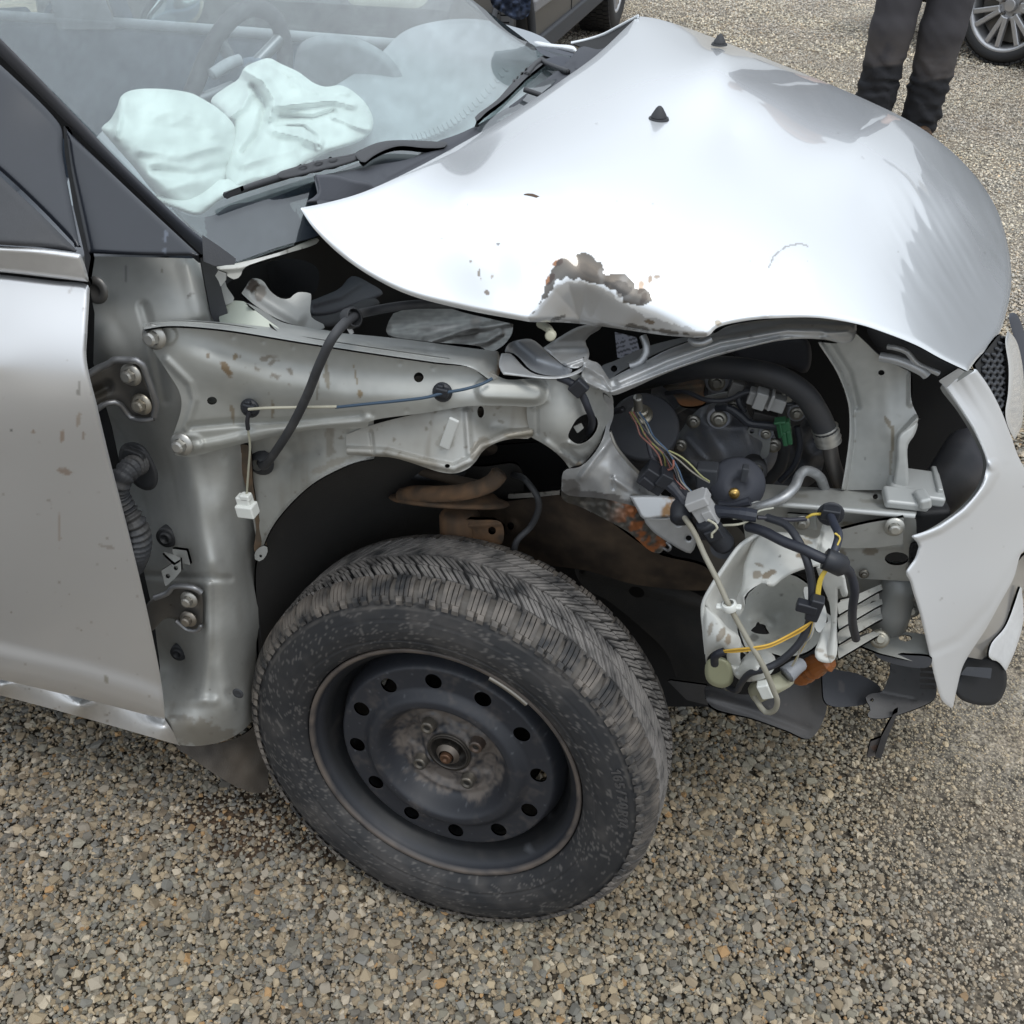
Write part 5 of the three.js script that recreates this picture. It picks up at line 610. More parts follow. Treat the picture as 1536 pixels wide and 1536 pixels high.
// --- bumper skin, grille, lower valance
{
  const f = dirty({ plain: 1, spots: 0.05, spotC: [0.5, 0.48, 0.46] });
  const B = { ctrl: [1412, 578, 0.44, 1462, 556, 0.42, 1440, 615, 0.43, 1490, 600, 0.38, 1470, 660, 0.42, 1520, 680, 0.32, 1483, 700, 0.42, 1440, 770, 0.47, 1370, 803, 0.525, 1365, 868, 0.525, 1395, 990, 0.475, 1425, 1060, 0.4, 1440, 900, 0.44, 1480, 800, 0.4, 1560, 800, 0.18, 1560, 900, 0.16, 1500, 905, 0.33, 1470, 960, 0.36, 1610, 860, 0.02, 1610, 760, 0.02, 1540, 1000, 0.1] };
  const bump = part('front_bumper', car);
  sheet('bumper_skin', bump, M.bumper, [1412, 577, 1412, 577, 1440, 562, 1464, 553, 1464, 553, 1482, 578, 1500, 612, 1515, 650, 1530, 690, 1560, 735, 1600, 755, 1600, 755, 1600, 850, 1600, 850, 1560, 840, 1536, 826, 1520, 868, 1500, 905, 1478, 945, 1458, 975, 1444, 1000, 1436, 1030, 1429, 1063, 1429, 1063, 1414, 1052, 1403, 1020, 1396, 990, 1388, 955, 1378, 915, 1370, 890, 1364, 870, 1358, 860, 1362, 852, 1372, 838, 1376, 826, 1378, 818, 1374, 812, 1366, 804, 1366, 804, 1400, 792, 1440, 766, 1468, 735, 1479, 705, 1479, 690, 1465, 655, 1440, 615, 1412, 577], { ...B, th: 0.003, h: 2.5, c: f, round: [5, 0.006], b: [[[1400, 978, 1440, 960, 1490, 905, 1530, 840], 12, -0.003], [[1372, 806, 1410, 792, 1448, 766, 1480, 730, 1492, 708, 1490, 696], 10, 0.008, 0.2], [[1420, 582, 1460, 640, 1488, 700], 9, 0.006], [[1445, 568, 1490, 640, 1510, 690], 9, 0.002]], warp: () => 0 });
  sheet('bumper_lip', bump, M.bay, [1366, 806, 1366, 806, 1400, 790, 1438, 763, 1464, 733, 1474, 705, 1474, 690, 1460, 657, 1436, 617, 1410, 580, 1416, 576, 1446, 612, 1472, 655, 1484, 690, 1484, 708, 1470, 738, 1442, 770, 1402, 796], { ctrl: [1366, 806, 0.50, 1438, 763, 0.44, 1474, 700, 0.395, 1436, 617, 0.41, 1410, 580, 0.42, 1484, 700, 0.415, 1442, 770, 0.46, 1402, 796, 0.5], th: 0.002, h: 2, warp: () => 0.006, c: (p) => mixc([0.8, 0.8, 0.8], [0.45, 0.42, 0.38], Math.max(0, fbm(p, 60))) });
  sheet('bumper_ear', bump, M.bay, [1408, 572, 1440, 553, 1462, 556, 1420, 583], { s: 0, ctrl: 0.43, th: 0.003, h: 2, c: () => [0.8, 0.82, 0.84] });
  sheet('torn_foam', bump, M.black, [1366, 815, 1378, 812, 1384, 826, 1376, 842, 1366, 850], { ctrl: 0.49, th: 0.01, h: 2, warp: (u, v) => 0.006 * noise.noise(u / 4, v / 4, 1) });
  sheet('bumper_lower_skin', bump, M.bumper, [1532, 876, 1532, 876, 1535, 930, 1523, 975, 1509, 1007, 1509, 1007, 1498, 993, 1484, 987, 1487, 966, 1508, 940], { ctrl: [1532, 876, 0.19, 1535, 930, 0.185, 1523, 975, 0.23, 1509, 1007, 0.27, 1484, 987, 0.305, 1487, 966, 0.295], th: 0.004, h: 2, round: [5, 0.004] });
  sheet('bumper_recess', bump, M.paintDoor, [1545, 826, 1545, 826, 1532, 836, 1512, 872, 1474, 938, 1448, 985, 1448, 985, 1482, 988, 1489, 968, 1506, 946, 1528, 898, 1550, 850], { ctrl: [1545, 826, 0.15, 1474, 938, 0.32, 1448, 985, 0.33, 1489, 968, 0.27, 1528, 898, 0.17], th: 0.004, h: 2.5, c: () => [0.75, 0.74, 0.72] });
  sheet('bumper_lower_edge', bump, M.plasticDull, [1440, 990, 1470, 984, 1498, 992, 1509, 1006, 1508, 1035, 1495, 1055, 1470, 1058, 1440, 1048, 1432, 1035, 1440, 1010], { ctrl: [1440, 990, 0.3, 1498, 992, 0.27, 1508, 1035, 0.26, 1470, 1058, 0.3, 1434, 1035, 0.33], th: 0.02, h: 2.5, round: [5, 0.006], c: () => [0.3, 0.3, 0.3] });
  sheet('valance_strip', bump, M.plasticDull, [1450, 1000, 1488, 1002, 1486, 1018, 1440, 1012], { ctrl: [1450, 1000, 0.325, 1488, 1002, 0.305, 1440, 1012, 0.335], th: 0.01, h: 2, s: 0, c: (p) => mixc([1, 1, 1], [2.6, 2.4, 2.1], Math.max(0, fbm(p, 40))) });
  for (let i = 0; i < 4; i++) sheet('valance_slat', bump, M.plastic, [1380, 1000 + i * 9, 1402, 1001 + i * 9, 1404, 1007 + i * 9, 1380, 1006 + i * 9], { ctrl: 0.42, th: 0.012, h: 1.5, s: 0 });
  // grille: dark honeycomb between the bonnet and the bright surround
  const G = { ctrl: [1470, 545, 0.4, 1510, 500, 0.25, 1512, 620, 0.3, 1536, 640, 0.22] };
  const gp = thinPlate(pairs(G.ctrl, 3).map(([u, v, z]) => [u, v, 1 / depthTo(u, v, z)]));
  const gat = (u, v, e = 0) => rayDir(u, v).multiplyScalar(1 / gp(u, v) + e).add(EYE);
  const grille = part('grille', car);
  sheet('grille_back', grille, M.black, [1462, 548, 1500, 500, 1530, 560, 1525, 660, 1505, 620], { s: 0, ...G, th: 0.003, h: 4, warp: () => 0.012 });
  const bars = [];
  for (let r = 0; r < 14; r++) for (let c = 0; c < 5; c++) { const u = 1474 + c * 9.5 + (r % 2) * 4.7, v = 512 + r * 8.5; if (u > 1506 - Math.abs(v - 560) * 0.03 || v < 552 - (u - 1466) * 1.25 || v > 548 + (u - 1466) * 1.9) continue; const p = [[0, -6], [4.7, -3], [4.7, 3], [0, 6]].map(([a, b]) => gat(u + a, v + b, 0.004)); bars.push(tubeGeo([p[0], p[1], p[2], p[3]], 0.0022, { rad: 6, seg: 6 })); }
  mesh('grille_mesh', bars, M.plasticDull, grille);
  sheet('grille_surround', grille, M.paint, [1512, 495, 1512, 495, 1524, 510, 1534, 550, 1536, 600, 1532, 640, 1522, 660, 1522, 660, 1512, 640, 1508, 620, 1512, 590, 1513, 550, 1508, 510], { ctrl: [1512, 495, 0.27, 1534, 550, 0.235, 1530, 650, 0.27, 1510, 600, 0.325], th: 0.01, h: 2.5, round: [4, 0.005] });
  sheet('grille_bar', grille, M.plastic, [1514, 470, 1524, 470, 1545, 530, 1560, 600, 1560, 680, 1544, 690, 1538, 600, 1530, 540], { ctrl: [1514, 470, 0.15, 1545, 530, 0.1, 1560, 680, 0.1, 1538, 600, 0.15], th: 0.02, h: 3, round: [4, 0.006], c: () => [1.5, 1.6, 1.8] });
}
// --- shattered headlamp shell and splash guards
{
  const f = dirty({ dust: 0.15, dustC: [0.8, 0.76, 0.68], spots: 0.12, spotC: [0.4, 0.34, 0.28], blots: [[1153, 862, 14, 5, -0.5, MUD], [1135, 862, 7, 6, 0.3, MUD, 0.8], [1200, 834, 10, 6, 0.4, MUD], [1205, 812, 14, 5, 0.2, [0.5, 0.4, 0.28], 0.8], [1215, 803, 10, 4, 0.3, MUD, 0.7], [1170, 835, 3, 3, 0, DARKD, 0.8], [1140, 848, 8, 3, 0.3, MUD, 0.7], [1080, 955, 5, 12, 0.5, MUD, 0.8], [1065, 945, 4, 14, 0.3, MUD, 0.7], [1092, 958, 4, 10, 0.2, [0.45, 0.33, 0.22], 0.8], [1245, 985, 10, 3, 0.2, MUD, 0.7], [1187, 950, 12, 3, 0.2, [0.5, 0.44, 0.38], 0.7], [1230, 975, 6, 4, 0.2, MUD, 0.6], [1135, 950, 22, 6, 0.2, [0.6, 0.55, 0.48], 0.5]] });
  const lamp = part('headlamp_shell', car);
  const L = (n, o, oo, m = M.white) => sheet(n, lamp, m, o, { th: 0.0025, h: 2, c: f, ...oo });
  L('shell_face', [1116, 846, 1116, 846, 1124, 826, 1136, 803, 1165, 798, 1200, 802, 1228, 806, 1232, 790, 1240, 778, 1250, 776, 1256, 790, 1254, 815, 1262, 836, 1255, 846, 1222, 850, 1222, 850, 1202, 855, 1185, 862, 1172, 870, 1160, 880, 1152, 879, 1146, 874, 1136, 878, 1122, 888, 1116, 898, 1118, 908, 1108, 925, 1102, 924, 1104, 900, 1112, 880], { ctrl: [1116, 846, 0.585, 1136, 803, 0.56, 1232, 790, 0.545, 1250, 776, 0.545, 1262, 836, 0.57, 1185, 862, 0.605, 1122, 888, 0.615, 1108, 925, 0.62, 1170, 830, 0.585], b: [[[1118, 908, 1116, 896, 1124, 888, 1150, 876], 6, 0.006], [[1228, 812, 1250, 836], 10, 0.005], [[1232, 800, 1226, 830], 4, -0.004]], round: [3, 0.003] });
  L('shell_side', [1056, 905, 1056, 905, 1068, 882, 1088, 850, 1110, 820, 1136, 802, 1136, 802, 1124, 830, 1126, 858, 1116, 892, 1106, 930, 1110, 960, 1125, 985, 1110, 975, 1085, 940, 1066, 918], { ctrl: [1056, 905, 0.61, 1088, 850, 0.59, 1136, 802, 0.56, 1126, 858, 0.545, 1106, 930, 0.555, 1115, 975, 0.58, 1075, 925, 0.61], c: dirty({ dust: 0.25, spots: 0.05 }), round: [3, 0.003] });
  mesh('shell_rim', tubeGeo(pts3([1136, 801, 0.562, 1110, 819, 0.58, 1087, 850, 0.595, 1067, 881, 0.608, 1055, 906, 0.615, 1057, 950, 0.62, 1060, 980, 0.62]), 0.0026), M.white, lamp);
  L('shell_bowl', [1104, 928, 1104, 928, 1118, 900, 1130, 880, 1160, 868, 1185, 862, 1210, 875, 1228, 893, 1238, 925, 1236, 950, 1215, 975, 1180, 985, 1150, 978, 1125, 980, 1112, 955], { ctrl: [1104, 928, 0.545, 1130, 880, 0.53, 1185, 862, 0.53, 1238, 925, 0.56, 1215, 975, 0.58, 1150, 980, 0.575, 1170, 920, 0.475, 1150, 950, 0.515], holes: [[1126, 946, 1134, 938, 1136, 931, 1140, 936, 1148, 937, 1150, 944, 1155, 950, 1140, 951]], c: dirty({ dust: 0.3, dustC: [0.72, 0.72, 0.7], spots: 0.15, spotC: [0.4, 0.36, 0.3], blots: [[1130, 956, 8, 6, 0.4, DARKD, 0.6], [1172, 892, 3, 3, 0, DARKD, 0.6], [1190, 960, 26, 5, 0.1, MUD, 0.3]] }), b: [[[1128, 930, 1145, 924, 1158, 935], 8, 0.006]] });
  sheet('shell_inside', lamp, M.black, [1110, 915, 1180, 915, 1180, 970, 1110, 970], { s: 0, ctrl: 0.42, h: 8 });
  L('shell_lobe', [1056, 908, 1056, 908, 1075, 922, 1092, 942, 1108, 953, 1112, 966, 1110, 985, 1112, 998, 1106, 1008, 1095, 1005, 1090, 985, 1090, 975, 1075, 975, 1062, 985, 1060, 1000, 1057, 970], { ctrl: [1056, 908, 0.615, 1092, 942, 0.63, 1112, 966, 0.63, 1106, 1008, 0.62, 1060, 1000, 0.61, 1080, 960, 0.645], round: [4, 0.004] });
  L('shell_lobe', [1090, 985, 1090, 985, 1104, 1000, 1112, 990, 1125, 978, 1145, 975, 1160, 982, 1164, 995, 1155, 1012, 1140, 1020, 1115, 1022, 1100, 1012], { ctrl: [1090, 985, 0.62, 1125, 978, 0.6, 1164, 995, 0.61, 1115, 1022, 0.63, 1135, 1000, 0.655], round: [5, 0.006], b: [[[1106, 1008, 1112, 990], 4, -0.008]] });
  L('shell_right', [1224, 851, 1224, 851, 1240, 846, 1256, 850, 1266, 862, 1270, 880, 1272, 894, 1264, 896, 1258, 880, 1256, 920, 1254, 960, 1250, 990, 1244, 996, 1240, 990, 1246, 940, 1244, 905, 1234, 880], { ctrl: [1224, 851, 0.585, 1266, 862, 0.58, 1272, 894, 0.585, 1250, 990, 0.6, 1240, 920, 0.575], round: [3, 0.003] });
  L('shell_right', [1234, 918, 1252, 930, 1256, 955, 1254, 985, 1247, 994, 1226, 990, 1222, 978, 1230, 955], { ctrl: [1234, 918, 0.555, 1256, 955, 0.575, 1247, 994, 0.6, 1224, 985, 0.6], round: [3, 0.003] });
  L('shell_right', [1206, 880, 1222, 885, 1236, 905, 1240, 930, 1228, 950, 1222, 940, 1212, 915], { ctrl: [1206, 880, 0.55, 1236, 905, 0.56, 1228, 950, 0.59], c: () => [0.8, 0.8, 0.8] });
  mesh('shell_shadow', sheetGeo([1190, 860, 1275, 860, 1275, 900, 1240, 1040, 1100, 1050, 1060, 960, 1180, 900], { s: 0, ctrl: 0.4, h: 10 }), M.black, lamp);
  for (let i = 0; i < 4; i++) sheet('shell_rib', lamp, M.white, [1256, 905 + i * 22, 1322, 876 + i * 22, 1324, 884 + i * 22, 1312, 890 + i * 22, 1258, 922 + i * 22], { s: 0, ctrl: [1256, 910 + i * 22, 0.56, 1322, 880 + i * 22, 0.48, 1258, 922 + i * 22, 0.58], th: 0.003, h: 2, c: dirty({ dust: 0.55, dustC: [0.6, 0.56, 0.48], spots: 0.4 }), holes: i === 0 ? [] : [] });
  sheet('shell_rib', lamp, M.white, [1260, 900, 1318, 886, 1322, 925, 1290, 950, 1258, 978], { s: 0, ctrl: [1260, 900, 0.53, 1320, 890, 0.46, 1290, 950, 0.5, 1258, 978, 0.53], th: 0.003, h: 2.5, holes: [[1312, 906, 7, 5]], c: dirty({ dust: 0.6, dustC: [0.5, 0.47, 0.42] }) });
  L('bulb_holder', [1060, 992, 1075, 985, 1092, 990, 1100, 1010, 1098, 1025, 1085, 1032, 1065, 1026, 1058, 1015], { ctrl: 0.632, th: 0.008, round: [6, 0.008], c: () => [0.8, 0.8, 0.62] }, M.clear);
  L('bulb_holder', [1122, 1032, 1135, 1018, 1160, 1012, 1178, 1005, 1192, 1018, 1190, 1026, 1168, 1040, 1150, 1050, 1135, 1055, 1126, 1046], { ctrl: [1122, 1032, 0.62, 1178, 1005, 0.6, 1192, 1020, 0.61, 1140, 1052, 0.63, 1158, 1030, 0.645], th: 0.012, round: [6, 0.008], c: () => [0.85, 0.83, 0.72] }, M.clear);
  mesh('bulb_cap', [boxAt(1148, 1034, 0.65, [0.014, 0.022, 0.012], [0, 0, 0.5])], M.clip, lamp);
  tube('bulb_plug', lamp, M.greyPlug, [1180, 1012, 0.62, 1192, 1002, 0.61, 1202, 996, 0.6], (s) => 0.011 - 0.003 * s, { c: () => [0.6, 0.62, 0.66] });
  tube('indicator_lens', lamp, M.amber, [1198, 1014, 0.56, 1215, 1004, 0.57, 1232, 994, 0.58, 1246, 988, 0.58], (s, l) => 0.013 + 0.002 * Math.sin(l * 420), { rad: 14, ridged: true });
  // under-shields
  const dust = dirty({ dust: 0.7, dustC: [2.8, 2.6, 2.3], spots: 0.3, spotC: [3.5, 3.1, 2.6] });
  const S = (o, oo, m = M.plastic) => sheet('splash_shield', car, m, o, { th: 0.003, h: 3, c: dust, ...oo });
  S([1058, 1030, 1120, 1042, 1180, 1020, 1232, 1008, 1240, 1045, 1238, 1072, 1215, 1108, 1180, 1096, 1130, 1078, 1065, 1058], { ctrl: [1058, 1030, 0.52, 1232, 1008, 0.4, 1238, 1072, 0.43, 1215, 1108, 0.5, 1065, 1058, 0.56], b: [[[1062, 1044, 1130, 1064, 1215, 1096], 10, 0.01]] });
  S([1000, 1020, 1060, 1028, 1070, 1060, 1030, 1050], { ctrl: 0.5, s: 0 });
  S([1237, 1003, 1262, 1006, 1290, 1012, 1322, 1034, 1305, 1052, 1290, 1058, 1240, 1056, 1234, 1030], { ctrl: [1237, 1003, 0.42, 1322, 1034, 0.4, 1240, 1056, 0.46], c: dirty({ dust: 0.3, dustC: [1.6, 1.7, 2], blots: [[1262, 1030, 8, 5, 1.2, [3, 2.6, 2.2], 0.5]] }) });
  S([1298, 1046, 1308, 1040, 1322, 1038, 1335, 1010, 1338, 990, 1395, 1000, 1405, 1040, 1400, 1050, 1360, 1068, 1320, 1078, 1300, 1074, 1306, 1064], { ctrl: [1298, 1046, 0.44, 1338, 990, 0.36, 1395, 1000, 0.36, 1400, 1050, 0.42, 1300, 1074, 0.46], c: dirty({ dust: 0.8, dustC: [2.6, 2.4, 2.1], spots: 0.3, spotC: [1, 0.9, 0.8] }), holes: [[1308, 1050, 3]], b: [[[1320, 1040, 1370, 1050], 4, -0.004]] });
  S([1340, 1072, 1347, 1068, 1332, 1105, 1322, 1138, 1312, 1136, 1322, 1105], { s: 0, ctrl: [1343, 1070, 0.46, 1318, 1136, 0.4], h: 2, th: 0.008, c: dirty({ dust: 0.9, dustC: [3.2, 2.9, 2.6] }) }, M.plasticDull);
  S([1306, 1112, 1325, 1105, 1322, 1132, 1300, 1136], { s: 0, ctrl: [1306, 1112, 0.42, 1325, 1105, 0.42, 1312, 1136, 0.38], h: 2, c: dirty({ dust: 0.9, dustC: [5, 4.2, 3.6], blots: [[1314, 1122, 8, 5, 0, [4, 2.2, 1.4], 0.7]] }) }, M.plasticDull);
  // shield hanging behind the wheel
  S([262, 1118, 290, 1119, 340, 1112, 378, 1092, 392, 1060, 405, 1090, 402, 1150, 400, 1185, 385, 1190, 355, 1180, 320, 1160, 285, 1135], { ctrl: [262, 1118, 0.72, 340, 1112, 0.68, 400, 1080, 0.62, 400, 1185, 0.68, 320, 1160, 0.72], h: 3, c: dirty({ dust: 0.9, dustC: [6, 5, 4] }), warp: (u, v) => 0.004 * noise.noise(u / 25, v / 25, 3) }, M.liner);
}

// --- loose wires and hoses
{
  const w = part('loose_wiring', car);
  const wire = (n, a, r, c, m = M.wire, o = {}) => tube(n, w, m, a, r, { rad: 8, c: () => c, ...o });
  tube('bonnet_cable', car, M.rubber, [770, 468, 0.5, 700, 458, 0.56, 620, 457, 0.6, 560, 466, 0.63, 525, 478, 0.68, 500, 505, 0.71, 480, 545, 0.715, 462, 590, 0.71, 440, 635, 0.705, 415, 675, 0.695, 396, 699, 0.67, 391, 694, 0.65], 0.0048, { rad: 14, c: (p) => mixc([1.2, 1.2, 1.2], [3.2, 3, 2.7], Math.max(0, fbm(p, 50))) });
  mesh('grommet', along(latheGeo([[0.007, 0.01], [0.01, 0.008], [0.016, 0.002], [0.017, 0]], 20), at(391, 693, 0.652), OUT), M.rubber, car);
  mesh('cable_tie', along(latheGeo([[0.0085, -0.005], [0.0105, -0.005], [0.0105, 0.005], [0.0085, 0.005]], 14), at(527, 477, 0.678), V(1, 0.5, 0.3)), M.rubber, w);
  wire('wire', [530, 478, 0.67, 522, 488, 0.66, 528, 500, 0.66], 0.004, [0.45, 0.45, 0.45]);
  wire('wire', [373, 614, 0.71, 400, 612, 0.71, 450, 611, 0.7, 505, 610, 0.69], 0.0028, [0.4, 0.38, 0.3]);
  wire('wire', [503, 611, 0.69, 560, 605, 0.685, 600, 601, 0.68, 640, 596, 0.675, 663, 590, 0.67, 700, 583, 0.665, 725, 575, 0.655, 738, 568, 0.645], 0.0028, [0.04, 0.07, 0.11]);
  const clip = (u, v, z) => mesh('wire_clip', [along(latheGeo([[0, 0.004], [0.006, 0.004], [0.0105, 0], [0.0105, -0.003]], 18), at(u, v, z), OUT), boxAt(u, v - 1, z + 0.006, [0.014, 0.01, 0.007], [0, 0, -0.1]), boxAt(u - 2, v - 8, z + 0.005, [0.007, 0.007, 0.006])], M.tape, w);
  clip(374, 613, 0.7); clip(663, 589, 0.662);
  wire('wire', [374, 618, 0.71, 371, 630, 0.712, 372, 644, 0.712], 0.004, [0.02, 0.02, 0.025]);
  wire('wire', [372, 644, 0.712, 375, 670, 0.71, 373, 700, 0.71, 370, 742, 0.71], 0.0022, [0.36, 0.35, 0.27]);
  mesh('plug_connector', [boxAt(369, 756, 0.71, [0.017, 0.024, 0.012], [0, 0, 0.08]), boxAt(371, 764, 0.712, [0.022, 0.016, 0.016], [0, 0, 0.08]), boxAt(369, 745, 0.711, [0.012, 0.008, 0.01], [0, 0, 0.08])], M.clip, w);
  tube('harness', w, M.tape, [838, 566, 0.6, 858, 575, 0.605, 872, 590, 0.6, 882, 612, 0.6, 888, 630, 0.585, 884, 650, 0.56], (s, l) => 0.006 + 0.0012 * noise.noise(l * 60, 1, 1), { c: (p) => [1.1, 1.1, 1.2] });
  mesh('wire_clip', boxAt(868, 582, 0.607, [0.016, 0.018, 0.008], [0, 0, -0.7]), M.tape, w);
  // bundle of coloured wires to the plugs
  const cols = [[0.35, 0.16, 0.13], [0.3, 0.3, 0.1], [0.33, 0.14, 0.12], [0.08, 0.08, 0.09], [0.35, 0.33, 0.28], [0.1, 0.16, 0.25]];
  cols.forEach((c, i) => wire('wire', [944 + i * 3, 618, 0.5, 954 + i * 3 + rr(-3, 3), 636 + rr(-2, 2), 0.51, 962 + i * 3.4 + rr(-3, 3), 652, 0.515, 976 + i * 3.2 + rr(-4, 4), 668 - i, 0.52 + rr(-0.006, 0.006), 990 + i * 3 + rr(-4, 4), 684 - i * 1.5, 0.525, 998 + i * 4 + rr(-4, 4), 706, 0.53 + rr(-0.008, 0.008), 1010 + i * 3.4 + rr(-4, 4), 722 + (i % 2) * 4, 0.535, 1030 + i * 2, 740, 0.54], 0.0018, c.map((q) => q * 0.75)));
  wire('wire', [1003, 676, 0.525, 1020, 684, 0.53, 1036, 697, 0.535, 1052, 714, 0.535, 1064, 722, 0.53], 0.0018, [0.33, 0.33, 0.16]); wire('wire', [1002, 678, 0.525, 1018, 690, 0.53, 1036, 706, 0.535, 1050, 716, 0.535, 1064, 724, 0.53], 0.0018, [0.28, 0.26, 0.22]);
  wire('wire', [992, 702, 0.53, 1002, 705, 0.535, 1010, 700, 0.54, 1010, 690, 0.54], 0.002, [0.4, 0.16, 0.12]);
  wire('harness', [934, 614, 0.47, 920, 618, 0.46, 910, 630, 0.45], 0.007, [0.03, 0.03, 0.035]);
  wire('harness', [972, 664, 0.5, 978, 685, 0.51, 990, 703, 0.52], 0.005, [0.04, 0.04, 0.05]);
  mesh('plug_connector', [boxAt(982, 716, 0.535, [0.032, 0.026, 0.024], [0, 0, -0.5]), boxAt(996, 716, 0.54, [0.016, 0.018, 0.02], [0, 0.2, -0.5]), boxAt(972, 720, 0.54, [0.018, 0.012, 0.02], [0, 0, -0.6])], M.tape, w);
  tube('harness', w, M.tape, [1000, 722, 0.54, 1010, 732, 0.545, 1020, 744, 0.55, 1030, 758, 0.555, 1036, 768, 0.555], (s, l) => 0.0095 * (1 + 0.14 * Math.sin(l * 1300)), { ridged: true, c: () => [1.2, 1.2, 1.3] });
  mesh('harness_clamp', along(latheGeo([[0, 0.016], [0.005, 0.018], [0.012, 0.014], [0.014, 0], [0.014, -0.02]], 18), at(1022, 765, 0.555), V(0.1, -0.3, 1)), M.tape, w);
  mesh('plug_connector', [boxAt(1052, 758, 0.57, [0.022, 0.034, 0.02], [0, 0, 0.62]), boxAt(1047, 750, 0.575, [0.026, 0.012, 0.022], [0, 0, 0.62]), boxAt(1066, 774, 0.575, [0.013, 0.022, 0.014], [0, 0, 0.62]), boxAt(1058, 768, 0.565, [0.018, 0.02, 0.016], [0, 0, 0.62])], M.greyPlug, w);
  mesh('plug_connector', [along(latheGeo([[0, 0.03], [0.011, 0.03], [0.013, 0.026], [0.013, -0.012], [0.01, -0.018], [0, -0.018]], 18), at(1078, 806, 0.575), V(-0.6, 0.75, 0.1)), boxAt(1072, 798, 0.585, [0.02, 0.014, 0.016], [0, 0, 0.6])], M.tape, w);
  wire('wire', [1062, 780, 0.59, 1072, 785, 0.595, 1076, 793, 0.595, 1068, 800, 0.595, 1068, 806, 0.595], 0.0024, [0.5, 0.48, 0.38]);
  wire('harness', [1040, 772, 0.56, 1050, 788, 0.56, 1056, 806, 0.555], 0.008, [0.025, 0.025, 0.03]);
  sheet('plug_mount', w, M.plasticDull, [1066, 818, 1078, 828, 1092, 826, 1098, 812, 1102, 822, 1096, 836, 1080, 838, 1066, 828], { ctrl: 0.555, th: 0.006, h: 1.5, c: () => [2.2, 2.2, 2.2] });
  sheet('leg_end', car, M.darkSteel, [1055, 800, 1075, 790, 1105, 790, 1120, 815, 1095, 850, 1075, 862, 1058, 840], { ctrl: [1055, 800, 0.5, 1105, 790, 0.5, 1075, 862, 0.5], th: 0.01, h: 3, c: (p) => mixc([0.7, 0.68, 0.65], [1.3, 1.25, 1.2], fbm(p, 30) + 0.4) });
  // brackets where the wing bolted on
  const br = part('wing_bracket', car);
  sheet('bracket_arm', br, M.bent, [944, 744, 944, 744, 960, 743, 1000, 744, 1022, 750, 1028, 770, 1024, 774, 990, 776, 964, 778, 956, 765], { ctrl: [944, 744, 0.545, 1022, 750, 0.555, 1024, 774, 0.57, 964, 778, 0.56], th: 0.003, h: 1.6, round: [3, 0.003], c: (p, u) => mixc([1, 1, 1], [0.55, 0.3, 0.12], sstep(988, 996, u) * sstep(1022, 1008, u) * sstep(-0.3, 0.15, fbm(p, 70))) });
  sheet('bracket_plate', br, M.bent, [966, 778, 1000, 776, 1026, 774, 1040, 795, 1044, 815, 1036, 830, 1024, 826, 1000, 812, 978, 796], { ctrl: [966, 778, 0.55, 1026, 774, 0.55, 1036, 830, 0.545, 978, 796, 0.55], th: 0.004, h: 1.6, holes: [[1018, 784, 5.5, 4.5], [1033, 807, 4.5, 4]], round: [3, 0.003], c: dirty({ spots: 0.15 }) });
  mesh('bracket_hook', tubeGeo(pts3([995, 822, 0.545, 1003, 826, 0.55, 1006, 820, 0.55, 1000, 814, 0.545]), 0.0018), M.steel, br);
  // harness over the lamp shell
  tube('harness', w, M.tape, [1062, 766, 0.56, 1085, 768, 0.57, 1110, 770, 0.575, 1135, 774, 0.575], (s, l) => 0.0105 * (1 + 0.1 * Math.sin(l * 1200)), { ridged: true, c: () => [1.2, 1.25, 1.4] });
  tube('harness', w, M.tape, [1080, 757, 0.54, 1100, 758, 0.545, 1125, 752, 0.545], (s, l) => 0.0075 * (1 + 0.12 * Math.sin(l * 900)), { ridged: true, c: () => [1.3, 1.3, 1.4] });
  tube('harness', w, M.tape, [1122, 790, 0.575, 1145, 797, 0.59, 1175, 812, 0.605, 1205, 824, 0.615, 1230, 836, 0.62, 1244, 842, 0.62, 1262, 848, 0.61, 1276, 862, 0.6, 1282, 885, 0.6, 1279, 910, 0.595, 1279, 935, 0.58, 1284, 958, 0.56], (s, l) => (s > 0.5 ? 0.0074 : 0.0086) * (1 + 0.06 * noise.noise(l * 80, 2, 1)), { rad: 12, c: (p) => mixc([1, 1, 1.1], [1.6, 1.6, 1.7], Math.max(0, fbm(p, 40))) });
  tube('harness', w, M.tape, [1150, 776, 0.57, 1180, 788, 0.585, 1198, 812, 0.605, 1210, 840, 0.62, 1217, 870, 0.625, 1218, 900, 0.63, 1214, 930, 0.635, 1205, 955, 0.64, 1190, 975, 0.645, 1165, 995, 0.65, 1145, 1004, 0.655, 1125, 1010, 0.65, 1112, 1024, 0.64, 1104, 1036, 0.625, 1092, 1030, 0.61], (s) => 0.0068 - 0.0012 * s, { rad: 12, c: () => [1.4, 1.35, 1.3] });
  mesh('harness_tape', tubeGeo(pts3([1238, 838, 0.622, 1248, 842, 0.622, 1260, 848, 0.615]), 0.0125), M.tape, w);
  wire('harness', [1136, 776, 0.575, 1165, 778, 0.57, 1185, 780, 0.565, 1210, 778, 0.56], 0.0042, [0.03, 0.03, 0.04]);
  wire('wire', [1208, 778, 0.56, 1218, 772, 0.56, 1230, 771, 0.556, 1242, 772, 0.555], 0.0028, [0.55, 0.4, 0.06]);
  wire('wire', [1100, 778, 0.575, 1120, 776, 0.58, 1140, 766, 0.57, 1160, 762, 0.56], 0.002, [0.4, 0.4, 0.34]); wire('wire', [1084, 788, 0.575, 1110, 786, 0.58, 1130, 778, 0.575], 0.0024, [0.5, 0.48, 0.38]);
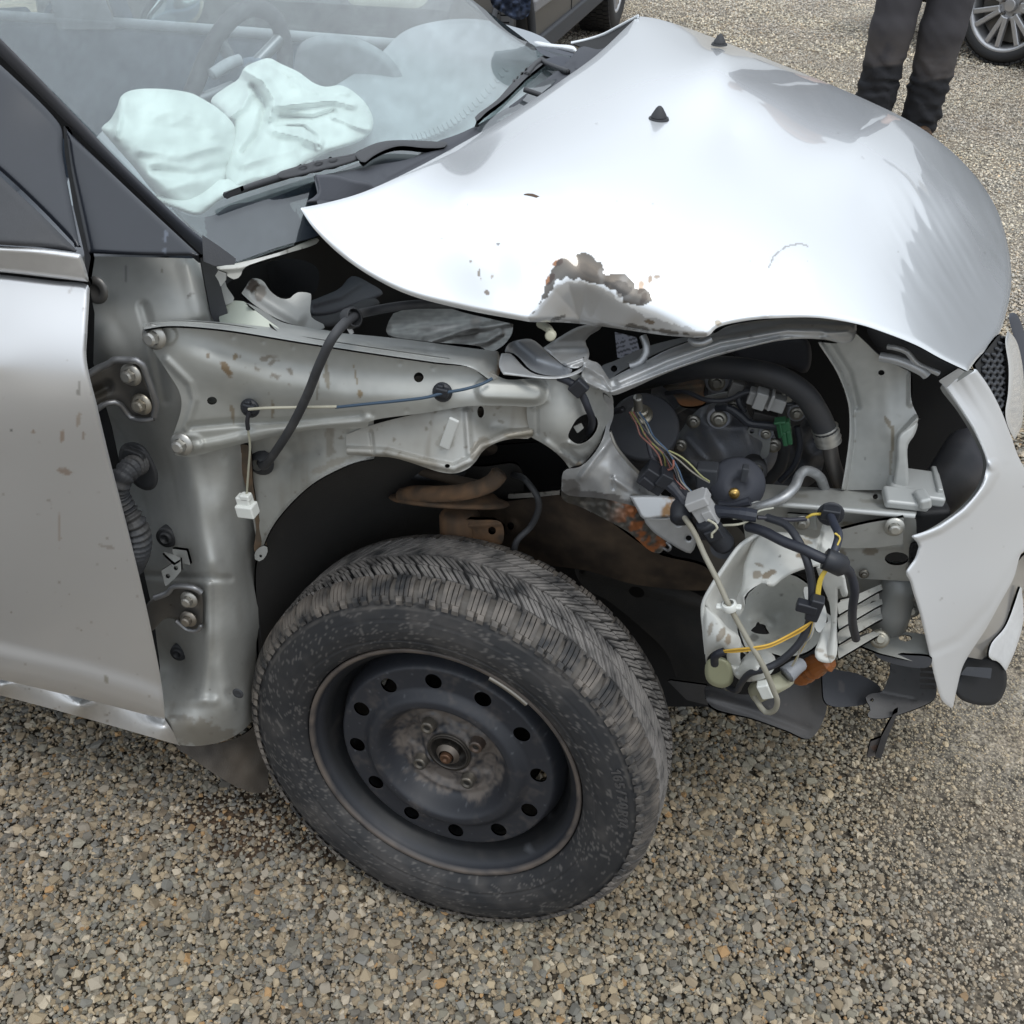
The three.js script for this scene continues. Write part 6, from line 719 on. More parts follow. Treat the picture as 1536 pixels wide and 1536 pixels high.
  tube('harness', w, M.tape, [1246, 774, 0.56, 1252, 788, 0.575, 1258, 802, 0.59, 1254, 820, 0.605, 1248, 836, 0.615], (s) => 0.0068, { c: () => [1.4, 1.45, 1.7] });
  mesh('wire_clip', [boxAt(1246, 770, 0.555, [0.02, 0.014, 0.012]), along(latheGeo([[0, 0.003], [0.013, 0.003], [0.015, 0]], 18), at(1246, 771, 0.548), OUT)], M.tape, w);
  for (const k of [0, 1, 2]) {
    wire('wire', [1252 + k, 800, 0.597, 1260, 806 + k, 0.6, 1256, 818, 0.607], 0.0016, [0.6, 0.44, 0.08]);
    wire('wire', [1236 + k * 2, 856, 0.625, 1230 + k * 2, 866, 0.628, 1226 + k * 2.2, 880, 0.63, 1224 + k * 2, 903, 0.635], 0.0022, [0.6, 0.43, 0.06]);
    wire('wire', [1218 - k, 932 + k, 0.642, 1205, 940 + k * 2.4, 0.645, 1180, 954 + k * 2.2, 0.65, 1155, 966 + k * 2, 0.66, 1130, 971 + k * 2, 0.665, 1100, 974 + k * 2, 0.66, 1086, 976 + k, 0.655], 0.0018, k === 1 ? [0.35, 0.2, 0.03] : [0.65, 0.4, 0.06]);
    wire('wire', [1220 + k, 932, 0.64, 1216, 950 + k * 3, 0.64, 1206 - k * 2, 968, 0.635, 1196, 985 + k, 0.625, 1188, 1000, 0.615], 0.0017, [[0.5, 0.36, 0.1], [0.3, 0.32, 0.4], [0.45, 0.43, 0.36]][k]);
  }
  mesh('plug_connector', [boxAt(1222, 912, 0.64, [0.014, 0.03, 0.014], [0, 0, -0.1]), boxAt(1210, 910, 0.642, [0.022, 0.012, 0.012], [0, 0, -0.1])], M.tape, w);
  tube('bulb_plug', w, M.tape, [1086, 977, 0.655, 1078, 980, 0.655, 1072, 986, 0.65, 1072, 996, 0.645], 0.007, { c: () => [1, 1, 1.1] });
  // washer hose with its clip
  tube('washer_hose', car, M.hose, [1026, 775, 0.57, 1042, 800, 0.59, 1058, 835, 0.615, 1076, 870, 0.635, 1092, 905, 0.648, 1108, 935, 0.655, 1125, 965, 0.662, 1140, 990, 0.668, 1150, 1010, 0.67, 1160, 1035, 0.668, 1166, 1052, 0.665, 1160, 1067, 0.66, 1148, 1068, 0.655, 1138, 1056, 0.65, 1132, 1046, 0.64], 0.0039, { rad: 14, c: (p) => mixc([1, 1, 1], [0.8, 0.76, 0.68], fbm(p, 30) + 0.3) });
  mesh('hose_clip', [along(latheGeo([[0.006, -0.004], [0.0085, -0.004], [0.0085, 0.004], [0.006, 0.004]], 16), at(1094, 909, 0.65), V(-0.35, 0.9, 0)), boxAt(1093, 910, 0.65, [0.028, 0.004, 0.008], [0, 0, 0.2])], M.clip, w);
}
// --- steel wheel and winter tyre
{
  const wheel = part('front_wheel', car);
  const ax = V(-0.04, 0.134, 1).normalize(), c = V(-0.002, 0.2925, 0.7125);
  const e1 = V(0, 1, 0).cross(ax).normalize(), e2 = ax.clone().cross(e1);
  const F = new THREE.Matrix4().makeBasis(e1, e2, ax).setPosition(c); // local: x forward-ish, y up, z outboard; z = 0 is the rim flange
  const put = (g) => g.applyMatrix4(F);
  const lz = (prof, n) => { const g = latheGeo(prof, n); g.rotateX(Math.PI / 2); return g; }; // lathe about z: [radius, z]
  const mudT = (k, mud = [0.235, 0.2, 0.155]) => (p) => { const n = fbm(p, 24, 2) * 1.3 + 0.35 * N3(p, 160, 4); return mixc([1, 1, 1], mud.map((x) => x / 0.036), Math.min(1, Math.max(0, k * (n + 0.22)))); };
  // carcass: bead, sidewall bulge with rings, shoulder, tread floor
  const W = -0.066; // middle of the tyre
  const half = [[0.186, 0.05], [0.1955, 0.058], [0.1965, 0.0665], [0.1985, 0.0705], [0.2035, 0.0755], [0.215, 0.0805], [0.2165, 0.0792], [0.219, 0.0812], [0.232, 0.0832], [0.245, 0.082], [0.2465, 0.0808], [0.249, 0.081], [0.262, 0.0775], [0.2635, 0.0762], [0.266, 0.0755], [0.276, 0.0705], [0.2815, 0.066], [0.284, 0.058], [0.2855, 0.03], [0.286, 0]];
  const prof = half.map(([r, w]) => [r, W + w]).concat(half.slice(0, -1).reverse().map(([r, w]) => [r, W - w]));
  const fine = prof.flatMap((q, i) => { const n = prof[i + 1]; if (!n) return [q]; const k = Math.max(1, Math.min(6, Math.round(Math.hypot(n[0] - q[0], n[1] - q[1]) / 0.0022))); return [...Array(k)].map((_, j) => [q[0] + ((n[0] - q[0]) * j) / k, q[1] + ((n[1] - q[1]) * j) / k]); });
  const tyre = [put(lz(fine, 420))];
  tyre[0].toNonIndexed; tintBy(tyre[0], (p) => { const q = p.clone().sub(c), r = Math.hypot(q.dot(e1), q.dot(e2)); const a = Math.atan2(q.dot(e2), q.dot(e1)), ax2 = q.dot(ax) - W; const sh = sstep(0.262, 0.282, r); let k = mudT(Math.abs(ax2) > 0.046 ? 0.16 + 0.8 * sh : 0.1)(p); const scr = noise.noise(a * 11 + r * 50, r * 150 - a * 6, 3) + 0.35 * noise.noise(a * 40, r * 300, 6), hair = Math.abs(noise.noise(a * 9 + r * 26, r * 44 - a * 7, 8)); if (sh < 0.9) { k = mixc(k, [4.6, 4.2, 3.6], Math.max(0, Math.min(0.6, (scr - 0.75) * 1.6))); if (hair < 0.02) k = mixc(k, [9, 8, 6.6], 0.5); const h2 = Math.abs(noise.noise(a * 17 - r * 40, r * 70 + a * 11, 2)); if (h2 < 0.02 && N3(p, 18, 3) > 0) k = mixc(k, [9, 8, 6.5], 0.5); const cl = sstep(0.0, 0.3, fbm(p, 11, 4)); k = mixc(k, [8, 6.9, 5.5], 0.3 * cl * (0.6 + fbm(p, 50, 2))); const low = sstep(0.5, 0.95, -q.dot(e2) / r * 0.7 + fbm(p, 12, 5)); k = mixc(k, [7, 6, 4.8], 0.3 * low); } if (Math.abs(r - 0.262) < 0.0016) k = mixc(k, [5.5, 4.8, 3.8], 0.55 * sstep(-0.2, 0.3, fbm(p, 20, 7))); if (r > 0.27 && Math.abs(ax2) > 0.045) k = mixc(k, [8.5, 7.3, 5.6], 0.65); return k; });
  // tread blocks laid on the curved crown: [angle from, to, width from, to, skew, slits]
  const R = (w) => 0.2935 - 0.0025 * (w / 0.05) ** 2 - (Math.abs(w) > 0.05 ? 0.07 * (Math.abs(w) - 0.05) ** 1.0 + 14 * (Math.abs(w) - 0.05) ** 2 : 0);
  const block = (a0, a1, w0, w1, skew0, skew1, drop) => {
    const n = 4, pos = [], idx = []; const fl = (w) => Math.min(0.2852, R(w) - 0.0065);
    for (let i = 0; i <= n; i++) { const w = w0 + ((w1 - w0) * i) / n, sk = skew0 + ((skew1 - skew0) * i) / n; for (const [a, top] of [[a0, 0], [a0 + (a1 - a0) * 0.06, 1], [a1 - (a1 - a0) * 0.06, 1], [a1, 0]]) { const r = top ? R(w) - drop : fl(w), t = a + sk; pos.push(r * Math.sin(t), r * Math.cos(t), W + w); } }
    for (let i = 0; i < n; i++) for (let k = 0; k < 3; k++) { const a = i * 4 + k; idx.push(a, a + 4, a + 1, a + 1, a + 4, a + 5); }
    for (const i of [0, n]) { const a = i * 4; idx.push(a, a + 1, a + 2, a, a + 2, a + 3); }
    const g = new THREE.BufferGeometry(); g.setAttribute('position', new THREE.Float32BufferAttribute(pos, 3)); g.setIndex(idx); const k = g.toNonIndexed(); k.computeVertexNormals(); return k;
  };
  const NP = 56, d = (2 * Math.PI) / NP, blocks = [];
  for (let i = 0; i < NP; i++) {
    const a = i * d + rr(-0.004, 0.004);
    for (const s of [1, -1]) {
      const off = s > 0 ? 0 : d * 0.5;
      for (let k = 0; k < 4; k++) { const b = a + off + k * d * 0.198; blocks.push(block(b, b + d * 0.178, s * 0.047, s * 0.0735, 0, d * 0.1, 0.0003 * rnd())); }          // shoulder, cut by sipes
      for (let k = 0; k < 4; k++) { const b = a + off + d * 0.1 + k * d * 0.2 + (k > 1 ? d * 0.07 : 0); blocks.push(block(b, b + d * 0.178, s * 0.0245, s * 0.0445, -d * 0.6, -d * 0.05, 0.0004 * rnd())); }       // middle row
      for (let k = 0; k < 4; k++) { const b = a + off + d * 0.2 + k * d * 0.2 + (k > 1 ? d * 0.07 : 0); blocks.push(block(b, b + d * 0.178, s * 0.0018, s * 0.0222, -d * 1.35, -d * 0.66, 0.0004 * rnd())); }       // centre chevrons
      for (let k = 0; k < 2; k++) blocks.push(block(a + off + k * d * 0.42 + d * 0.05, a + off + k * d * 0.42 + d * 0.34, s * 0.0735, s * 0.0782, d * 0.1, d * 0.14, 0.001)); // ribs on the shoulder
    }
  }
  const bl = put(mergeGeometries(blocks)); tintBy(bl, (p) => { const q = p.clone().sub(c), w = Math.abs(q.dot(ax) - W), n = fbm(p, 30, 2) * 1.4 + 0.5 * N3(p, 210, 4); return mixc([1.3, 1.3, 1.25], w > 0.046 ? [11, 9.2, 7] : [14, 12.5, 10.3], Math.min(1, Math.max(0, (w > 0.046 ? 0.45 : 0.66) + n))); });
  const font = await new FontLoader().loadAsync('fonts/droid/droid_sans_bold.typeface.json');
  const letters = [];
  const arcText = (text, r, a0, size) => { let a = a0; for (const ch of text) { if (ch !== ' ') { const g = new TextGeometry(ch, { font, size, depth: 0.0016, curveSegments: 3 }); g.translate(-size * 0.35, -size / 2, 0); g.applyMatrix4(new THREE.Matrix4().makeRotationZ(-a).multiply(new THREE.Matrix4().makeTranslation(0, r, W + 0.0805))); letters.push(g); } a += (size * (ch === '1' || ch === '/' ? 0.75 : 0.95)) / r; } };
  arcText('165/70R14', 0.252, 1.2, 0.0125);
  const tg = put(mergeGeometries(letters.map((g) => { const k = g.index ? g.toNonIndexed() : g; return k; }))); tint(tg, [3.4, 3.1, 2.7]);
  mesh('tyre', [tyre[0], bl, tg], M.tyre, wheel);
  // rim: flange, drop centre, barrel
  const rimC = (p) => { const q = p.clone().sub(c), r = Math.hypot(q.dot(e1), q.dot(e2)), z = q.dot(ax); const n = fbm(p, 30, 3) + 0.4 * N3(p, 140, 1); const edge = sstep(0.1862, 0.188, r) * sstep(-0.01, -0.005, z); let k = mixc([1, 1, 1.06], [6.3, 4.7, 3.3], Math.max(0, Math.min(1, edge * (0.8 + n * 1.3)))); if (r > 0.162 && r < 0.184) k = [0.38, 0.38, 0.38]; k = mixc(k, [7, 5.4, 3.9], Math.max(0, Math.min(0.9, (n - 0.12 + 0.5 * sstep(0.086, 0.076, r) * sstep(0.026, 0.034, r)) * 1.7 * (1 - edge) * (r > 0.155 ? 0.22 : r < 0.084 ? 1 : 0.35)))); if (N3(p, 260, 9) > 0.62) k = mixc(k, [5, 4.8, 4.4], 0.6); return k; };
  const barrel = [[0.193, -0.006], [0.195, -0.001], [0.1935, 0.002], [0.189, 0.001], [0.186, -0.004], [0.1845, -0.012], [0.176, -0.017], [0.174, -0.03], [0.1685, -0.038], [0.164, -0.05], [0.162, -0.07], [0.17, -0.12], [0.19, -0.13], [0.192, -0.132], [0.18, -0.11]];
  mesh('rim', tintBy(put(lz(barrel, 96)), rimC), M.rim, wheel);
  // disc with twelve holes, raised ring, dished middle
  const hgt = (r) => -0.05 + 0.032 * sstep(0.166, 0.15, r) + 0.012 * sstep(0.121, 0.104, r) * (1 - sstep(0.098, 0.078, r)) - 0.018 * sstep(0.096, 0.074, r) - 0.004 * sstep(0.07, 0.066, r) + 0.006 * sstep(0.042, 0.034, r);
  const holes = [...Array(12)].map((_, i) => { const a = (i / 12) * Math.PI * 2 + 0.13; return [0.132 * Math.cos(a), 0.132 * Math.sin(a)]; });
  const slots = [...Array(4)].map((_, i) => { const a = (i / 4) * Math.PI * 2 + Math.PI / 4 + 0.62; return [0.055 * Math.cos(a), 0.055 * Math.sin(a), a]; });
  const lugs = [...Array(4)].map((_, i) => { const a = (i / 4) * Math.PI * 2 + Math.PI / 4 - 0.16; return [0.05 * Math.cos(a), 0.05 * Math.sin(a)]; });
  const sdDisc = (x, y) => { const r = Math.hypot(x, y); let s = Math.min(0.168 - r, r - 0.029); for (const [hx, hy] of holes) s = Math.min(s, Math.hypot(x - hx, y - hy) - 0.0115); return s; };
  const inv = F.clone();
  const disc = sheetMesh([-0.17, -0.17, 0.17, 0.17], 0.0022, sdDisc, (x, y) => { const r = Math.hypot(x, y); let z = hgt(r); for (const [hx, hy] of lugs) z += 0.004 * sstep(0.021, 0.014, Math.hypot(x - hx, y - hy)); for (const [hx, hy, a] of slots) { const dx = (x - hx) * Math.cos(a) + (y - hy) * Math.sin(a), dy = -(x - hx) * Math.sin(a) + (y - hy) * Math.cos(a); z -= 0.004 * sstep(1.15, 0.8, Math.hypot(dx / 0.011, dy / 0.019)); } return V(x, y, z).applyMatrix4(inv); }, 0.003, { facing: () => ax, color: (p) => rimC(p) });
  mesh('wheel_disc', disc, M.rim, wheel);
  for (const [i, [x, y]] of lugs.entries()) { const p = V(x, y, hgt(0.05) + 0.002).applyMatrix4(F); const t = (q) => mixc([0.45, 0.45, 0.45], i === 0 ? [1.1, 0.7, 0.5] : [1.3, 1.15, 0.95], Math.max(0, fbm(q, 60) + 0.35)); mesh('wheel_bolt', [tintBy(along(latheGeo([[0, 0.012], [0.0045, 0.012], [0.0055, 0.015], [0.0088, 0.015], [0.0098, 0.012], [0.0108, 0.002], [0.0145, 0]], 12), p, ax), t), tint(along(latheGeo([[0, 0.0125], [0.0045, 0.0125]], 8), p, ax), [0.3, 0.3, 0.3])], M.darkSteel, wheel); }
  const hp = V(0, 0, hgt(0.03) - 0.004).applyMatrix4(F);
  mesh('hub', [tint(along(latheGeo([[0.0285, -0.03], [0.0285, 0.008], [0.0265, 0.009], [0.025, 0.004], [0.024, -0.012], [0, -0.014]], 40), hp, ax), [0.45, 0.42, 0.4]), tintBy(along(latheGeo([[0.0285, 0.006], [0.0315, 0.007], [0.0315, -0.004]], 40), hp, ax), () => [0.5, 0.46, 0.42])], M.darkSteel, wheel);
  const nut = new THREE.CylinderGeometry(0.0145, 0.0155, 0.014, 6).toNonIndexed(); nut.computeVertexNormals();
  mesh('hub_nut', [tint(along(nut, hp.clone().addScaledVector(ax, 0.002), ax), [0.5, 0.46, 0.42]), tint(along(latheGeo([[0, 0.018], [0.0025, 0.018], [0.0035, 0.021], [0.0072, 0.021], [0.0085, 0.019], [0.0085, 0]], 20), hp, ax), [0.75, 0.42, 0.26]), tint(along(latheGeo([[0.017, 0.01], [0.012, 0.016], [0.011, 0.016]], 20), hp, ax), [0.8, 0.7, 0.62])], M.darkSteel, wheel);
  mesh('brake_drum', tint(put(lz([[0, -0.075], [0.12, -0.075], [0.125, -0.08], [0.125, -0.1], [0, -0.1]], 40)), [0.4, 0.38, 0.36]), M.darkSteel, wheel);
  mesh('balance_weight', tint(put((() => { const L = []; for (let i = 0; i <= 10; i++) { const a = 1.22 - i * 0.03; L.push(V(0.1875 * Math.cos(a), 0.1875 * Math.sin(a), 0.0)); } return tubeGeo(L, 0.0038, { rad: 8 }); })()), [0.62, 0.58, 0.54]), M.zinc, wheel);
}

// --- scuttle, wipers
{
  sheet('scuttle_panel', car, M.plasticDull, [470, 264, 470, 264, 520, 256, 560, 248, 620, 236, 652, 214, 690, 200, 730, 180, 770, 155, 800, 132, 820, 118, 852, 92, 872, 70, 900, 74, 925, 62, 925, 75, 895, 92, 850, 125, 775, 178, 690, 228, 610, 270, 560, 294, 500, 306, 476, 306, 476, 290], { ctrl: [470, 264, onGlass(470, 264), 560, 248, onGlass(560, 248), 476, 300, 0.57, 560, 294, 0.46, 652, 214, onGlass(652, 214), 690, 228, 0.27, 775, 178, 0.06, 770, 155, onGlass(770, 155), 820, 118, onGlass(820, 118), 872, 75, -0.38, 852, 92, -0.33, 925, 68, -0.5], th: 0.004, h: 2.5, round: [4, 0.004], c: () => [1.1, 1.1, 1.15], b: [[[560, 285, 690, 214, 780, 160, 860, 98], 7, -0.006], [[580, 262, 700, 206], 9, 0.006]], warp: () => -0.007 });
  sheet('scuttle_end', car, M.plastic, [472, 262, 472, 262, 500, 262, 530, 270, 556, 276, 566, 290, 566, 290, 520, 302, 480, 306, 458, 303, 458, 303, 476, 290], { ctrl: [472, 262, 0.56, 566, 290, 0.46, 458, 303, 0.59, 520, 302, 0.54], th: 0.01, h: 2, round: [4, 0.005], c: () => [1.4, 1.45, 1.6] });
  const wip = part('wiper', car);
  const m = M.plastic;
  tube('wiper_blade', wip, m, [[338, 293], [380, 279], [430, 263], [480, 247], [530, 236], [580, 222], [640, 217]].flatMap(([u, v]) => [u, v, onGlass(u, v) + 0.018]), (s) => 0.0034 + 0.0012 * Math.sin(s * 3.1), { rad: 6 });
  sheet('wiper_frame', wip, m, [337, 291, 360, 281, 362, 288, 340, 299], { s: 0, ctrl: 0.625, th: 0.006, h: 1.5 });
  sheet('wiper_frame', wip, m, [415, 261, 440, 251, 500, 236, 530, 232, 540, 224, 548, 226, 552, 233, 520, 246, 480, 256, 430, 268, 419, 268], { ctrl: [[415, 261], [500, 240], [552, 230], [430, 268]].flatMap(([u, v]) => [u, v, onGlass(u, v) + 0.026]), th: 0.006, h: 1.8, round: [3, 0.003], holes: [[455, 253, 6, 2.2, -0.25], [478, 247, 6, 2.2, -0.25], [500, 242, 6, 2.2, -0.2]] });
  sheet('wiper_arm', wip, m, [533, 232, 555, 218, 575, 212, 600, 210, 650, 212, 672, 214, 668, 220, 640, 222, 600, 219, 580, 224, 560, 234, 545, 244], { ctrl: [[533, 232], [600, 214], [672, 216]].flatMap(([u, v]) => [u, v, onGlass(u, v) + 0.03]), th: 0.008, h: 1.8, round: [3, 0.003] });
  const wip2 = part('wiper', car);
  sheet('wiper_blade', wip2, m, [712, 176, 718, 170, 745, 150, 765, 128, 795, 98, 818, 82, 826, 86, 812, 98, 790, 116, 770, 136, 752, 152, 730, 168, 714, 182], { ctrl: [[712, 176], [765, 128], [818, 84], [730, 168]].flatMap(([u, v]) => [u, v, onGlass(u, v) + 0.03]), th: 0.008, h: 1.6, round: [2.5, 0.003], holes: [[771, 121, 2.2, 3, 0.6], [777, 116, 2.2, 3, 0.6], [783, 110, 2.2, 3, 0.6], [789, 104, 2.2, 3, 0.6]] });
  mesh('wiper_arm', tubeGeo(pts3([[790, 112], [804, 96], [812, 92], [825, 98], [852, 108]].flatMap(([u, v]) => [u, v, onGlass(u, v) + 0.05])), 0.005, { rad: 6 }), m, wip2);
  mesh('wiper_arm', tubeGeo(pts3([[786, 134], [806, 141], [822, 146], [832, 138], [848, 126]].flatMap(([u, v]) => [u, v, onGlass(u, v) + 0.05])), 0.004, { rad: 6 }), m, wip2);
  sheet('wiper_pivot', wip2, M.plasticDull, [814, 92, 840, 84, 862, 90, 872, 96, 866, 110, 852, 112, 838, 104], { ctrl: [814, 92, -0.36, 862, 90, -0.4, 852, 112, -0.3], th: 0.02, h: 2, round: [4, 0.006], c: () => [0.9, 0.95, 1.1] });
  sheet('scuttle_end', car, M.plasticDull, [802, 70, 830, 72, 860, 78, 880, 96, 868, 104, 840, 88, 818, 84], { ctrl: [802, 70, -0.58, 880, 96, -0.42, 840, 88, -0.42], th: 0.01, h: 2, c: () => [1.2, 1.25, 1.4] });
  sheet('scuttle_end', car, M.plasticDull, [856, 88, 868, 82, 876, 92, 864, 108, 852, 108], { ctrl: -0.38, th: 0.01, h: 1.5, round: [3, 0.004], c: () => [2, 2.2, 2.8] });
  mesh('far_wing_edge', sheetGeo([800, 62, 830, 66, 862, 70, 866, 78, 840, 74, 806, 70], { ctrl: [800, 62, -0.68, 866, 78, -0.6], th: 0.01, h: 2, round: [3, 0.004] }), M.paint, car);
  sheet('far_post', car, M.gloss, [690, -30, 709, 0, 760, 38, 808, 74, 800, 76, 752, 44, 700, 4, 670, -30], { s: 0, ctrl: [690, -30, -0.56, 805, 74, -0.6, 700, 4, -0.575], th: 0.02, h: 3 });
}
// --- cabin seen through the glass
{
  const dash = part('dashboard', car);
  sheet('dash_top', dash, M.dash, [100, 300, 330, 330, 480, 300, 640, 250, 760, 175, 850, 100, 820, 60, 770, 40, 700, 28, 610, 45, 560, 90, 480, 140, 380, 170, 250, 150, 150, 200], { cy: [330, 330, 0.9, 480, 300, 0.905, 640, 250, 0.9, 850, 100, 0.87, 820, 60, 0.86, 700, 40, 0.86, 560, 90, 0.9, 380, 170, 0.88, 150, 200, 0.84, 250, 150, 0.82], th: 0.02, h: 5, uv: 'xz', c: (p) => [1, 1, 1] });
  for (let i = 0; i < 22; i++) { const t = i / 21, u = 622 + (758 - 622) * t, v = 206 - 30 * t - 84 * t * t + 12 * t; const p = at(u, v, 0.908, 'y'); mesh('vent_slat', pos3(new RoundedBoxGeometry(0.006, 0.003, 0.03, 1, 0.001), p, [0, 0.5, 0]), M.dash, dash); }
  mesh('cabin_floor', pos3(new THREE.BoxGeometry(1.9, 0.04, 1.4), V(-1.3, 0.24, 0)), M.black, car);
  mesh('firewall', pos3(new THREE.BoxGeometry(0.05, 0.62, 1.2), V(-0.34, 0.55, 0)), M.black, car);
  // far side: door card, window frames, post
  const side = part('far_door', car);
  mesh('door_card', pos3(new RoundedBoxGeometry(2.2, 0.62, 0.06, 2, 0.02), V(-1.45, 0.555, -0.74)), M.cloth, side);
  mesh('door_sill_trim', [tubeGeo([V(-0.55, 0.868, -0.7), V(-1.2, 0.872, -0.71), V(-1.62, 0.872, -0.71)], 0.012), tubeGeo([V(-1.85, 0.872, -0.71), V(-2.4, 0.88, -0.7)], 0.012)], M.dash, side);
  sheet('centre_post', side, M.dash, [86, 44, 84, 30, 76, 0, 60, -60, 140, -60, 158, 0, 176, 42, 172, 44], { s: 0, ctrl: -0.7, th: 0.05, h: 5 });
  sheet('window_frame', side, M.cloth, [160, -10, 178, 46, 206, 42, 186, -10, 150, -90, 130, -90], { s: 0, ctrl: -0.72, th: 0.03, h: 4 });
  sheet('rear_quarter', side, M.cloth, [-300, 38, 60, 38, 75, 20, 80, 5, 73, 4, 66, 18, 60, 34, 40, 10, 0, 12, -300, 20], { s: 0, ctrl: -0.71, th: 0.03, h: 4 });
  mesh('far_window', [sheetGeo([206, 42, 340, 44, 470, 46, 560, -40, 180, -60], { s: 0, ctrl: -0.735, th: 0.004, h: 12 }), sheetGeo([-300, 38, 60, 36, 80, 5, 60, -60, -300, -60], { s: 0, ctrl: -0.735, th: 0.004, h: 12 })], M.sideGlass, side);
  // mirror outside the far window
  const mir = part('far_mirror', car);
  sheet('mirror_shell', mir, std([0.85, 0.87, 0.88], 0.12, 0.8), [213, 42, 216, 22, 228, 4, 240, -10, 300, -12, 306, 8, 300, 26, 290, 36, 262, 42], { ctrl: -0.86, th: 0.05, h: 2.5, puff: [26, 0.03], c: () => [0.9, 0.95, 0.95] });
  mesh('mirror_frame', tubeGeo(pts3([213, 44, -0.84, 216, 22, -0.835, 229, 2, -0.83, 241, -14, -0.83]), 0.008), M.plasticDull, mir);
  // seats
  const seatShape = (x, z, w) => { const s = part('seat', car); const b = new RoundedBoxGeometry(0.14, 0.62, w, 4, 0.06); mesh('backrest', pos3(b, V(x - 0.2, 0.78, z), [0, 0, 0.28]), M.seat, s); mesh('head_rest', pos3(new RoundedBoxGeometry(0.1, 0.18, 0.26, 4, 0.045), V(x - 0.32, 1.16, z), [0, 0, 0.2]), M.seat, s); mesh('cushion', pos3(new RoundedBoxGeometry(0.52, 0.16, w, 4, 0.06), V(x + 0.05, 0.46, z)), M.seat, s); };
  seatShape(-1.42, -0.36, 0.5); seatShape(-1.42, 0.36, 0.5);
  sheet('instrument_hood', dash, M.seat, [440, 150, 441, 100, 449, 68, 470, 55, 520, 54, 570, 74, 602, 110, 606, 150, 600, 180, 440, 180], { ctrl: -0.3, th: 0.05, h: 4, round: [14, 0.02] });
  // steering wheel
  const sw = part('steering_wheel', car);
  const ring = pts3([280, 170, -0.26, 296, 120, -0.29, 318, 70, -0.33, 345, 30, -0.37, 378, 12, -0.41, 408, 22, -0.43, 424, 55, -0.44, 427, 95, -0.43, 415, 140, -0.4, 385, 190, -0.34, 340, 225, -0.29, 300, 220, -0.26]);
  mesh('wheel_rim', (() => { const c = new THREE.CatmullRomCurve3(ring, true, 'centripetal'); return tubeGeo(c.getSpacedPoints(60), 0.0165, { rad: 12, seg: 120 }); })(), M.plasticDull, sw);
  sheet('wheel_hub', sw, M.cloth, [330, 108, 350, 95, 375, 85, 395, 90, 392, 120, 365, 150, 335, 140], { ctrl: -0.36, th: 0.05, h: 3, round: [10, 0.015] });
  for (const q of [[352, 100, -0.355, 330, 60, -0.345], [372, 108, -0.355, 420, 58, -0.43], [350, 130, -0.35, 300, 150, -0.28]]) tube('wheel_spoke', sw, M.steel, q, 0.012, { c: () => [0.7, 0.75, 0.8] });
  mesh('stalk', tubeGeo(pts3([318, 112, -0.22, 345, 95, -0.26, 360, 90, -0.28]), 0.011), M.dash, sw);
  // burst airbags: limp cloth with folds
  const bagC = () => [1, 1, 1];
  const bag = part('airbag', car);
  const fold = (list, amp = 1) => (u, v) => { let t = 0; for (const [path, w, d2] of list) { const q = path(u, v); if (q < w) t -= 1.5 * d2 * (1 - q / w) ** 1.2; } return t * amp + 0.01 * Math.abs(noise.noise(u / 60 + v / 90, v / 34, 3)) + 0.0015 * Math.abs(noise.noise(u / 24, v / 11, 6)); };
  const pd = (a) => pathDist(pairs(a));
  sheet('airbag_cloth', bag, M.airbag, [152, 192, 165, 180, 176, 160, 181, 145, 195, 136, 240, 133, 288, 140, 300, 146, 330, 165, 352, 190, 356, 230, 345, 262, 330, 290, 280, 312, 240, 296, 200, 250, 165, 210], { ctrl: [152, 192, 0.52, 181, 145, 0.44, 240, 134, 0.38, 330, 165, 0.3, 356, 230, 0.34, 330, 290, 0.48, 260, 305, 0.56, 200, 250, 0.56, 260, 210, 0.44], th: 0.004, h: 3, puff: [60, 0.075], c: bagC, warp: fold([[pd([180, 150, 179, 180, 172, 205]), 9, 0.012], [pd([262, 140, 300, 170, 320, 200]), 30, 0.01], [pd([200, 190, 250, 188, 300, 200]), 22, -0.007], [pd([210, 225, 270, 232, 330, 220]), 12, 0.008], [pd([230, 255, 290, 262, 340, 250]), 10, -0.008], [pd([310, 150, 345, 200]), 12, -0.01]]) });
  sheet('airbag_cloth', bag, M.airbag, [316, 152, 340, 130, 358, 118, 366, 102, 385, 92, 404, 87, 420, 95, 448, 108, 470, 124, 488, 130, 512, 128, 536, 142, 552, 160, 560, 180, 556, 198, 540, 212, 500, 226, 470, 240, 430, 262, 380, 280, 350, 290, 335, 262, 345, 225, 350, 190], { ctrl: [316, 152, 0.2, 366, 102, 0.08, 404, 87, 0.02, 488, 130, 0.02, 560, 180, 0.06, 500, 226, 0.26, 430, 262, 0.4, 350, 290, 0.48, 350, 200, 0.3, 430, 180, 0.16], th: 0.004, h: 2.5, puff: [34, 0.055], c: bagC, warp: fold([[pd([366, 105, 395, 122, 412, 150, 405, 175]), 12, 0.03], [pd([380, 130, 398, 160, 388, 200, 365, 230]), 10, -0.022], [pd([412, 160, 450, 155, 500, 150, 530, 158]), 9, 0.022], [pd([420, 175, 470, 178, 500, 168]), 8, -0.02], [pd([410, 195, 450, 205, 476, 215]), 12, 0.028], [pd([415, 190, 455, 190, 474, 205, 478, 220]), 5, -0.016], [pd([400, 95, 430, 115, 455, 130, 470, 132]), 8, -0.014], [pd([440, 125, 480, 140, 520, 140]), 8, 0.014], [pd([365, 245, 400, 235, 440, 225]), 14, 0.016], [pd([340, 180, 365, 160, 375, 140]), 10, 0.018], [pd([500, 175, 535, 190, 555, 195]), 7, 0.015]]) });
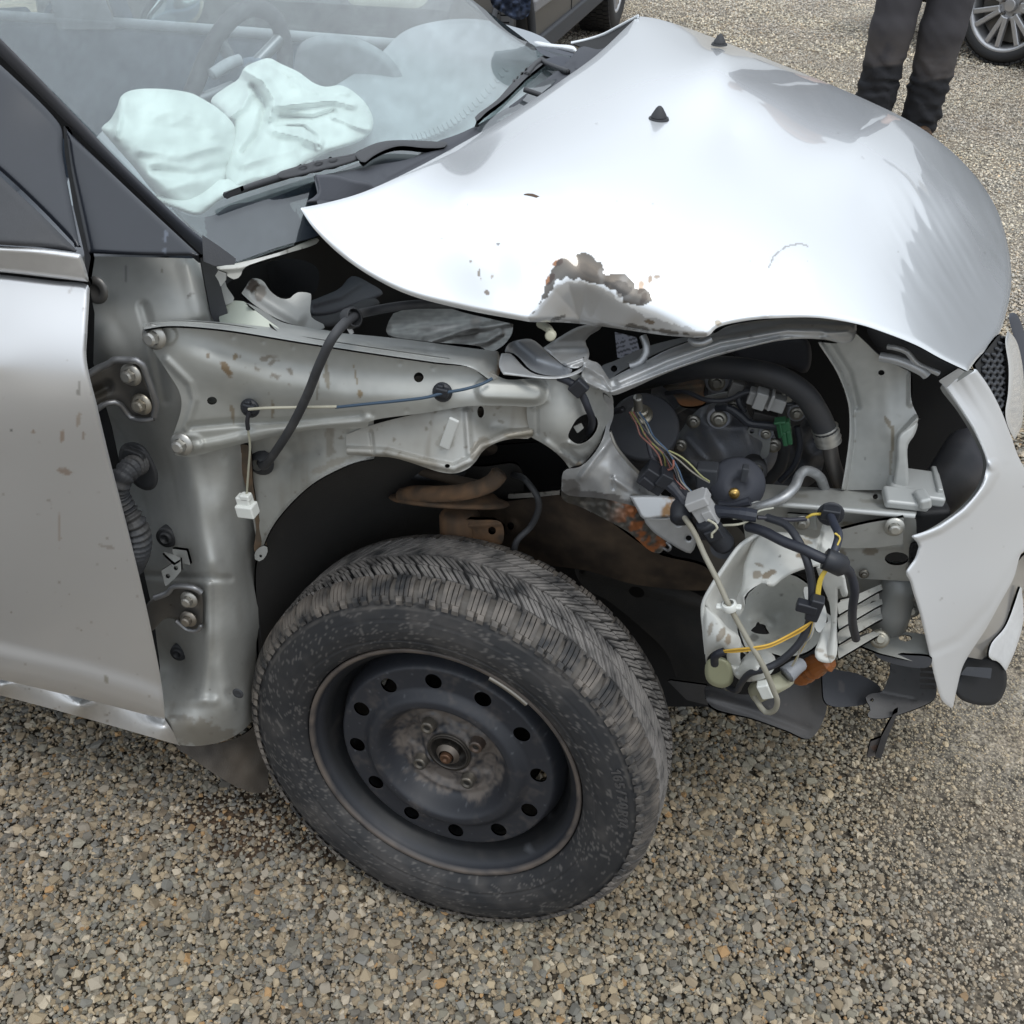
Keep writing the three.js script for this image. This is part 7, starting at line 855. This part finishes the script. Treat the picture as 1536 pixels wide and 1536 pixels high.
  sheet('airbag_cloth', bag, M.airbag, [230, 296, 300, 270, 350, 268, 430, 250, 475, 225, 470, 240, 400, 272, 330, 300, 300, 322, 270, 316], { ctrl: [230, 296, 0.58, 300, 270, 0.5, 475, 230, 0.3, 300, 322, 0.58], th: 0.004, h: 3, puff: [18, 0.02], c: bagC, warp: fold([]) });
  // roof and rest of the shell, behind the camera's edge
  mesh('roof', pos3(new RoundedBoxGeometry(1.75, 0.05, 1.22, 3, 0.024), V(-1.72, 1.5, 0)), M.paint, car);
  mesh('tail_panel', pos3(new RoundedBoxGeometry(0.1, 0.75, 1.4, 3, 0.04), V(-2.72, 0.72, 0)), M.paint, car);
  mesh('near_door_card', pos3(new RoundedBoxGeometry(1.9, 0.55, 0.05, 2, 0.02), V(-1.5, 0.6, 0.68)), M.cloth, car);
}

// ---------------------------------------------------------------- cars and person in the yard behind
function alloyRim(r, spokes) {
  const G = [], lz = (p, n = 56) => { const g = latheGeo(p, n); g.rotateX(Math.PI / 2); return g; };
  G.push(lz([[r * 0.86, -0.12], [r * 0.9, -0.03], [r * 0.93, -0.004], [r, 0], [r * 1.01, -0.006], [r * 0.99, -0.02]]));
  G.push(lz([[0, -0.004], [0.028, -0.004], [0.034, -0.008], [0.036, -0.03]]), lz([[0.03, -0.03], [0.075, -0.026], [0.08, -0.032], [0.08, -0.05]]));
  for (let i = 0; i < spokes; i++) for (const s of [-1, 1]) { const a = (i / spokes) * Math.PI * 2, b = a + s * 0.12, c = a + s * 0.17; const A = V(0.06 * Math.cos(b), 0.06 * Math.sin(b), -0.028), B = V(r * 0.92 * Math.cos(c), r * 0.92 * Math.sin(c), -0.012), L = A.distanceTo(B), g = new RoundedBoxGeometry(L, 0.03, 0.03, 2, 0.008); g.rotateZ(Math.atan2(B.y - A.y, B.x - A.x)); g.translate((A.x + B.x) / 2, (A.y + B.y) / 2, -0.02); G.push(g); }
  return G;
}
function addWheel(parent, pos, R, rimR, turn, side, spokes, rimMat) {
  const w = part('wheel', parent), lz = (p, n = 72) => { const g = latheGeo(p, n); g.rotateX(Math.PI / 2); return g; };
  const place = (g) => { if (side < 0) g.rotateY(Math.PI); g.rotateY(turn); g.translate(...pos); return g; };
  const W = 0.21, ty = [lz([[rimR, 0], [rimR + 0.01, 0.008], [rimR + (R - rimR) * 0.5, 0.014], [R - 0.02, 0.002], [R - 0.004, -0.016], [R - 0.004, -W + 0.016], [R - 0.02, -W], [rimR, -W]])];
  const NB = 58; for (let i = 0; i < NB; i++) for (let k = 0; k < 5; k++) { const a = (i / NB) * 6.2832 + Math.abs(k - 2) * 0.03, g = new THREE.BoxGeometry(W / 5 - 0.006, (6.2832 * R) / NB - 0.008, 0.012); g.rotateY(Math.PI / 2); g.translate(0, 0, 0); g.applyMatrix4(new THREE.Matrix4().makeRotationZ(a)); const m = new THREE.Matrix4(); const q = new THREE.BoxGeometry((6.2832 * R) / NB - 0.008, 0.012, W / 5 - 0.006); q.translate(0, R - 0.004, -W * (k + 0.5) / 5); q.applyMatrix4(m.makeRotationZ(a)); ty.push(q); }
  mesh('tyre', ty.map((g) => tint(place(g), [1.5, 1.45, 1.35])), M.tyre, w);
  mesh('rim', alloyRim(rimR, spokes).map(place), rimMat, w);
  mesh('brake_disc', place(lz([[0, -0.06], [rimR * 0.8, -0.06], [rimR * 0.8, -0.08], [0, -0.08]], 32)), M.darkSteel, w);
  for (let i = 0; i < 5; i++) { const a = (i / 5) * 6.2832 + 0.3; mesh('wheel_bolt', place(lz([[0, -0.018], [0.007, -0.018], [0.01, -0.022], [0.01, -0.03]], 10).translate(0.056 * Math.cos(a), 0.056 * Math.sin(a), 0)), M.darkSteel, w); }
}
// local axes: x to the front, z to the right, y up, origin on the ground under the middle
function parkedCar(name, label, paint, pos, turn, o) {
  const t = thing(name, label, 'car', pos, turn, undefined);
  const { L, W, H, fx, rx, R, rimR } = o, arch = R + 0.05, y0 = 0.26, belt = 0.95;
  const s = new THREE.Shape();
  s.moveTo(-L / 2 + 0.05, y0); s.lineTo(rx - arch, y0); s.absarc(rx, R, arch, Math.PI + Math.asin((R - y0) / arch) - 0, -Math.asin((R - y0) / arch) + 0, true); s.lineTo(fx - arch, y0); s.absarc(fx, R, arch, Math.PI + Math.asin((R - y0) / arch), -Math.asin((R - y0) / arch), true);
  s.lineTo(L / 2 - 0.05, y0); s.quadraticCurveTo(L / 2 + 0.02, 0.45, L / 2 - 0.04, 0.68); s.quadraticCurveTo(L / 2 - 0.3, 0.86, o.hoodX, belt); s.lineTo(-L / 2 + 0.12, belt + 0.03); s.quadraticCurveTo(-L / 2 - 0.02, 0.7, -L / 2 + 0.05, y0);
  const b = 0.05, body = new THREE.ExtrudeGeometry(s, { depth: W - 2 * b, bevelEnabled: true, bevelThickness: b, bevelSize: 0.02, bevelOffset: -0.02, bevelSegments: 4, curveSegments: 24 }); body.translate(0, 0, -W / 2 + b);
  mesh('body', body, paint, t);
  const c = new THREE.Shape([[o.hoodX + 0.05, belt], [o.hoodX - 0.75, H - 0.05], [o.hoodX - 1.0, H], [-L / 2 + 0.7, H - 0.02], [-L / 2 + 0.18, belt + 0.02]].map((q) => new THREE.Vector2(...q)));
  const cab = new THREE.ExtrudeGeometry(c, { depth: W - 0.36, bevelEnabled: true, bevelThickness: 0.1, bevelSize: 0.03, bevelSegments: 3 }); cab.translate(0, 0, -W / 2 + 0.18);
  mesh('cabin', cab, M.gloss, t);
  mesh('roof', pos3(new RoundedBoxGeometry(L - 2.0, 0.04, W - 0.4, 3, 0.018), V(-0.35, H + 0.02, 0)), paint, t);
  for (const side of [1, -1]) {
    mesh('sill_trim', pos3(new RoundedBoxGeometry(fx - rx - 2 * arch, 0.09, 0.035, 2, 0.012), V((fx + rx) / 2, y0 + 0.05, side * (W / 2))), o.trim ?? M.plasticDull, t);
    mesh('door_moulding', pos3(new RoundedBoxGeometry(fx - rx - 2 * arch + 0.06, 0.055, 0.03, 2, 0.012), V((fx + rx) / 2, 0.5, side * (W / 2 + 0.004))), o.moulding ?? M.plasticDull, t);
    mesh('door_seam', pos3(new THREE.BoxGeometry(0.006, 0.6, 0.01), V((fx + rx) / 2 + 0.1, 0.64, side * (W / 2 - 0.002))), M.black, t);
    mesh('headlight', pos3(new RoundedBoxGeometry(0.16, 0.14, 0.32, 3, 0.05), V(L / 2 - 0.12, 0.66, side * (W / 2 - 0.24))), M.clear, t);
    mesh('tail_light', pos3(new RoundedBoxGeometry(0.1, 0.3, 0.14, 3, 0.03), V(-L / 2 + 0.07, 0.78, side * (W / 2 - 0.1))), M.amber, t);
    for (const [i, x] of [fx, rx].entries()) { addWheel(t, [x, R, side * (W / 2 + (side > 0 ? 0.0 : 0.0))], R, rimR, i === 0 ? o.steer ?? 0 : 0, side, o.spokes, o.rim); }
    for (const x of [fx, rx]) { const g = new THREE.TorusGeometry(arch + 0.01, 0.02, 8, 40, Math.PI); mesh('arch_trim', pos3(g, V(x, R, side * (W / 2 - 0.005))), o.trim ?? M.plasticDull, t); }
  }
  mesh('front_bumper', pos3(new RoundedBoxGeometry(0.12, 0.26, W - 0.06, 3, 0.05), V(L / 2 - 0.06, 0.4, 0)), o.bumper ?? paint, t);
  mesh('underbody', pos3(new THREE.BoxGeometry(L - 0.4, 0.1, W - 0.4), V(0, 0.26, 0)), M.black, t);
  return t;
}
const darkPaint = std([0.03, 0.031, 0.033], 0.3, 0.3, { clearcoat: 0.8, clearcoatRoughness: 0.15 });
const dustyPaint = std([0.05, 0.05, 0.052], 0.45, 0.35, { clearcoat: 0.4, clearcoatRoughness: 0.35 });
const alloy = std([0.5, 0.5, 0.51], 0.4, 0.7);
// side-on to us, its left flank towards the right of the picture: local x -> +z of the yard
{
  const t = parkedCar('dark_parked_car', 'dark grey car parked nose-on beyond the windscreen with its wheel arch showing', dustyPaint, [-1.8, 0, -4.15], -Math.PI / 2, { L: 4.2, W: 1.72, H: 1.45, fx: 1.25, rx: -1.22, R: 0.31, rimR: 0.2, hoodX: 0.95, spokes: 5, rim: alloy, steer: 0.25, moulding: std([0.2, 0.2, 0.21], 0.5) });
  sheetInto(t, 'torn_wing', M.cloth, [735, -10, 738, 8, 752, 18, 775, 30, 792, 24, 796, 4, 790, -30, 740, -30], { ctrl: -2.35, th: 0.01, h: 3, warp: (u, v) => 0.03 * noise.noise(u / 9, v / 9, 2), c: (p) => (N3(p, 60) > 0 ? [0.12, 0.13, 0.17] : [0.35, 0.38, 0.5]) });
}

{
  const n = V(-0.62, 0, 0.78).normalize(), h = V(-n.z, 0, n.x); // its left side faces n
  const turn = Math.atan2(-h.z, h.x), W = 1.8, fx = 1.35, wc = V(1.33, 0, -5.08);
  const centre = wc.clone().addScaledVector(h, -fx).addScaledVector(n, -W / 2);
  parkedCar('black_parked_car', 'black car behind the person, standing on silver multi-spoke alloy wheels', darkPaint, [centre.x, 0, centre.z], turn, { L: 4.6, W, H: 1.46, fx, rx: -1.35, R: 0.305, rimR: 0.238, hoodX: 1.0, spokes: 7, rim: alloy });
}
// --- person: the body is one surface, clothes over it
{
  const person = thing('person', 'person standing in dark worn work trousers with knee patches and brown boots', 'person', [0, 0, 0]);
  const cap = (p, a, b, ra, rb) => { const ab = b.clone().sub(a), t = Math.min(1, Math.max(0, p.clone().sub(a).dot(ab) / ab.lengthSq())); return p.distanceTo(a.clone().addScaledVector(ab, t)) - (ra + (rb - ra) * t); };
  function field(bones, k, cell, extra) {
    const lo = V(9, 9, 9), hi = V(-9, -9, -9); for (const [a, b, ra, rb] of bones) for (const [q, r] of [[a, ra], [b, rb]]) { lo.min(q.clone().subScalar(r + 0.04)); hi.max(q.clone().addScalar(r + 0.04)); }
    const size = Math.max(hi.x - lo.x, hi.y - lo.y, hi.z - lo.z), res = Math.min(150, Math.ceil(size / cell) + 4), mid = lo.clone().add(hi).multiplyScalar(0.5), S = size / 2 * 1.06;
    const mc = new MarchingCubes(res, M.black, false, false, 300000); mc.isolation = 0; const p = V(0, 0, 0);
    for (let z = 0; z < res; z++) for (let y = 0; y < res; y++) for (let x = 0; x < res; x++) {
      p.set(((x - res / 2) / (res / 2)) * S + mid.x, ((y - res / 2) / (res / 2)) * S + mid.y, ((z - res / 2) / (res / 2)) * S + mid.z);
      let d = 1e3; if (p.x > lo.x && p.x < hi.x && p.y > lo.y && p.y < hi.y && p.z > lo.z && p.z < hi.z) for (const [a, b, ra, rb] of bones) { const e = cap(p, a, b, ra, rb), h = Math.max(0, Math.min(1, 0.5 + (0.5 * (d - e)) / k)); d = d * (1 - h) + e * h - k * h * (1 - h); } else d = 0.05;
      if (extra) d += extra(p); mc.field[x + y * res + z * res * res] = -d;
    }
    mc.update(); const g = new THREE.BufferGeometry();
    g.setAttribute('position', new THREE.BufferAttribute(mc.positionArray.slice(0, mc.count * 3), 3)); g.setAttribute('normal', new THREE.BufferAttribute(mc.normalArray.slice(0, mc.count * 3), 3));
    g.scale(S, S, S); g.translate(mid.x, mid.y, mid.z); const gg = mergeVertices(g.deleteAttribute('normal'), 1e-5); gg.computeVertexNormals(); return gg;
  }
  const B = V(0.75, 0, -3.42), P = (x, y, z) => V(B.x + x, y, B.z + z);
  const hipL = P(-0.1, 0.86, 0), hipR = P(0.1, 0.86, -0.02), kL = P(-0.122, 0.47, 0.05), kR = P(0.085, 0.47, 0.02), aL = P(-0.135, 0.09, 0.02), aR = P(0.085, 0.09, -0.03);
  const chest = P(0, 1.32, -0.01), neck = P(0, 1.5, 0), head = P(0, 1.64, 0.02), shL = P(-0.19, 1.42, 0), shR = P(0.19, 1.42, 0), elL = P(-0.25, 1.14, 0.02), elR = P(0.25, 1.14, 0.02), wrL = P(-0.22, 0.92, 0.13), wrR = P(0.22, 0.92, 0.13);
  const bones = [[hipL, kL, 0.085, 0.058], [hipR, kR, 0.085, 0.058], [kL, aL, 0.056, 0.036], [kR, aR, 0.056, 0.036], [P(0, 0.9, 0), chest, 0.125, 0.13], [chest, neck, 0.09, 0.055], [neck, head, 0.055, 0.06], [shL, elL, 0.05, 0.042], [shR, elR, 0.05, 0.042], [elL, wrL, 0.042, 0.028], [elR, wrR, 0.042, 0.028], [shL, shR, 0.07, 0.07], [P(0, 1.63, -0.01), P(0, 1.68, 0.015), 0.085, 0.092], [P(0, 1.585, 0.045), P(0, 1.6, 0.05), 0.045, 0.05], [P(0, 1.63, 0.1), P(0, 1.61, 0.115), 0.012, 0.014], [P(-0.095, 1.64, 0), P(-0.097, 1.62, 0), 0.014, 0.012], [P(0.095, 1.64, 0), P(0.097, 1.62, 0), 0.014, 0.012]];
  for (const [w, s] of [[wrL, -1], [wrR, 1]]) { const palm = w.clone().add(V(-s * 0.01, -0.05, 0.05)); bones.push([w, palm, 0.026, 0.03]); for (let f = 0; f < 4; f++) { const k1 = palm.clone().add(V(s * (f - 1.5) * 0.017, -0.035, 0.02)), k2 = k1.clone().add(V(0, -0.035 + 0.004 * Math.abs(f - 1.4), -0.005)); bones.push([k1, k2, 0.0105, 0.0085]); } bones.push([palm.clone().add(V(-s * 0.028, -0.005, 0.01)), palm.clone().add(V(-s * 0.05, -0.04, 0.02)), 0.012, 0.009]); }
  const skin = std([0.36, 0.22, 0.16], 0.6);
  mesh('body', field(bones, 0.02, 0.0135), skin, person);
  mesh('hair', field([[P(0, 1.66, -0.03), P(0, 1.71, -0.01), 0.095, 0.09], [P(0, 1.62, -0.05), P(0, 1.69, -0.04), 0.08, 0.085]], 0.02, 0.012), std([0.03, 0.022, 0.016], 0.8), person);
  for (const s of [-1, 1]) mesh('eye', new THREE.SphereGeometry(0.011, 14, 10).translate(B.x + s * 0.033, 1.645, B.z + 0.098), std([0.5, 0.5, 0.5], 0.3), person);
  mesh('mouth', new RoundedBoxGeometry(0.045, 0.008, 0.01, 2, 0.003).translate(B.x, 1.575, B.z + 0.098), std([0.3, 0.12, 0.1], 0.6), person);
  // trousers: baggy, gathered below the knee
  const wr = (p) => { const low = sstep(0.42, 0.25, p.y); return -0.009 * low * Math.sin(p.y * 95 + p.x * 26 + 6 * noise.noise(p.x * 7, p.y * 12, p.z * 7)) * (0.4 + noise.noise(p.x * 8, p.y * 14, p.z * 8)) - 0.006 * noise.noise(p.x * 14, p.y * 26 + p.x * 18, p.z * 14) * (0.5 + low) - 0.004 * noise.noise(p.x * 30, p.y * 46, p.z * 30) * low - 0.003 * Math.abs(noise.noise(p.x * 9, p.y * 40 + p.x * 20, p.z * 9)) * low; };
  const tb = [[hipL, kL, 0.1, 0.09], [hipR, kR, 0.1, 0.093], [kL, P(-0.13, 0.1, 0.03), 0.09, 0.082], [kR, P(0.088, 0.08, -0.02), 0.093, 0.078], [P(0, 0.86, -0.01), P(0, 0.98, -0.01), 0.15, 0.145]];
  const tcol = (p) => { const f = 0.5 + 0.5 * fbm(p, 10, 3), y = p.y, yy = y + 0.05 * sstep(0.7, 0.8, p.x), up = sstep(0.33, 0.345, yy), patchEdge = 1 - sstep(0.003, 0.012, Math.abs(yy - 0.338 + 0.01 * Math.sin(p.x * 26))), knee = Math.exp(-(((yy - 0.4) / 0.07) ** 2)) * sstep(0, 0.5, fbm(p, 14, 7) + 0.45); let c = mixc([0.7, 0.72, 0.78], [2.5, 2.35, 2.3], up * (0.55 + 0.5 * f)); c = mixc(c, [4.6, 4, 3.3], Math.min(0.75, 0.45 * knee * up + 0.5 * patchEdge * (fbm(p, 20, 1) + 0.5))); return c; };
  mesh('trousers', tintBy(field(tb, 0.018, 0.0085, wr), tcol), std([0.024, 0.024, 0.027], 0.9), person);
  const sleeve = [[P(0, 0.98, 0), chest, 0.16, 0.16], [chest, P(0, 1.47, 0), 0.12, 0.075], [shL, shR, 0.1, 0.1], [shL, elL, 0.076, 0.064], [shR, elR, 0.076, 0.064], [elL, wrL.clone().lerp(elL, 0.12), 0.064, 0.044], [elR, wrR.clone().lerp(elR, 0.12), 0.064, 0.044]];
  mesh('jacket', field(sleeve, 0.035, 0.013, (p) => -0.006 * noise.noise(p.x * 14, p.y * 20, p.z * 14)), std([0.03, 0.033, 0.045], 0.9), person);
  for (const a of [P(-0.128, 0.04, 0.02), P(0.09, 0.04, -0.03)]) { const bt = field([[a.clone().add(V(0, 0.07, -0.03)), a.clone().add(V(0, 0.0, -0.03)), 0.055, 0.05], [a, a.clone().add(V(0.02, -0.005, 0.15)), 0.05, 0.042], [a.clone().add(V(0, -0.01, -0.06)), a, 0.042, 0.045]], 0.02, 0.007); mesh('boot', tintBy(bt, (p) => (N3(p, 70) > 0.12 ? [2.2, 1.7, 1.2] : [0.7, 0.7, 0.7])), std([0.05, 0.035, 0.025], 0.8), person); }
}
renderer.render(scene, camera);
